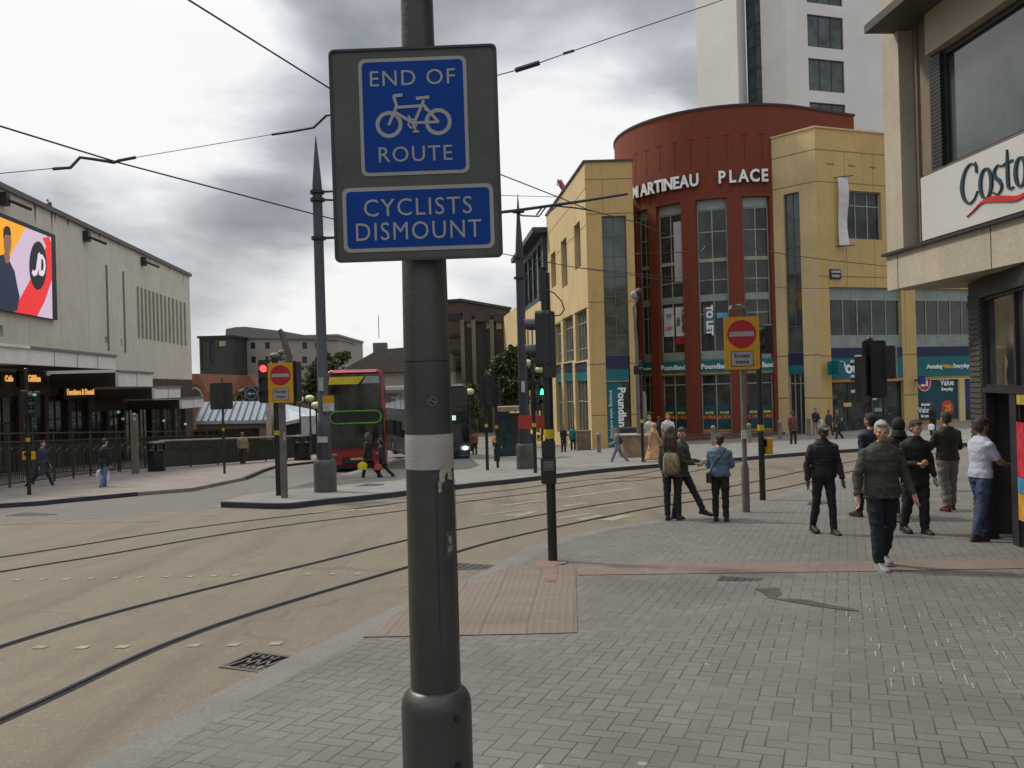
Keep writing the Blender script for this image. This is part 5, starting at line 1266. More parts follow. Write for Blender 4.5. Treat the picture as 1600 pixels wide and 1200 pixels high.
# ---- overhead wires
def wire(name, label, pts, r=.012, cat='wire', group='overhead tram wires'):
    P = [W(*p) for p in pts]; c = P[len(P)//2]; e = MB(); e.tube(P, r, 6)
    # smooth sag between supports
    o = e.build(name, DKW); return tag(o, label, cat, group)
wire('contact_wire', 'tram wire running down from the top edge behind the blue sign', [(80, -130, 7.4), (295, 0, 8.5), (515, 138, 10.6), (650, 210, 12.5), (783, 273, 14.5), (880, 311, 16), (920, 328, 17), (1000, 349, 18.5), (1040, 366, 20)], .010)
wire('contact_wire', 'tram wire crossing the left sky down to the island column', [(-200, 120, 9.4), (0, 197, 11.6), (185, 254, 13.4), (500, 337, 17), (640, 372, 20), (783, 396, 24), (900, 418, 29), (1100, 446, 40)], .013)
wire('span_wire', 'thin span wire at the far left reaching the bent arm', [(-120, 278, 11), (0, 271, 12.3), (84, 263, 13)], .007)
wire('pull_arm', 'thick bent pull off arm hanging on the left tram wire', [(82, 264, 13), (110, 262, 13.1), (125, 246, 13.2), (148, 249, 13.25), (178, 254, 13.3), (186, 251, 13.3), (212, 246, 13.3)], .026, 'wire arm')
wire('span_wire', 'thin span wire between the bent arm and the blue sign', [(186, 252, 13.3), (212, 246, 13.3), (425, 210, 12.2)], .006)
wire('insulator', 'bent insulator arm meeting the left edge of the blue sign', [(425, 210, 12.2), (457, 205, 12.1), (490, 199, 12), (510, 180, 11.9), (530, 177, 11.8), (600, 172, 11.6)], .020, 'insulator')
wire('span_wire', 'span wire leaving the sign toward the white tower', [(600, 172, 11.6), (783, 116, 12), (806, 110, 12)], .007)
wire('insulator', 'short dark insulator bar on the wire right of the blue sign', [(805, 110, 12), (843, 98, 12)], .035, 'insulator')
wire('span_wire', 'upper span wire rising past the tower to the top right', [(843, 98, 12), (900, 78, 12.2), (960, 57, 12.6), (1100, 10, 13.5), (1200, -25, 14)], .007)
wire('insulator', 'small insulator on the span wire right of the sign', [(880, 84, 12.2), (897, 79, 12.2)], .02, 'insulator')
wire('span_wire', 'faint wire crossing the front of the red drum', [(990, 397, 48), (1000, 396, 38), (1095, 393, 38), (1103, 384, 38), (1150, 382, 38), (1230, 398, 39), (1300, 407, 40), (1386, 416, 40)], .018)
wire('span_wire', 'low wire from the tapered column across the ochre wing', [(812, 402, DB), (900, 418, 36), (1000, 428, 39), (1230, 450, 42), (1386, 452, 44)], .015)
wire('span_wire', 'faint wire between the sign and the farther column', [(783, 305, 26), (806, 306, DB), (880, 308, 36)], .012)

# ================================================================ STREET FURNITURE
# grey stone post
q = GP(212, 744); D = q.y; e = MB(); k = D/F; e.box(q.x-.13, q.x+.13, q.y-.13, q.y+.13, q.z-.1, W(212, 647, D).z); e = e.build('information_post', mat('stone_post', (.13, .115, .085), .7, .2, 2), None, bevel=.02)
tag(e, 'tall square grey brown post standing before the left railing', 'post')
mb = MB(); c = W(210, 655, D-.14); mb.ell(c, .08, .015, .07); mb.build('emblem', NW, e)
def bin_(px, py, ytop, w, label):
    q = GP(px, py); k = q.y/F; h = W(px, ytop, q.y).z-q.z; r = w*k/2; e = empty('litter_bin', q, label, 'bin', 'black litter bins')
    mb = MB(); mb.lathe((q.x, q.y), [(r*.92, q.z), (r, q.z+.06), (r, q.z+h*.72)], 20); mb.build('body', BLK, e, smooth=True)
    mb = MB(); mb.lathe((q.x, q.y), [(r*1.05, q.z+h*.9), (r*1.05, q.z+h*.95), (r*.6, q.z+h)], 20); 
    mb.build('lid', BLK, e, smooth=True); mb = MB()
    for a in (0.4, 2.0, 3.5, 5.1): x, y = q.x+r*.9*math.cos(a), q.y+r*.9*math.sin(a); mb.box(x-.05, x+.05, y-.05, y+.05, q.z+h*.7, q.z+h*.92)
    mb.build('lid_support', BLK, e)
bin_(245, 740, 689, 26, 'black round litter bin right of the grey post at the railing')
bin_(473, 722, 679, 26, 'black litter bin beside the tapered column near the red bus')
# railings on the left: curly topped panels then a dark solid balustrade
RG = mat('railing_paint', (.035, .04, .03), .45, .3, 2); RGO = mat('railing_scroll', (.30, .25, .13), .5, .3, 5)
def railing(A, B, h, label, scroll=True, solid=False):
    A, B = Vector(A), Vector(B); e = empty('railing', (A.x, A.y, g(A.x, A.y)), label, 'railing'); w = Wall((A.x, A.y), (B.x, B.y)); n = max(1, int(w.len/1.8))
    gz_ = lambda s: g(*(w.pt(s, 0, 0)[:2]))+.1
    pm = MB(); rm = MB(); sm_ = MB()
    for i in range(n):
        a, b = w.len*i/n, w.len*(i+1)/n; za, zb_ = gz_(a), gz_(b)
        mb = MB(); mb.tube([w.pt(a, 0, za-.1), w.pt(a, 0, za+h+.05)], .04, 8); mb.build('railing_post', RG, e)
        mb = MB()
        for zz in ((.12, .16), (h-.32, h-.28), (h-.03, h+.02)):
            mb.add([w.pt(a, -.02, za+zz[0]), w.pt(b, -.02, zb_+zz[0]), w.pt(b, .02, zb_+zz[0]), w.pt(a, .02, za+zz[0]), w.pt(a, -.02, za+zz[1]), w.pt(b, -.02, zb_+zz[1]), w.pt(b, .02, zb_+zz[1]), w.pt(a, .02, za+zz[1])], [(0,3,2,1),(4,5,6,7),(0,1,5,4),(1,2,6,5),(2,3,7,6),(3,0,4,7)])
        m_ = int((b-a)/.15)
        for j in range(1, m_):
            s = a+(b-a)*j/m_; z_ = gz_(s)
            if solid: continue
            mb.tube([w.pt(s, 0, z_+.14), w.pt(s, 0, z_+h-.3)], .014, 5)
        if solid:
            mb.add([w.pt(a+.05, 0, za+.1), w.pt(b-.05, 0, zb_+.1), w.pt(b-.05, 0, zb_+h-.05), w.pt(a+.05, 0, za+h-.05)], [(0, 1, 2, 3)])
        pn = mb.build('railing_panel', RG, e)
        if scroll:
            mb = MB(); N = 5
            for j in range(N):
                c = a+(b-a)*(j+.5)/N; z_ = gz_(c)+h-.17
                mb.tube([w.pt(c-.14, 0, z_-.1), w.pt(c-.1, 0, z_-.02), w.pt(c, 0, z_+.02), w.pt(c+.06, 0, z_+.1), w.pt(c+.0, 0, z_+.13)], .016, 5)
            mb.build('scroll', RGO, pn)
    return e
ra = GP(-60, 757); rb = GP(250, 737); rc = GP(330, 733); rd = GP(480, 719)
railing((ra.x-6, ra.y-4), (rb.x, rb.y), 1.35, 'dark railing with curled tops along the left pavement')
railing((rb.x+.1, rb.y), (rd.x, rd.y), 1.3, 'dark solid balustrade curving away behind the bins', False, True)
mb = MB(); w = Wall((rb.x, rb.y), (rd.x, rd.y)); mb.tube([w.pt(0, 0, g(rb.x, rb.y)+1.5), w.pt(w.len, 0, g(rd.x, rd.y)+1.5)], .05, 8); tag(mb.build('handrail', mat('handrail_tan', (.3, .24, .16), .5)), 'pale brown handrail on top of the dark balustrade', 'handrail')
q = LW.pt(25, -6.5, 0); q2_ = LW.pt(74, -6.5, 0)
railing((q.x, q.y), (q2_.x, q2_.y), 1.9, 'second dark railing close to the shops under the stepped canopy', False, False)
# bollards
proto = None
BO = mat('bollard_grey', (.20, .18, .155), .6, .2, 3)
for i, (px, pyb, yt, r, lab) in enumerate([(1115, 700, 669, .11, 'stone grey bollard at the drum, behind the denim jacket woman'), (1171, 696, 663, .1, 'stone grey bollard right behind the no entry post'), (1219, 690, 656, .1, 'stone grey bollard at the right edge of the drum'), (1264, 684, 655, .1, 'stone grey bollard before the pale chamfered pier'), (936, 711, 684, .1, 'stone grey bollard at the ochre corner pier')]):
    q = GP(px, pyb); q.z += .13
    if proto is None:
        e = empty('bollard', q, lab, 'bollard', 'bollards before the shopping centre'); mb = MB(); mb.lathe((0, 0), [(.11, 0), (.1, .85), (.115, .87), (.115, .93), (.1, .98), (.04, 1.02)], 14); mb.build('shaft', BO, e, smooth=True, local=True)
        mb = MB(); mb.lathe((0, 0), [(.105, .72), (.105, .78)], 14); mb.build('collar', GALV, e, local=True); proto = e
    else:
        e = copy_tree(proto); e.location = q; e['label'] = lab
q = GP(1007, 712); q.z += .1; D = q.y; mb = MB(); k = D/F; mb.lathe((q.x, q.y), [(5.5*k, q.z-.1), (5.5*k, W(1006, 618, D).z), (4*k, W(1006, 612, D).z)], 16)
tag(mb.build('stone_pillar', mat('pillar_stone', (.17, .155, .125), .6, .15, 2), smooth=True), 'tall round grey pillar behind the black post at the red drum', 'pillar')
# stone bench / planter and equipment cabinet
q = GP(1000, 720); k = q.y/F; M = Matrix.Translation((q.x, q.y+.5, q.z+.1)); e = empty('stone_planter', (q.x, q.y+.5, q.z+.1), 'low tan stone planter block behind the slim black post', 'planter')
ST = mat('planter_stone', (.22, .15, .09), .85, .45, 2.2, bump=.3)
mb = MB(); mb.box(-24*k, 34*k, 0, 1.6, -.1, 34*k, M); mb.build('stone_block', ST, e, bevel=.04)
mb = MB(); mb.box(-25*k, 10*k, -.03, 1.2, 34*k+.002, 36*k, M); mb.build('coping', mat('coping_tan', (.27, .22, .16), .8), e)
q = GP(990, 712); k = q.y/F; mb = MB(); mb.box(q.x-17*k, q.x+12*k, q.y+1, q.y+1.8, q.z, q.z+42*k); tag(mb.build('utility_cabinet', mat('cabinet_dark', (.03, .033, .03), .5), bevel=.03), 'dark utility cabinet between the planter and the red drum', 'cabinet')
q = GP(914, 707); k = q.y/F; mb = MB(); mb.box(q.x-12*k, q.x+10*k, q.y, q.y+.8, q.z, q.z+32*k); mb.box(q.x-13*k, q.x+11*k, q.y-.02, q.y+.82, q.z+32*k+.002, q.z+34*k)
tag(mb.build('street_cabinet', mat('cabinet_brown', (.14, .10, .06), .6, .3, 3), bevel=.02), 'brown street cabinet at the foot of the ochre corner pier', 'cabinet')
# bus shelter with poster, left of the green light
q = GP(806, 722); k = q.y/F; D = q.y; e = empty('bus_shelter', q, 'dark bus shelter with a teal poster behind the tapered column', 'bus shelter')
mb = MB(); mb.box(q.x-27*k, q.x+22*k, q.y-.6, q.y+1.2, W(800, 642, D).z, W(800, 635, D).z); mb.build('roof', mat('shelter_roof', (.2, .17, .12), .6), e)
mb = MB(); mb.box(q.x-25*k, q.x-2*k, q.y+.9, q.y+1.0, q.z+.3, W(800, 645, D).z-.05); pn = mb.build('poster_case', mat('poster_teal', (.012, .045, .042), .3, .8, 2.5), e)
mb = MB(); mb.box(q.x-27*k, q.x+20*k, q.y+1.0, q.y+1.06, q.z+.2, W(800, 640, D).z-.2); mb.build('glass_wall', GLD, e)
mb = MB()
for x in (-27, 20):
    for y in (-.4, 1.1): mb2 = MB(); mb2.box(q.x+x*k-.04, q.x+x*k+.04, q.y+y-.04, q.y+y+.04, q.z-.1, W(800, 641, D).z); mb2.build('shelter_post', DARK, e)
# lamps: small globe street lamps near the left bus
proto = None
for px, py, D in [(468, 624, 60), (484, 622, 60), (494, 633, 56), (734, 612, 58), (824, 567, 55), (844, 577, 57)]:
    p = W(px, py, D); gz2 = g(p.x, p.y)
    lab = {468: 'left of the pair of globe lamps beside the dark pole', 484: 'right of the pair of globe lamps beside the tapered column', 494: 'lower globe lamp just left of the tapered column', 734: 'globe lamp above the dark bus roof edge', 824: 'upper globe lamp in front of the tree by the column', 844: 'globe lamp right of the tapered column under the signal'}[px]
    e = empty('globe_lamp', (p.x, p.y, gz2), lab, 'street lamp', 'globe street lamps'); mb = MB(); mb.tube([Vector((p.x, p.y, gz2)), p-Vector((0, 0, .2))], [.08, .05], 8); mb.build('lamp_pole', DARK, e)
    mb = MB(); mb.ell(p, .32, .32, .22); mb.build('globe', mat('globe_cream', (.6, .58, .35), .4), e, smooth=True)

# ================================================================ BUSES
def bus(name, label, F0, yaw, body, trim, L=10.6, Wd=2.5, Hh=4.3, dest=True, loop=True, lights=None):
    """origin: middle of the front at ground; front faces local -Y"""
    e = empty(name, F0, label, 'bus'); M = Matrix.Translation(F0) @ Matrix.Rotation(yaw, 4, 'Z'); hw = Wd/2
    def prof(y, z0, z1, w0, w1, r=.25): 
        return [(x, y, z) for x, z in [(-w0, z0), (w0, z0), (w0, z0+.9), (w1, (z0+z1)/2), (w1, z1-r), (w1-r*.35, z1-r*.3), (w1-r, z1), (-w1+r, z1), (-w1+r*.35, z1-r*.3), (-w1, z1-r), (-w1, (z0+z1)/2), (-w0, z0+.9)]]
    mb = MB(); rings = [prof(.12, .35, Hh-.28, hw-.14, hw-.24), prof(.02, .3, Hh-.12, hw-.04, hw-.1), prof(.25, .28, Hh, hw, hw-.04), prof(L-.3, .28, Hh, hw, hw-.04), prof(L, .4, Hh-.15, hw-.1, hw-.14)]
    mb.loft(rings, 0, M); mb.build('body', body, e)
    G2 = glass('bus_glass', (.018, .02, .018), .06, .8)
    def fr(x0, x1, z0, z1, y, m, nm, par, r=.12, t=.05):
        mb = MB(); mb.prism([(a+(x0+x1)/2, b+(z0+z1)/2) for a, b in rrect(x1-x0, z1-z0, r)], y, y+t, M); return mb.build(nm, m, par)
    up = fr(-hw+.12, hw-.12, 2.62, Hh-.2, -.03, G2, 'upper_windscreen', e)
    lo = fr(-hw+.1, hw-.1, 1.02, 2.02, -.03, G2, 'lower_windscreen', e)
    mb = MB(); mb.box(-.03, .03, -.04, -.028, 1.05, 2.0, M); mb.build('wiper', BLK, lo)
    mid = fr(-hw+.06, hw-.06, 2.0, 2.66, -.045, mat('bus_black', (.012, .014, .013), .3), 'destination_panel', e)
    if loop:
        mb = MB(); o = rrect(2*hw-.3, .58, .28, 8); i_ = rrect(2*hw-.42, .46, .22, 8); n = len(o)
        vs = [(p[0], -.06, p[1]+2.33) for p in o]+[(p[0], -.06, p[1]+2.33) for p in i_]+[(p[0], -.03, p[1]+2.33) for p in o]
        mb.add(vs, [(k, (k+1) % n, n+(k+1) % n, n+k) for k in range(n)]+[(k, 2*n+k, 2*n+(k+1) % n, (k+1) % n) for k in range(n)], 0, M); mb.build('green_loop', mat('loop_green', (.07, .27, .015), .4), mid)
        mb = MB(); mb.prism([(-hw+.16, Hh-.62), (.15, Hh-.62), (.4, Hh-.3), (-hw+.2, Hh-.3)], -.045, -.032, M); mb.build('roof_sign', mat('roof_sign', (.5, .42, .02), .5, .15, 5), up)
        mb = MB(); mb.prism([(.3, Hh-.6), (hw-.2, Hh-.6), (hw-.24, Hh-.3), (.5, Hh-.3)], -.04, -.031, M); mb.build('reflection_strip', mat('silver', (.25, .26, .27), .3), up)
    else:
        mb = MB(); mb.box(-.4, .45, -.055, -.044, 2.2, 2.45, M); mb.build('destination_display', glow('dest', (.7, 1, .7), .7), mid)
    gr = fr(-.62, .62, .36, .62, -.02, BLK, 'grille', e, .04)
    mb = MB(); mb.box(-.26, .26, -.035, -.022, .5, .6, M); mb.build('number_plate', mat('plate_yellow', (.35, .3, .1), .5), e)
    for s in (-1, 1):
        mb = MB(); mb.ell((s*(hw-.32), 0, .72), .17, .06, .1, M=M); mb.build('headlight', glow('headlight_on', (.8, .95, 1), lights) if (lights and s == 1) else GALV, e, smooth=True)
        mb = MB(); mb.tube([M @ Vector((s*(hw-.05), 0, 2.1)), M @ Vector((s*(hw+.18), -.15, 2.1)), M @ Vector((s*(hw+.2), -.18, 1.95))], .025, 6); mb.box(s*(hw+.2)-.09, s*(hw+.2)+.09, -.24, -.16, 1.55, 1.98, M); mb.build('mirror', BLK, e)
        for k in range(6):
            y0 = .6+(L-1.2)*k/6; mb = MB(); sx = s*(hw+.004)
            x0, x1 = sorted((s*(hw-.06), s*(hw+.012))); mb.box(x0, x1, y0, y0+(L-1.2)/6-.1, 2.75, 3.65, M); mb.build('side_window', G2, e)
            mb = MB(); mb.box(x0, x1, y0, y0+(L-1.2)/6-.1, 1.15, 2.05, M); mb.build('side_window', G2, e)
        for y in (2.2, L-3):
            mb = MB(); x0, x1 = sorted((s*(hw-.3), s*(hw+.01))); mb.tube([M @ Vector((x0, y, .5)), M @ Vector((x1, y, .5))], .5, 20); wh = mb.build('wheel', BLK, e)
            mb = MB(); mb.tube([M @ Vector((x0-.01, y, .5)), M @ Vector((x1+.012, y, .5))], .24, 16); mb.build('rim', GALV, wh)
    mb = MB(); mb.box(-hw+.05, hw-.05, .1, L-.3, .14, .3, M); mb.build('underside', BLK, e)
    if trim:
        for s in (-1, 1):
            mb = MB(); mb.prism([(s*(hw-.13), 2.6), (s*(hw-.0), 2.6), (s*(hw-.04), Hh-.15), (s*(hw-.3), Hh-.03), (s*(hw-.34), Hh-.1), (s*(hw-.15), Hh-.25)], -.035, .1, M); mb.build('front_trim', trim, e)
    return e
BR_ = mat('bus_red', (.30, .012, .012), .3, .15, 1, spec=.6); 
q = GP(556, 737); bus('double_decker_bus', 'red double decker bus with a green outlined destination panel', Vector((W(557, 700, q.y).x, q.y, q.z)), .14, BR_, mat('bus_trim_red', (.3, .05, .06), .4), Hh=4.35)
q = GP(705, 722); q.y = 45; q.x = W(700, 700, 45).x; bus('double_decker_bus', 'dark double decker bus partly hidden by the big post', Vector((q.x, q.y, W(700, 723, 45).z)), .35, mat('bus_dark', (.035, .04, .045), .35, .2, 1, spec=.6), None, Hh=4.1, loop=False, lights=4)
e = bpy.data.objects['double_decker_bus.001']

# ================================================================ FAR BUILDINGS
def simple_building(name, label, A, B, depth, ztop, wins, m, wm=None, roofm=None, roofh=.3, zbot=None):
    w = Wall(A, B); zb_ = zbot if zbot is not None else g(A[0], A[1])-2; e = empty(name, (A[0], A[1], zb_+2), label, 'building')
    mb = MB(); facade(mb, w, 0, w.len, zb_, ztop, wins, t=.3)
    a, b = w.pt(0, 0, 0), w.pt(w.len, 0, 0); c, d = w.pt(w.len, depth, 0), w.pt(0, depth, 0)
    facade(mb, Wall((b.x, b.y), (c.x, c.y)), 0, depth, zb_, ztop, []); facade(mb, Wall((d.x, d.y), (a.x, a.y)), 0, depth, zb_, ztop, []); mb.build('wall', m, e)
    mb = MB(); wbox(mb, w, -.2, w.len+.2, -.2, depth, ztop, ztop+roofh); mb.build('roof', roofm or DARK, e)
    for h in wins: window(w, h, e, wm or DARK, GLD, 2, (), t=.2, fw=.1)
    return e, w
# grey residential block
DG_ = 118
GREYW = mat('block_grey', (.30, .275, .24), .8, .1, .3)
a, b = W(355, 560, DG_), W(528, 560, DG_)
wtmp = Wall((a.x, a.y), (b.x, b.y)); wins = [rect(wtmp, x-3.6, x+3.6, y-5, y+5) for x, y in [(395, 540), (418, 540), (476, 540), (496, 540), (396, 562), (418, 562), (476, 562), (496, 562)]]
e, w = simple_building('apartment_block', 'grey flat roofed apartment block with small square windows far behind the signals', (a.x, a.y), (b.x, b.y), 20, W(440, 528, DG_).z, wins, GREYW, None, mat('block_roof', (.2, .2, .22), .7))
mb = MB(); pr = [(352, 527), (353, 514), (368, 511), (384, 510.5), (440, 517), (495, 527), (528, 529.5)]
P = [W(x, y, DG_-.3) for x, y in pr]; P = [P[0]]+P[1:]+[W(528, 531, DG_-.3)]; n = len(P); mb.add(P+[q+Vector((0, 14, 0)) for q in P], [tuple(range(n)), tuple(range(2*n-1, n-1, -1))]+[(k, (k+1) % n, n+(k+1) % n, n+k) for k in range(n)]); mb.build('curved_roof', mat('block_top', (.17, .165, .16), .7, .1, .3), e)
a, b = W(312, 560, 112), W(364, 560, 112); wt = Wall((a.x, a.y), (b.x, b.y))
wins = [rect(wt, x0, x1, y0, y1) for x0, x1, y0, y1 in [(315, 326, 532, 578), (328, 335, 532, 570)]]
e, w = simple_building('dark_clad_block', 'dark clad block with striped glazing left of the grey apartment block', (a.x, a.y), (b.x, b.y), 12, W(340, 528, 112).z, wins, mat('clad_dark', (.035, .04, .04), .6, .3, .5))
mb = MB(); r = rect(wt, 343, 353, 533, 541); wbox(mb, wt, r[0], r[1], -.1, .1, r[2], r[3]); mb.build('lit_window', mat('lit_tan', (.35, .28, .16), .5), e)
# brick gabled halls
BRK = mat('gable_brick', (.20, .075, .045), .85, .2, .6); TRIMC = mat('gable_trim', (.36, .27, .2), .8)
for (xc, wd, yt, yb, lab) in [(306, 34, 584, 640, 'orange brick gabled hall just right of the concrete building'), (384, 44, 586, 640, 'orange brick gabled hall behind the blue turn sign')]:
    D = 96; e = empty('gabled_hall', W(xc, yb, D), lab, 'building'); mb = MB(); k = D/F; c = W(xc, yb, D); h = (yb-yt)*k; hw = wd*k/2
    M = Matrix.Translation(c); mb.prism([(-hw*1.2, -4), (hw*1.2, -4), (hw*1.2, h*.45), (hw*.3, h), (-hw*.3, h), (-hw*1.2, h*.45)], 0, 16, M); mb.build('wall', BRK, e)
    mb = MB(); N = 12
    for j in range(N):
        a0, a1 = PI*j/N, PI*(j+1)/N; mb.add([(r*math.cos(t)*hw, -.12, h*.3+r*math.sin(t)*h*.45) for t in (a0, a1) for r in (.62, .74)], [(0, 1, 3, 2)], 0, M)
    mb.box(-hw*.75, -hw*.6, -.12, 0, 0, h*.3, M); mb.box(hw*.6, hw*.75, -.12, 0, 0, h*.3, M); mb.build('arch_trim', TRIMC, e)
    mb = MB(); mb.prism([(r_*math.cos(t)*hw*.58, h*.3+math.sin(t)*h*.42) for r_, t in [(1, PI*j/10) for j in range(11)]], -.05, 0, M); mb.build('arch_window', GLD, e)
e, w = simple_building('brown_terrace', 'long low brown building between the brick gables and the signals', W(318, 640, 100)[:2], W(520, 640, 100)[:2], 8, W(430, 612, 100).z, [], mat('terrace_brown', (.16, .13, .10), .8, .2, .5))
# pale sloping glazed roof of the market entrance
D = 66; k = D/F; e = empty('market_entrance', W(390, 690, D), 'low pavilion with a pale sloping ribbed roof behind the balustrade', 'pavilion')
RF = mat('pale_roof', (.36, .39, .42), .35, .12, 1); 
P0, P1, P2_, P3 = W(304, 658, D), W(422, 656, D), W(430, 626, D+6), W(318, 628, D+6)
mb = MB(); mb.add([P0, P1, P2_, P3]+[q-Vector((0, 0, .25)) for q in (P0, P1, P2_, P3)], [(0, 1, 2, 3), (7, 6, 5, 4), (0, 4, 5, 1), (1, 5, 6, 2), (2, 6, 7, 3), (3, 7, 4, 0)]); rf = mb.build('roof', RF, e)
mb = MB()
for j in range(12):
    t = j/11; mb.tube([P0.lerp(P1, t)+Vector((0, 0, .05)), P3.lerp(P2_, t)+Vector((0, 0, .05))], .07, 4)
mb.build('roof_rib', mat('roof_rib', (.12, .14, .17), .5), rf)
mb = MB(); mb.box(P0.x, P1.x, D+.4, D+6, W(360, 720, D).z, P0.z-.3); mb.build('wall', mat('pavilion_wall', (.24, .2, .15), .7, .25, 1), e)
mb = MB(); c = W(364, 670, D+.3); mb.box(c.x-3, c.x+2, c.y-.05, c.y, c.z-.9, c.z+.0); mb.build('window_band', GLD, e)
mb = MB(); a_, b__ = W(416, 628, D-1), W(426, 674, D-1); mb.box(a_.x, b__.x, D-1.2, D-.6, b__.z-.6, a_.z+.2); mb.build('pier', mat('pier_cream', (.42, .38, .3), .7), e)
P0, P1, P2_, P3 = W(440, 660, D-4), W(498, 648, D-4), W(490, 640, D+2), W(436, 630, D+2)
mb = MB(); mb.add([P0, P1, P2_, P3]+[q-Vector((0, 0, .25)) for q in (P0, P1, P2_, P3)], [(0, 1, 2, 3), (7, 6, 5, 4), (0, 4, 5, 1), (1, 5, 6, 2), (2, 6, 7, 3), (3, 7, 4, 0)]); mb.build('roof', RF, e)
mb = MB(); c0_, c1_ = W(470, 664, D-6), W(500, 678, D-6); mb.box(c0_.x, c1_.x, D-6, D-5.7, c1_.z, c0_.z+.6); mb.build('notice_board', NW, e)
mb = MB(); mb.box(W(440, 660, D-3.5).x, W(498, 660, D-3.5).x, D-3.5, D+2, W(440, 720, D).z, W(470, 662, D-3).z); mb.build('wall', DARK, e)
# brown finned building right of the post
D = 100; a, b = W(662, 560, D), W(722, 560, D-2); w = Wall((a.x, a.y), (b.x, b.y)); BRN = mat('brown_brick', (.075, .05, .035), .85, .25, .5)
e, w = simple_building('brown_brick_building', 'dark brown brick building with banded floors right of the big post', (a.x, a.y), (b.x, b.y), 14, W(700, 474, D).z, [], BRN, zbot=W(700, 579, D).z)
mb = MB()
for y in (525, 551, 577): z_ = w.loc(700, y)[1]; wbox(mb, w, 0, w.len, -.15, 0, z_-.18, z_+.25)
wbox(mb, w, 0, w.len, -.1, 0, w.loc(700, 494)[1]-.5, w.loc(700, 494)[1]+.2)
mb.build('floor_band', mat('band_dark', (.03, .025, .022), .8), e)
mb = MB(); wbox(mb, w, 0, w.len, .3, 13, g(-5, 100)-2, W(700, 579.5, D).z); mb.build('base_wall', mat('base_pale', (.30, .26, .25), .7, .1, .5), e)
a, b = W(723, 560, 98), W(800, 560, 98); FIN = mat('fin_pale', (.16, .14, .10), .8, .2, .6)
e, w = simple_building('finned_building', 'dark office block with tall pale fins beside the tree', (a.x, a.y), (b.x, b.y), 14, W(760, 497, 98).z, [], mat('office_brown', (.06, .048, .042), .8, .25, .5))
for x in (724, 741.5, 770): mb = MB(); s = w.loc(x, 560)[0]; wbox(mb, w, s-.22, s+.22, -.7, 0, g(0, 98)-1, w.loc(x, 500)[1]); mb.build('fin', FIN, e)
for x0, x1, y in ((723, 737, 486.5), (742, 767, 488), (771.5, 795, 491)): mb = MB(); wbox(mb, w, w.loc(x0, 500)[0], w.loc(x1, 500)[0], -.4, 6, w.loc((x0+x1)/2, 503)[1]+.0, w.loc((x0+x1)/2, y)[1]); mb.build('roof_box', mat('office_brown', (1, 1, 1)), e)
for x in (756, 758.5): mb = MB(); s = w.loc(x, 560)[0]; wbox(mb, w, s-.08, s+.08, -.2, 0, g(0, 98)-1, w.loc(x, 500)[1]); mb.build('fin', DARK, e)
for x, y in ((734, 506), (764, 508), (780, 509), (791, 508)): mb = MB(); s, z_ = w.loc(x, y); wbox(mb, w, s-.32, s+.32, -.05, .1, z_-.38, z_+.38); mb.build('lit_window', mat('lit_tan', (1, 1, 1)), e)
D = 92; q = W(620, 600, D); mb = MB(); mb.prism([(-5.2, -9), (6, -9), (6, 1.2), (-5.2, 1.2)], 0, 6, Matrix.Translation(q)); e = mb.build('low_station_building', mat('pale_board', (.30, .27, .26), .7, .1, .5)); tag(e, 'low pale walled building behind the red bus and the big post', 'building')
mb = MB(); mb.prism([(-5.5, 1.25), (6, 1.25), (6, 3.0), (2, 3.9), (-1.8, 3.7), (-5.2, 1.9)], -.5, 6, Matrix.Translation(q)); mb.build('roof', mat('station_roof', (.10, .09, .08), .7), e)
mb = MB(); mb.box(-2.6, -1.2, 1, 2.4, 3.4, 4.5, Matrix.Translation(q)); mb.tube([q+Vector((-2, 1.6, 5)), q+Vector((-2, 1.6, 7.5))], .04, 5); mb.build('roof_plant', GALV, e)
# red crane jib far away behind the ochre wing
D = 190; mb = MB(); c = W(890, 310, D); mb.tube([W(874, 282, D), W(892, 312, D)], .5, 4); mb.tube([W(874, 288, D), W(890, 314, D)], .3, 4); mb.tube([W(872, 280, D), W(871, 290, D)], .15, 4); mb.tube([W(892, 312, D), Vector((c.x+2, D, g(20, 190)))], .6, 4)
tag(mb.build('tower_crane', mat('crane_red', (.35, .08, .1), .6)), 'small red crane jib poking above the ochre roof', 'crane')

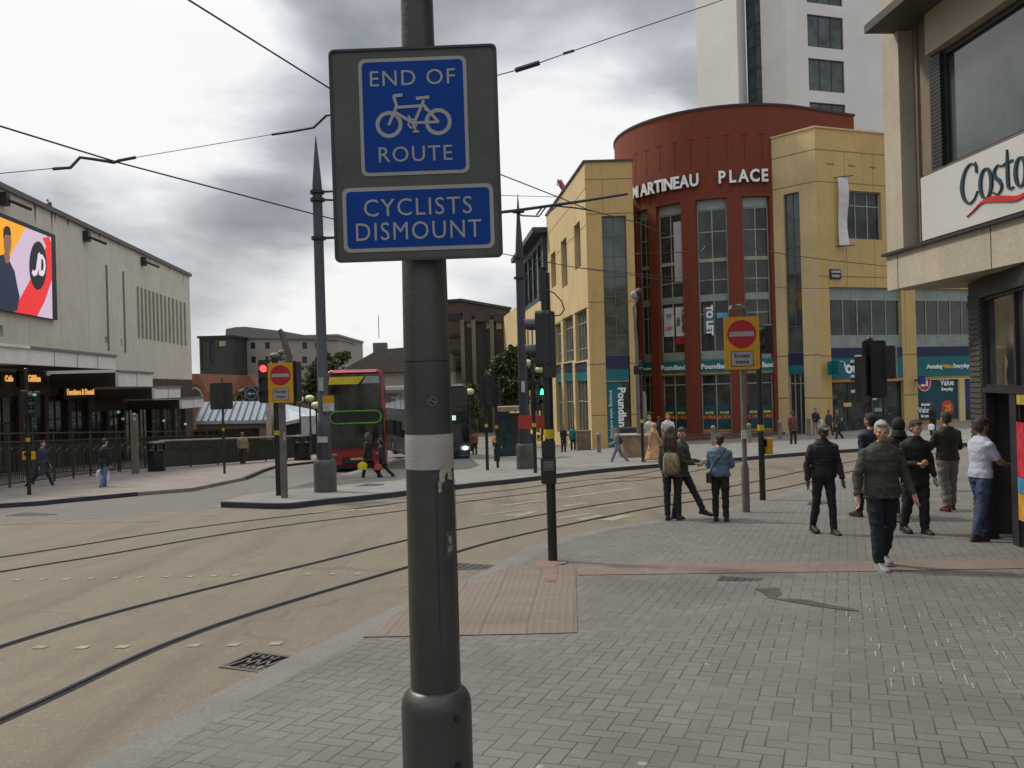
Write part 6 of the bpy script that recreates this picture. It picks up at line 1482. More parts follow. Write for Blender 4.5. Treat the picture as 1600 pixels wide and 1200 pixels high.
# ================================================================ TREES
LEAF = None
def leaf_mat(name, c):
    m, t, p = new_mat(name); b = NB(t); oi = b.n('ShaderNodeObjectInfo'); gm = b.n('ShaderNodeNewGeometry')
    nz = b.noise(.8, 3, .6, gm.outputs['Position']); ri = gm.outputs['Random Per Island']
    col = b.mix(ri, tuple(x*.5 for x in c), tuple(x*1.7 for x in c)); col = b.mix(b.mr(nz, .35, .65, 0, .6), col, tuple(x*.45 for x in c))
    b.l(col, p.inputs['Base Color']); p.inputs['Roughness'].default_value = .6; return m
BARK = mat('bark', (.06, .045, .035), .9, .3, 3)
def tree(px, ybase, D, crown, label, leafm, n=2600, ls=.28, seed=1):
    rn = random.Random(seed); c = W(px, ybase, D); gz2 = g(c.x, D); e = empty('street_tree', (c.x, D, gz2), label, 'tree', 'street trees beyond the buses')
    mb = MB(); top = max(W(x, y, D).z for x, y, r in crown)
    base = Vector((c.x, D, gz2)); fork = Vector((c.x+.1, D, gz2+(top-gz2)*.38)); mb.tube([base, (base+fork)/2+Vector((.1, 0, 0)), fork], [.28, .22, .17], 8)
    for x, y, r in crown:
        t = W(x, y, D+rn.uniform(-1, 1)); mid = fork.lerp(t, .55)+Vector((rn.uniform(-.3, .3), rn.uniform(-.3, .3), .2)); mb.tube([fork, mid, t], [.12, .08, .03], 6)
    mb.build('trunk', BARK, e, smooth=True)
    lm_ = MB(); tot = sum(r**2 for _, _, r in crown)
    for x, y, r in crown:
        cc_ = W(x, y, D); R = r*D/F; dy = rn.uniform(-.5, .5)*R
        for k in range(int(n*r*r/tot/7)):
            v = Vector((rn.gauss(0, 1), rn.gauss(0, 1), rn.gauss(0, 1))).normalized()*R*(rn.random()**.4)*rn.uniform(.75, 1.12)
            v.z *= .85; cl = cc_+v+Vector((0, dy, 0))
            for j in range(7):
                p = cl+Vector((rn.gauss(0, .22), rn.gauss(0, .22), rn.gauss(0, .18)))*(R/1.5)**.5; a = Vector((rn.gauss(0, 1), rn.gauss(0, 1), rn.gauss(0, 1))).normalized(); b = a.cross(Vector((rn.gauss(0, 1), rn.gauss(0, 1), rn.gauss(0, 1)))).normalized()
                s = ls*rn.uniform(.6, 1.3); lm_.add([p-a*s*.5, p+b*s*.32, p+a*s*.5, p-b*s*.32], [(0, 1, 2, 3)])
    lm_.build('crown', leafm, e); return e
LM1 = leaf_mat('leaf_mid', (.05, .085, .018)); LM2 = leaf_mat('leaf_olive', (.085, .10, .03))
tree(788, 700, 62, [(800, 552, 14), (783, 568, 16), (806, 575, 20), (772, 590, 16), (795, 600, 22), (815, 598, 18), (780, 618, 18), (806, 625, 20), (828, 560, 12), (832, 590, 14)], 'leafy green tree behind the tapered column and signal posts', LM1, 5200, .34, 3)
tree(500, 700, 84, [(498, 580, 18), (515, 566, 15), (530, 560, 12), (485, 600, 16), (505, 605, 22), (540, 556, 8), (478, 618, 12), (524, 590, 16)], 'olive green tree between the signal cluster and the red bus', LM2, 4600, .42, 5)
tree(736, 700, 66, [(738, 608, 10), (733, 628, 12), (742, 645, 11), (730, 655, 9)], 'small pale green tree right of the dark bus', LM2, 1500, .3, 8)
tree(364, 690, 90, [(372, 622, 9), (362, 628, 8), (380, 616, 6)], 'small shrub like tree between the two brick gables', LM2, 900, .4, 9)
tree(452, 690, 95, [(470, 618, 12), (460, 608, 10), (478, 600, 11)], 'pale tree behind the no entry board on the island', LM2, 1300, .4, 10)
# ================================================================ PEOPLE
SKIN = {'light': mat('skin_light', (.42, .235, .165), .55, .12, 30), 'tan': mat('skin_tan', (.30, .16, .10), .55, .12, 30), 'dark': mat('skin_dark', (.07, .036, .024), .5, .12, 30)}
HAIRM = {'grey': mat('hair_grey', (.34, .33, .31), .8, .35, 60, bump=.5, bscale=120), 'brown': mat('hair_brown', (.045, .026, .018), .7, .4, 60, bump=.5, bscale=120), 'black': mat('hair_black', (.012, .01, .01), .6, .4, 60, bump=.5, bscale=120), 'ginger': mat('hair_ginger', (.2, .08, .035), .7, .3, 60)}
EYE = mat('eye_dark', (.01, .008, .008), .2); LIP = mat('lip', (.22, .09, .075), .5)
def remesh(mb, vox, sm=4):
    me = mb.mesh('tmp'); o = bpy.data.objects.new('tmp', me); SC.collection.objects.link(o)
    r = o.modifiers.new('r', 'REMESH'); r.mode = 'VOXEL'; r.voxel_size = vox; r.adaptivity = 0
    if sm: s = o.modifiers.new('s', 'SMOOTH'); s.iterations = sm; s.factor = .5
    dg = bpy.context.evaluated_depsgraph_get(); m2 = bpy.data.meshes.new_from_object(o.evaluated_get(dg)); bpy.data.objects.remove(o); bpy.data.meshes.remove(me)
    return m2
def fin(me, name, m, par, wr=0.0, seed=0, sc=9.0):
    me.materials.clear(); me.materials.append(m); me.name = name
    if wr:
        ns = [v.normal.copy() for v in me.vertices]; of = Vector((seed*3.1, seed*1.7, 0))
        for v, n in zip(me.vertices, ns):
            q = v.co.copy(); q.z *= 1.35; q.x += .25*q.z
            w_ = noise.noise(q*sc+of) + .5*noise.noise(q*sc*2.1+of); v.co += n*w_*wr
    me.polygons.foreach_set('use_smooth', [True]*len(me.polygons)); me.update()
    o = bpy.data.objects.new(name, me); SC.collection.objects.link(o); o.parent = par; return o
def person(label, px, pf, ph, yaw=0, legs=((.3, .1), (-.3, .35)), arms=((-.3, .12, .25), (.3, .12, .3)), lean=0.0, head=(0, 0), skin='light', hair='brown', hairstyle='short',
           top=(.03, .03, .03), bottom=(.02, .02, .03), shoes=(.03, .03, .03), coat=0.0, sleeve='long', width=1.0, vox=.012, group=None, bare=False, skirt=None, collar=False, loose=1.0, feetD=None, Hfix=None, shift=0, quilt=0):
    """legs: (forward swing, knee bend) left,right;  arms: (forward swing, outward, elbow bend) left,right"""
    q = GP(px, pf)
    if feetD: q = W(px, pf, feetD)
    D = q.y; H = Hfix or (pf-ph)*D/F; H = max(1.45, min(1.98, H)); S = H/1.75
    lift = .035 if abs(D) < 25 else 0.0
    e = empty('person', q + Vector((0, 0, lift if not feetD else 0)), label, 'person', group); e.rotation_euler = (0, 0, yaw); e.scale = (S, S, S)
    # skeleton
    J = {}
    def leg(side, sw, kn):
        hip = Vector((side*.092, 0, .91)); kn_p = hip+.425*Vector((side*.02, -math.sin(sw), -math.cos(sw))); b = sw-kn; an = kn_p+.415*Vector((side*.01, -math.sin(b), -math.cos(b))); return hip, kn_p, an, b
    LG = [leg(1, *legs[0]), leg(-1, *legs[1])]
    dz = .085-min(LG[0][2].z, LG[1][2].z); mv = Vector((0, 0, dz))
    LG = [(a+mv, b+mv, c+mv, d) for a, b, c, d in LG]
    P = Vector((0, 0, .95))+mv
    def T(z, y=0, x=0):   # point on the spine with forward lean
        h = z-.95; return P+Vector((x, -math.sin(lean)*h+y, math.cos(lean)*h))
    def rg(z, rx, ry, y=0, n=20):
        c = T(z, y); return [c+Vector((rx*math.cos(2*PI*k/n)*width, ry*math.sin(2*PI*k/n), 0)) for k in range(n)]
    def torso(mb, f=0.0, hem=.86, fem=0):
        R = [(.85, .15, .10), (.90, .168, .115), (.97, .165, .118), (1.05, .148, .108), (1.12, .142, .105), (1.22, .158, .115), (1.31, .178, .12), (1.375, .182, .108), (1.415, .16, .095), (1.45, .115, .08), (1.48, .078, .068), (1.50, .06, .06)]
        rs = [rg(z, rx+f, ry+f, .0 if z < 1.4 else .01) for z, rx, ry in R if z >= hem-.005]
        if hem < .85: rs = [rg(hem, .165+f*1.5, .12+f*1.5), ] + rs
        mb.loft(rs)
    def tub(mb, a, b, r0, r1, n=12, c=None, rm=None):
        if c is None: mb.tube([a, (a+b)/2, b], [r0, rm or (r0+r1)/2*1.03, r1], n)
    ARM = []
    for i, side in enumerate((1, -1)):
        sw, ab, el = arms[i]; sh = T(1.375)+Vector((side*.168*width, .005, 0))
        d = Vector((side*math.sin(ab), -math.sin(sw)*math.cos(ab), -math.cos(sw)*math.cos(ab))); elb = sh+d*.285
        if isinstance(el, tuple): fe, inw = el
        else: fe, inw = el, .1
        b = sw+fe; d2 = Vector((side*(math.sin(ab)*.5)-side*math.sin(inw), -math.sin(b)*math.cos(inw), -math.cos(b)*math.cos(inw))).normalized(); wr = elb+d2*.25
        ARM.append((sh, elb, wr, d2, side))
    hc = T(1.56)+Vector((0, -.012, 0))
    HM = Matrix.Translation(hc) @ Matrix.Rotation(head[0], 4, 'Z') @ Matrix.Rotation(head[1], 4, 'X')
    far = D > 24
    # ---- body: one continuous surface
    mb = MB(); torso(mb)
    for hip, kn_p, an, b in LG:
        tub(mb, hip+Vector((0, 0, .03)), kn_p, .082, .052); tub(mb, kn_p, an, .053, .037, rm=.052)
        mb.tube([an+Vector((0, .04, -.03)), an+Vector((0, -.06, -.045)), an+Vector((0, -.17, -.06))], [.035, .036, .025], 8)
    for sh, elb, wr, d2, side in ARM:
        mb.ell(sh, .05, .052, .05); tub(mb, sh, elb, .05, .038); tub(mb, elb, wr, .04, .027)
        pm = wr+d2*.05; up = Vector((0, 0, 1)) if abs(d2.z) < .8 else Vector((0, -1, 0)); ax = (up-d2*up.dot(d2)).normalized(); nrm = d2.cross(ax)
        mb.tube([wr, wr+d2*.03, wr+d2*.09], [.026, .036, .034], 8, flat=.55)
        if not far:
            for k in range(4):
                o_ = ax*(-.027+.018*k); L_ = (.072, .08, .076, .06)[k]; a0 = wr+d2*.085+o_; a1 = a0+d2*L_*.5+o_*.15; a2 = a1+(d2*.8-nrm*side*.55)*L_*.5
                mb.tube([a0, a1, a2], [.0105, .0098, .0075], 6)
            t0 = wr+d2*.035-ax*.03 if side > 0 else wr+d2*.035-ax*.03; t1 = t0+d2*.03-ax*.025; mb.tube([t0, t1, t1+d2*.035-ax*.006], [.014, .0125, .009], 6)
        else:
            mb.tube([wr+d2*.08, wr+d2*.15], [.032, .02], 6, flat=.6)
    mb.tube([T(1.46), T(1.50)+Vector((0, -.004, 0)), hc+Vector((0, .01, -.03))], [.062, .056, .056], 12)
    # head: cranium, face, jaw, nose, brow, ears
    mb.ell((0, .012, .095), .077, .094, .098, M=HM, nu=18, nv=12); mb.ell((0, -.02, .05), .064, .072, .082, M=HM, nu=16, nv=10); mb.ell((0, -.038, .0), .045, .046, .035, M=HM)
    mb.tube([HM @ Vector((0, -.084, .085)), HM @ Vector((0, -.104, .048)), HM @ Vector((0, -.085, .038))], [.009, .014, .011], 8)
    for s in (-1, 1):
        mb.ell((s*.076, .012, .06), .012, .02, .032, M=HM); mb.ell((s*.03, -.078, .093), .026, .014, .010, M=HM); mb.ell((s*.038, -.062, .045), .024, .02, .022, M=HM)
    mb.ell((0, -.084, .018), .024, .012, .011, M=HM)
    body = fin(remesh(mb, vox if not far else .02, 3), 'body', SKIN[skin], e)
    if not far:
        mb = MB()
        for s in (-1, 1): mb.ell((s*.029, -.0835, .073), .0135, .007, .0065, M=HM, nu=8, nv=6)
        mb.build('eyes', EYE, e, local=True)
        mb = MB()
        for s in (-1, 1): mb.tube([HM @ Vector((s*.012, -.093, .094)), HM @ Vector((s*.03, -.094, .099)), HM @ Vector((s*.048, -.082, .093))], [.0025, .0035, .002], 5)
        mb.build('eyebrows', HAIRM[hair] if hair in HAIRM else EYE, e, local=True)
        mb = MB(); mb.tube([HM @ Vector((-.022, -.091, .017)), HM @ Vector((0, -.098, .018)), HM @ Vector((.022, -.091, .017))], [.003, .0055, .003], 6); mb.build('lips', LIP, e, local=True)
    # ---- hair
    mb = MB()
    if hairstyle != 'none':
        mb.ell((0, .025, .112), .085, .098, .098, M=HM, nu=18, nv=12)
        mb.ell((0, .055, .07), .076, .065, .085, M=HM)
        mb.ell((0, -.045, .165), .062, .05, .032, M=HM)
        if hairstyle == 'long':
            for x in (-.055, 0, .055): mb.tube([HM @ Vector((x*1.1, .05, .11)), HM @ Vector((x*1.3, .10, -.02)), HM @ Vector((x*1.5, .12, -.17)), HM @ Vector((x*1.3, .12, -.30))], [.055, .06, .055, .03], 10)
            for s in (-1, 1): mb.tube([HM @ Vector((s*.07, .01, .1)), HM @ Vector((s*.085, .02, -.02)), HM @ Vector((s*.085, .02, -.14))], [.03, .035, .02], 8)
        if hairstyle == 'bun': mb.ell((0, .11, .13), .05, .05, .05, M=HM); mb.ell((.05, .05, .03), .04, .04, .05, M=HM)
        hm = HAIRM[hair]
        if hairstyle == 'hood':
            mb = MB(); mb.ell((0, .04, .08), .112, .115, .135, M=HM, nu=18, nv=12); mb.tube([HM @ Vector((0, .06, -.02)), T(1.44, .05)], [.11, .13], 12); hm = mat('top_%.3f_%.3f_%.3f' % top, top, .8, .25, 25)
        if hairstyle == 'scarf':
            mb = MB(); mb.ell((0, .02, .09), .096, .108, .112, M=HM, nu=18, nv=12); mb.tube([HM @ Vector((0, .04, .0)), T(1.42, .02)], [.09, .15], 12, flat=.8); hm = mat('scarf_%.3f' % coat, (.42, .24, .13), .8, .3, 10)
        if hairstyle == 'cap':
            mb = MB(); mb.ell((0, .012, .125), .085, .102, .078, M=HM, nu=18, nv=12); mb.tube([HM @ Vector((0, -.07, .135)), HM @ Vector((0, -.14, .12))], [.06, .05], 10, flat=.3); hm = mat('cap_pale', (.10, .09, .08), .7)
        nm = {'hood': 'hood', 'scarf': 'head_scarf', 'cap': 'cap'}.get(hairstyle, 'hair')
        me = remesh(mb, .011 if not far else .02, 2)
        # clear the face
        bm = bmesh.new(); bm.from_mesh(me); HI = HM.inverted(); kill = []
        for f in bm.faces:
            c = HI @ f.calc_center_median()
            lim = {'hood': .13}.get(nm, .132)
            if c.y < -.045 and c.z < lim+.02 and abs(c.x) < .075 and nm != 'cap': kill.append(f)
            elif c.y < -.005 and c.z < .075 and nm == 'hair' and hairstyle != 'long': kill.append(f)
        bmesh.ops.delete(bm, geom=kill, context='FACES'); bm.to_mesh(me); bm.free()
        fin(me, nm, hm, e, .006, 3, 30)
    # ---- trousers
    sd_ = int(px) % 17
    if skirt is None:
        mb = MB(); rs = [rg(z, rx, ry) for z, rx, ry in [(.84, .15, .112), (.90, .170, .118), (.97, .165, .118), (1.03, .148, .108)]]; mb.loft(rs)
        for hip, kn_p, an, b in LG:
            k = loose; mb.tube([hip+Vector((0, 0, .02)), hip.lerp(kn_p, .5), kn_p, kn_p.lerp(an, .45), an+Vector((0, .01, -.0))], [.098*k, .088*k, .070*k, .066*k, .058*k], 14)
        fin(remesh(mb, .014 if not far else .022, 3), 'trousers', mat('cloth_%.3f_%.3f_%.3f' % bottom, bottom, .85, .2, 12), e, .013*loose, sd_, 8)
    else:
        mb = MB(); sr = [rg(1.05, .15, .115)]+[rg(z, .17+t*.12, .125+t*.12+.04*t) for z, t in [(.95, .1), (.8, .4), (.6, .8), (.4, 1.1), (.25, 1.3)]]; mb.loft(sr)
        fin(remesh(mb, .02, 3), 'skirt', mat('skirt_%.3f' % skirt[0], skirt, .8, .3, 8), e, .02, sd_, 6)
    # ---- shoes
    for i, (hip, kn_p, an, b) in enumerate(LG):
        mb = MB(); pt_ = min(.5, max(0, an.z-.085)*1.6); R_ = Matrix.Translation(an) @ Matrix.Rotation(pt_, 4, 'X')
        mb.loft([[R_ @ Vector((x*w_, y, z)) for x, z in [(-1, -.078), (1, -.078), (1, -.05), (.75, hz), (-.75, hz), (-1, -.05)]] for y, w_, hz in [(.075, .03, -.01), (.05, .04, .03), (0, .042, .045), (-.05, .044, .01), (-.12, .048, -.015), (-.17, .044, -.03), (-.2, .028, -.045)]])
        fin(remesh(mb, .012, 2), 'shoe', mat('shoe_%.3f_%.3f' % shoes[:2], shoes, .55, .25, 20), e)
        if not far:
            mb = MB(); mb.loft([[R_ @ Vector((x*w_, y, z)) for x, z in [(-1, -.086), (1, -.086), (1, -.066), (-1, -.066)]] for y, w_ in [(.08, .03), (.04, .044), (-.05, .046), (-.13, .051), (-.19, .04), (-.207, .02)]])
            mb.build('sole', mat('sole_%d' % (shoes[0] > .1), (.3, .28, .25) if shoes[0] > .1 else (.02, .02, .02), .7), e, local=True)
    # ---- top
    mb = MB(); hem = .86-coat; torso(mb, .022, hem)
    for sh, elb, wr, d2, side in ARM:
        mb.ell(sh, .068, .068, .062)
        if sleeve == 'long': mb.tube([sh, sh.lerp(elb, .5), elb, elb.lerp(wr, .5), wr-d2*.01], [.062, .062, .056, .050, .042], 14)
        else: mb.tube([sh, sh.lerp(elb, .45), sh.lerp(elb, .8)], [.066, .064, .066], 14)
    mb.tube([T(1.43), T(1.482)], [.088, .070], 12)
    tm = mat('top_%.3f_%.3f_%.3f' % top, top, .8, .25 if top[0] < .2 else .05, 25, bump=.15, bscale=120)
    tp = fin(remesh(mb, .013 if not far else .022, 3), 'jacket' if sleeve == 'long' else 'shirt', tm, e, .014 if top[0] < .2 else .009, sd_, 9)
    if quilt:
        for v in tp.data.vertices:
            if abs(v.co.x) < .2: v.co += v.normal*(abs(math.sin(v.co.z*PI/.055))*.010-.005)
        tp.data.update()
    if collar:
        mb = MB()
        n = 12
        for k in range(n):
            a0, a1 = -PI*.42+PI*1.84*k/n, -PI*.42+PI*1.84*(k+1)/n
            def cp(a, r, z): return T(z, -.0)+Vector((r*math.cos(a+PI/2-PI*.5+PI), 0, 0))*0+Vector((r*math.cos(a), r*math.sin(a), 0))
        rr = [T(1.475), T(1.515)]; mb.lathe((rr[0].x, rr[0].y), [(.082, rr[0].z), (.078, rr[1].z), (.070, rr[1].z), (.074, rr[0].z)], 18)
        mb.build('collar', mat('collar_%.3f' % top[0], tuple(x*1.5 for x in top), .8), tp, local=True)
        a, b = T(1.48)+Vector((0, -.088, 0)), T(.88)+Vector((0, -.135, 0)); zp = MB()
        zp.tube([T(1.46)+Vector((0, -.085, 0)), T(1.38)+Vector((0, -.122, 0)), T(1.25)+Vector((0, -.134, 0)), T(1.1)+Vector((0, -.124, 0)), T(.95)+Vector((0, -.136, 0)), T(.88-coat)+Vector((0, -.132, 0))], .006, 5); zp.build('zip', DARK, tp, local=True)
    e['_p'] = 0; del e['_p']
    INF = dict(ARM=ARM, T=T, HM=HM, e=e, S=S, LG=LG)
    return INF
def pw(inf, v):
    e = inf['e']; return Matrix.Translation(e.location) @ Matrix.Rotation(e.rotation_euler.z, 4, 'Z') @ Matrix.Scale(inf['S'], 4) @ Vector(v)
def world_item(inf, mb, name, m, label, cat):
    mb.v = [pw(inf, v) for v in mb.v]; c = sum(mb.v, Vector())/len(mb.v); return tag(mb.build(name, m, None, smooth=True), label, cat)
WALK = ((.32, .08), (-.28, .30)); WALK2 = ((-.28, .30), (.32, .08)); STAND = ((.03, .03), (-.02, .02))
# the walkers on the right
A = person('elderly grey haired man in a grey zip jacket walking toward the camera', 1381, 893, 664, .05, ((-.12, .30), (.16, .04)), ((.0, .30, (.28, -.1)), (-.02, .34, (.30, .05))), .05, (-.35, .12), 'light', 'grey', 'short',
       (.05, .047, .037), (.008, .011, .016), (.22, .22, .22), .02, 'long', 1.22, .010, collar=True, loose=1.12)
person('man in black padded jacket and pale cap walking toward the camera', 1289, 838, 667, .1, ((.16, .06), (-.14, .2)), ((.1, .22, .3), (-.1, .26, .25)), .03, (.1, .15), 'dark', 'black', 'cap', (.014, .014, .017), (.013, .012, .013), (.03, .02, .017), .0, 'long', 1.12, collar=True, loose=.95, quilt=1)
C = person('young man in a black coat holding something small at his chest', 1433, 838, 662, .15, ((.10, .08), (-.12, .2)), ((.0, .25, .35), (.1, .2, (1.5, .6))), .03, (.1, .2), 'light', 'brown', 'short', (.012, .013, .010), (.015, .013, .012), (.02, .014, .012), .12, 'long', 1.1, collar=True, loose=1.15)
mb = MB(); a = C['ARM'][1]; w_ = a[2]+a[3]*.09; mb.ell(w_+Vector((0, -.03, .02)), .05, .045, .05); world_item(C, mb, 'snack', mat('snack_tan', (.3, .16, .08), .7), 'small tan snack held by the young man in the black coat', 'food')
person('dark haired person in a navy coat walking away behind the grey haired man', 1366, 812, 648, PI+.4, WALK, ((-.2, .2, .3), (.25, .2, .3)), .04, (.2, 0), 'tan', 'black', 'short', (.014, .017, .03), (.014, .014, .016), (.03, .02, .02), .05, 'long', 1.25)
person('hooded person in black half hidden behind the grey haired man', 1408, 815, 656, PI-.3, WALK2, ((.2, .2, .3), (-.2, .2, .3)), .05, (0, .1), 'light', 'black', 'hood', (.012, .011, .012), (.015, .02, .04), (.25, .15, .12), .1, 'long', 1.15)
E = person('man in a dark green sweatshirt and grey joggers seen from behind', 1483, 801, 648, PI+.05, ((-.10, .12), (.14, .06)), ((.25, .30, (1.3, .35)), (.25, .30, (1.3, .35))), .02, (.1, .1), 'tan', 'brown', 'short', (.03, .026, .016), (.15, .135, .12), (.10, .018, .015), .0, 'long', 1.12, loose=1.15)
Fp = person('man in a white shirt and blue jeans facing the cafe doorway', 1535, 848, 658, PI/2+.15, ((.22, .1), (-.15, .12)), ((.55, .05, (.9, .0)), (.45, .1, (.9, .2))), .05, (.1, .05), 'tan', 'brown', 'short', (.40, .42, .50), (.035, .05, .10), (.025, .025, .035), .0, 'short', 1.1, loose=1.15)
# three waiting at the kerb
G = person('woman with long dark hair and grey green jacket at the tram road', 1052, 816, 671, PI-.25, ((.02, .02), (.0, .03)), ((.2, .15, (.5, .1)), (.2, .12, (.6, .1))), .0, (-.2, 0), 'light', 'brown', 'long', (.055, .062, .045), (.012, .014, .014), (.03, .015, .012), .05, 'long', .95, loose=.95)
bpk = MB(); bpk.loft([[G['T'](z, y, x*w_) for x, y in [(-1, .1), (1, .1), (1, .17), (.8, d_), (-.8, d_), (-1, .17)]] for z, w_, d_ in [(.86, .10, .2), (.9, .14, .26), (1.05, .155, .29), (1.2, .14, .25), (1.27, .1, .2)]])
world_item(G, bpk, 'backpack', mat('floral_fabric', (.20, .16, .09), .8, .7, 28), 'tan patterned backpack worn by the long haired woman', 'backpack')
person('dark haired man leaning to the woman, one leg stretched out', 1066, 813, 672, .95, ((.50, .02), (-.10, .04)), ((.3, .1, (1.2, .3)), (.4, .15, (1.0, .5))), .05, (-1.3, .2), 'light', 'brown', 'short', (.04, .035, .026), (.014, .018, .028), (.012, .012, .014), .05, 'long', 1.0, shift=0)
Hh_ = person('woman in a blue denim jacket with dark hair up, seen from behind', 1127, 818, 683, PI-.35, ((.03, .02), (-.02, .02)), ((.25, .18, (1.2, .45)), (.25, .2, (1.2, .4))), .0, (.55, 0), 'light', 'brown', 'bun', (.085, .13, .18), (.01, .011, .012), (.012, .012, .014), .0, 'long', 1.12, loose=1.02)
mb = MB(); c = Hh_['T'](.88, .05, .2); mb.loft([[c+Vector((x*.055, y*.12, z)) for x, y in [(-1, -1), (1, -1), (1, 1), (-1, 1)]] for z in (-.1, -.09, .08, .09)])
bg_ = world_item(Hh_, mb, 'shoulder_bag', mat('bag_black', (.018, .016, .018), .5, .2, 8), 'black shoulder bag hanging beside the denim jacket woman', 'bag')
mb = MB(); pts = [(.2, .06, .96), (.12, .14, 1.1), (-.02, .15, 1.3), (-.12, .09, 1.44), (-.14, 0, 1.47)]; mb.tube([pw(Hh_, Hh_['T'](z, y, x)) for x, y, z in pts], .011, 6); mb.build('bag_strap', MATS['bag_black'], bg_)
# far pavement walkers
SM = dict(vox=.02)
def bagbox(inf, side, col, label, name='carrier_bag', w=.16, h=.34, cat='bag', dz=0, nm=None):
    a = inf['ARM'][0 if side > 0 else 1]; c = a[2]+a[3]*.1; mb = MB()
    mb.loft([[c+Vector((x*.05*t, y*w*t, z)) for x, y in [(-1, -1), (1, -1), (1, 1), (-1, 1)]] for z, t in [(-h-.05, .9), (-h*.6, 1.05), (-.1, .9), (-.06, .5)]]); mb.tube([c+Vector((0, -.05, -.08)), c, c+Vector((0, .05, -.08))], .012, 5)
    return world_item(inf, mb, name, mat(nm or ('bagm_%.2f' % col[0]), col, .6, .15, 6), label, cat)
p = person('small figure with a backpack and cap striding left by the planter', 966, 726, 667, -PI/2-.2, ((.42, .05), (-.42, .3)), ((.2, .1, .9), (.3, .1, 1.0)), .1, (0, .1), 'light', 'brown', 'cap', (.15, .16, .17), (.12, .16, .24), (.05, .04, .04), .1)
mb = MB(); mb.loft([[p['T'](z, y, x*w_) for x, y in [(-1, .1), (1, .1), (1, .17), (.8, d_), (-.8, d_), (-1, .17)]] for z, w_, d_ in [(1.0, .10, .2), (1.1, .15, .27), (1.3, .14, .25), (1.4, .1, .18)]]); world_item(p, mb, 'backpack', mat('pack_dark', (.04, .04, .045), .7, .4, 10), 'dark backpack on the small figure striding by the planter', 'backpack')
person('woman in a long tan dress and pale head scarf by the planter', 1022, 727, 660, .9, ((.3, .1), (-.3, .4)), ((.3, .2, .4), (-.3, .2, .3)), .1, (0, 0), 'tan', 'brown', 'scarf', (.38, .21, .10), (.1, .05, .05), (.1, .03, .03), .0, 'long', 1.0, skirt=(.40, .23, .11))
person('person in a white top left of the scarfed woman', 1016, 712, 648, .3, WALK, ((.2, .1, .4), (-.2, .1, .2)), .03, (0, 0), 'light', 'ginger', 'short', (.42, .40, .40), (.03, .03, .04), (.03, .03, .03), 0, 'short')
person('person in a white shirt right of the scarfed woman by the drum', 1045, 714, 646, .1, WALK2, ((.2, .15, .4), (-.2, .15, .2)), .02, (0, 0), 'light', 'ginger', 'short', (.48, .47, .50), (.03, .04, .07), (.03, .03, .03), 0, 'short', 1.1)
person('darkly dressed person between the two white shirts at the drum', 1031, 708, 650, .2, WALK, ((.2, .1, .4), (-.2, .1, .2)), .02, (0, 0), 'dark', 'black', 'short', (.02, .02, .025), (.03, .03, .03))
person('person in black standing near the street cabinet', 881, 710, 665, .5, STAND, ((.5, .1, 1.2), (.1, .1, .3)), 0, (0, 0), 'tan', 'brown', 'short', (.015, .013, .013), (.02, .02, .02))
p = person('person in a turquoise top carrying a pale bag by the street cabinet', 896, 707, 664, 0, STAND, ((0, .2, .1), (0, .2, .1)), 0, (0, 0), 'tan', 'brown', 'long', (.02, .15, .16), (.02, .02, .03), (.03, .03, .03), .05)
bagbox(p, -1, (.5, .55, .35), 'pale round bag held by the turquoise topped person')
p = person('dark coated man with a red scarf before the chamfered pier', 1240, 698, 642, .1, STAND, ((0, .15, .1), (0, .15, .1)), 0, (0, 0), 'dark', 'black', 'short', (.07, .045, .035), (.02, .02, .022), (.03, .03, .03), .12)
mb = MB(); mb.loft([[p['T'](z, -.13, x*w_)+Vector((0, yy, 0)) for x, yy in [(-1, 0), (1, 0), (1, .03), (-1, .03)]] for z, w_ in [(1.1, .1), (1.3, .1), (1.42, .05)]]); world_item(p, mb, 'red_bag', mat('red_cloth', (.35, .02, .02), .7), 'red bag held at the chest of the dark coated man', 'bag')
p = person('person in navy holding a white bag at the shop pier', 1275, 683, 638, 0, STAND, ((.3, .1, 1.4), (.2, .1, 1.3)), 0, (0, 0), 'light', 'ginger', 'short', (.015, .018, .03), (.3, .27, .25))
bagbox(p, 1, (.55, .55, .57), 'white bag clutched by the person in navy at the shop pier')
person('person in an olive coat beside the discount shop door', 1296, 684, 640, .3, WALK, ((.3, .1, .4), (-.2, .1, .2)), 0, (0, 0), 'tan', 'brown', 'short', (.04, .045, .03), (.02, .02, .02), (.02, .02, .02), .1)
person('person in dark clothes stepping toward the discount shop door', 1310, 690, 638, -1.2, ((.35, .05), (-.35, .3)), ((.3, .1, .4), (-.2, .1, .2)), 0, (0, 0), 'tan', 'brown', 'short', (.03, .02, .015), (.015, .015, .015), (.02, .02, .02), .05)
p = person('distant figure in black before the poster window at the right', 1458, 684, 630, .4, STAND, ((0, .1, .2), (0, .1, .2)), 0, (0, 0), 'dark', 'black', 'short', (.012, .012, .014), (.015, .015, .02))
bagbox(p, -1, (.55, .45, .45), 'pale pink bag held by the distant figure in black', h=.3)
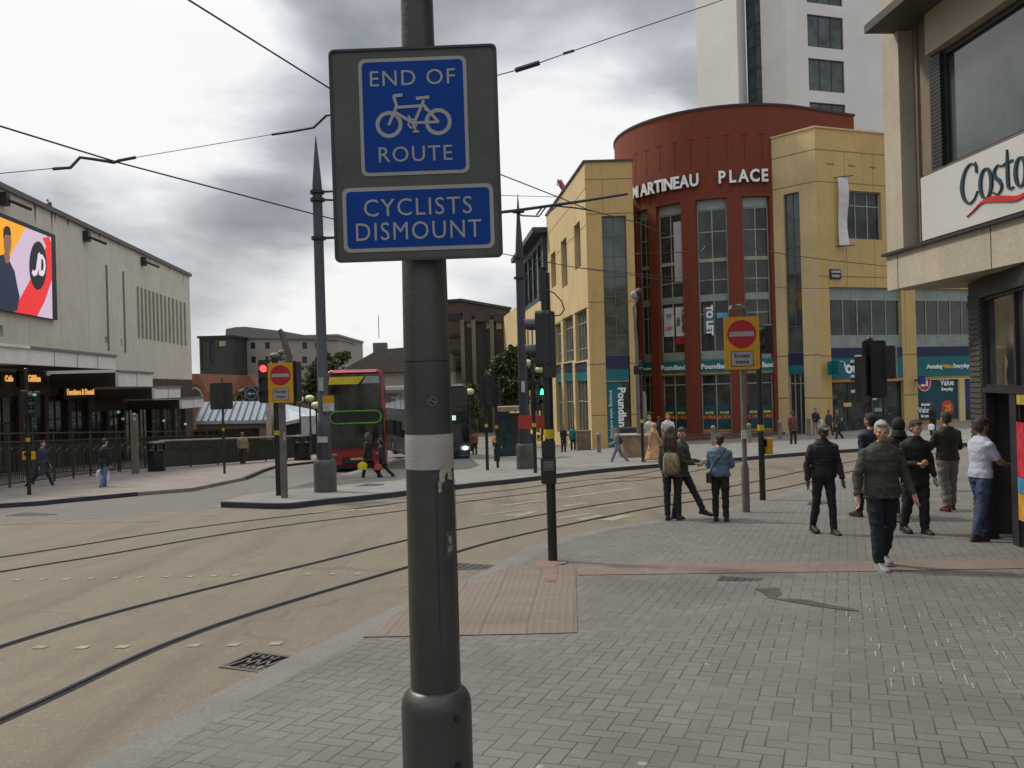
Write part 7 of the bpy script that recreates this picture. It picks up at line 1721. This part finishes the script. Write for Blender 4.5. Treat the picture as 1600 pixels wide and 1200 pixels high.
# left pavement
p = person('person in a long navy coat striding right beside the left signal post', 66, 764, 686, PI/2+.1, ((.45, .08), (-.4, .35)), ((.2, .1, .3), (-.2, .1, .3)), .06, (0, 0), 'light', 'brown', 'short', (.025, .035, .06), (.02, .022, .03), (.03, .03, .03), .3, 'long', 1.05)
p = person('person in a black jacket and blue jeans walking away along the railing', 164, 766, 686, -.5+PI, ((.15, .1), (-.15, .3)), ((0, .15, .2), (0, .2, .15)), .06, (0, .1), 'light', 'brown', 'short', (.014, .013, .014), (.10, .13, .22), (.05, .02, .03), .05, 'long', 1.1)
bagbox(p, 1, (.62, .66, .68), 'big white carrier bag carried along the railing', w=.22, h=.42, nm='carrier_white')
person('person in a tan jacket walking off before the dark balustrade', 380, 728, 676, PI+.1, ((.1, .1), (-.1, .2)), ((0, .15, .2), (0, .2, .15)), .03, (0, 0), 'light', 'ginger', 'short', (.24, .17, .10), (.03, .025, .02), (.03, .03, .03), .0, 'long', 1.2)
p = person('person in black with a yellow bag walking by the red bus', 577, 752, 676, -PI/2-.1, ((.3, .1), (-.35, .3)), ((.1, .15, .3), (-.1, .1, .3)), .03, (-.3, 0), 'tan', 'brown', 'long', (.014, .014, .015), (.013, .013, .014), (.02, .02, .02), .1, 'long', 1.15)
bagbox(p, 1, (.6, .48, .02), 'yellow bag carried by the person beside the red bus', w=.16, h=.26, nm='bag_yellow')
p = person('person in black with a red bag following close behind by the bus', 598, 751, 684, -PI/2+.2, ((.3, .1), (-.35, .4)), ((.1, .15, .3), (-.1, .1, .3)), .06, (-.1, .1), 'tan', 'black', 'long', (.016, .016, .018), (.015, .015, .017), (.02, .02, .02), .15, 'long', 1.25)
bagbox(p, 1, (.4, .05, .03), 'orange red bag carried by the follower beside the bus', w=.16, h=.24, nm='bag_red')
person('dark figure standing among the posts left of the tapered column', 777, 725, 680, .2, STAND, ((.2, .15, .8), (.2, .15, .7)), 0, (0, 0), 'light', 'brown', 'short', (.015, .015, .016), (.015, .015, .016), (.03, .03, .03), .1)
person('figure in black between the red banner and the green light', 828, 722, 668, .4, WALK, ((.2, .15, .4), (-.2, .15, .3)), 0, (0, 0), 'light', 'brown', 'short', (.02, .025, .035), (.02, .02, .03))
person('person in an orange top standing behind the posts by the dark bus', 742, 714, 672, .1, STAND, ((.1, .1, .2), (.1, .1, .2)), 0, (0, 0), 'tan', 'brown', 'long', (.2, .07, .035), (.03, .025, .025))
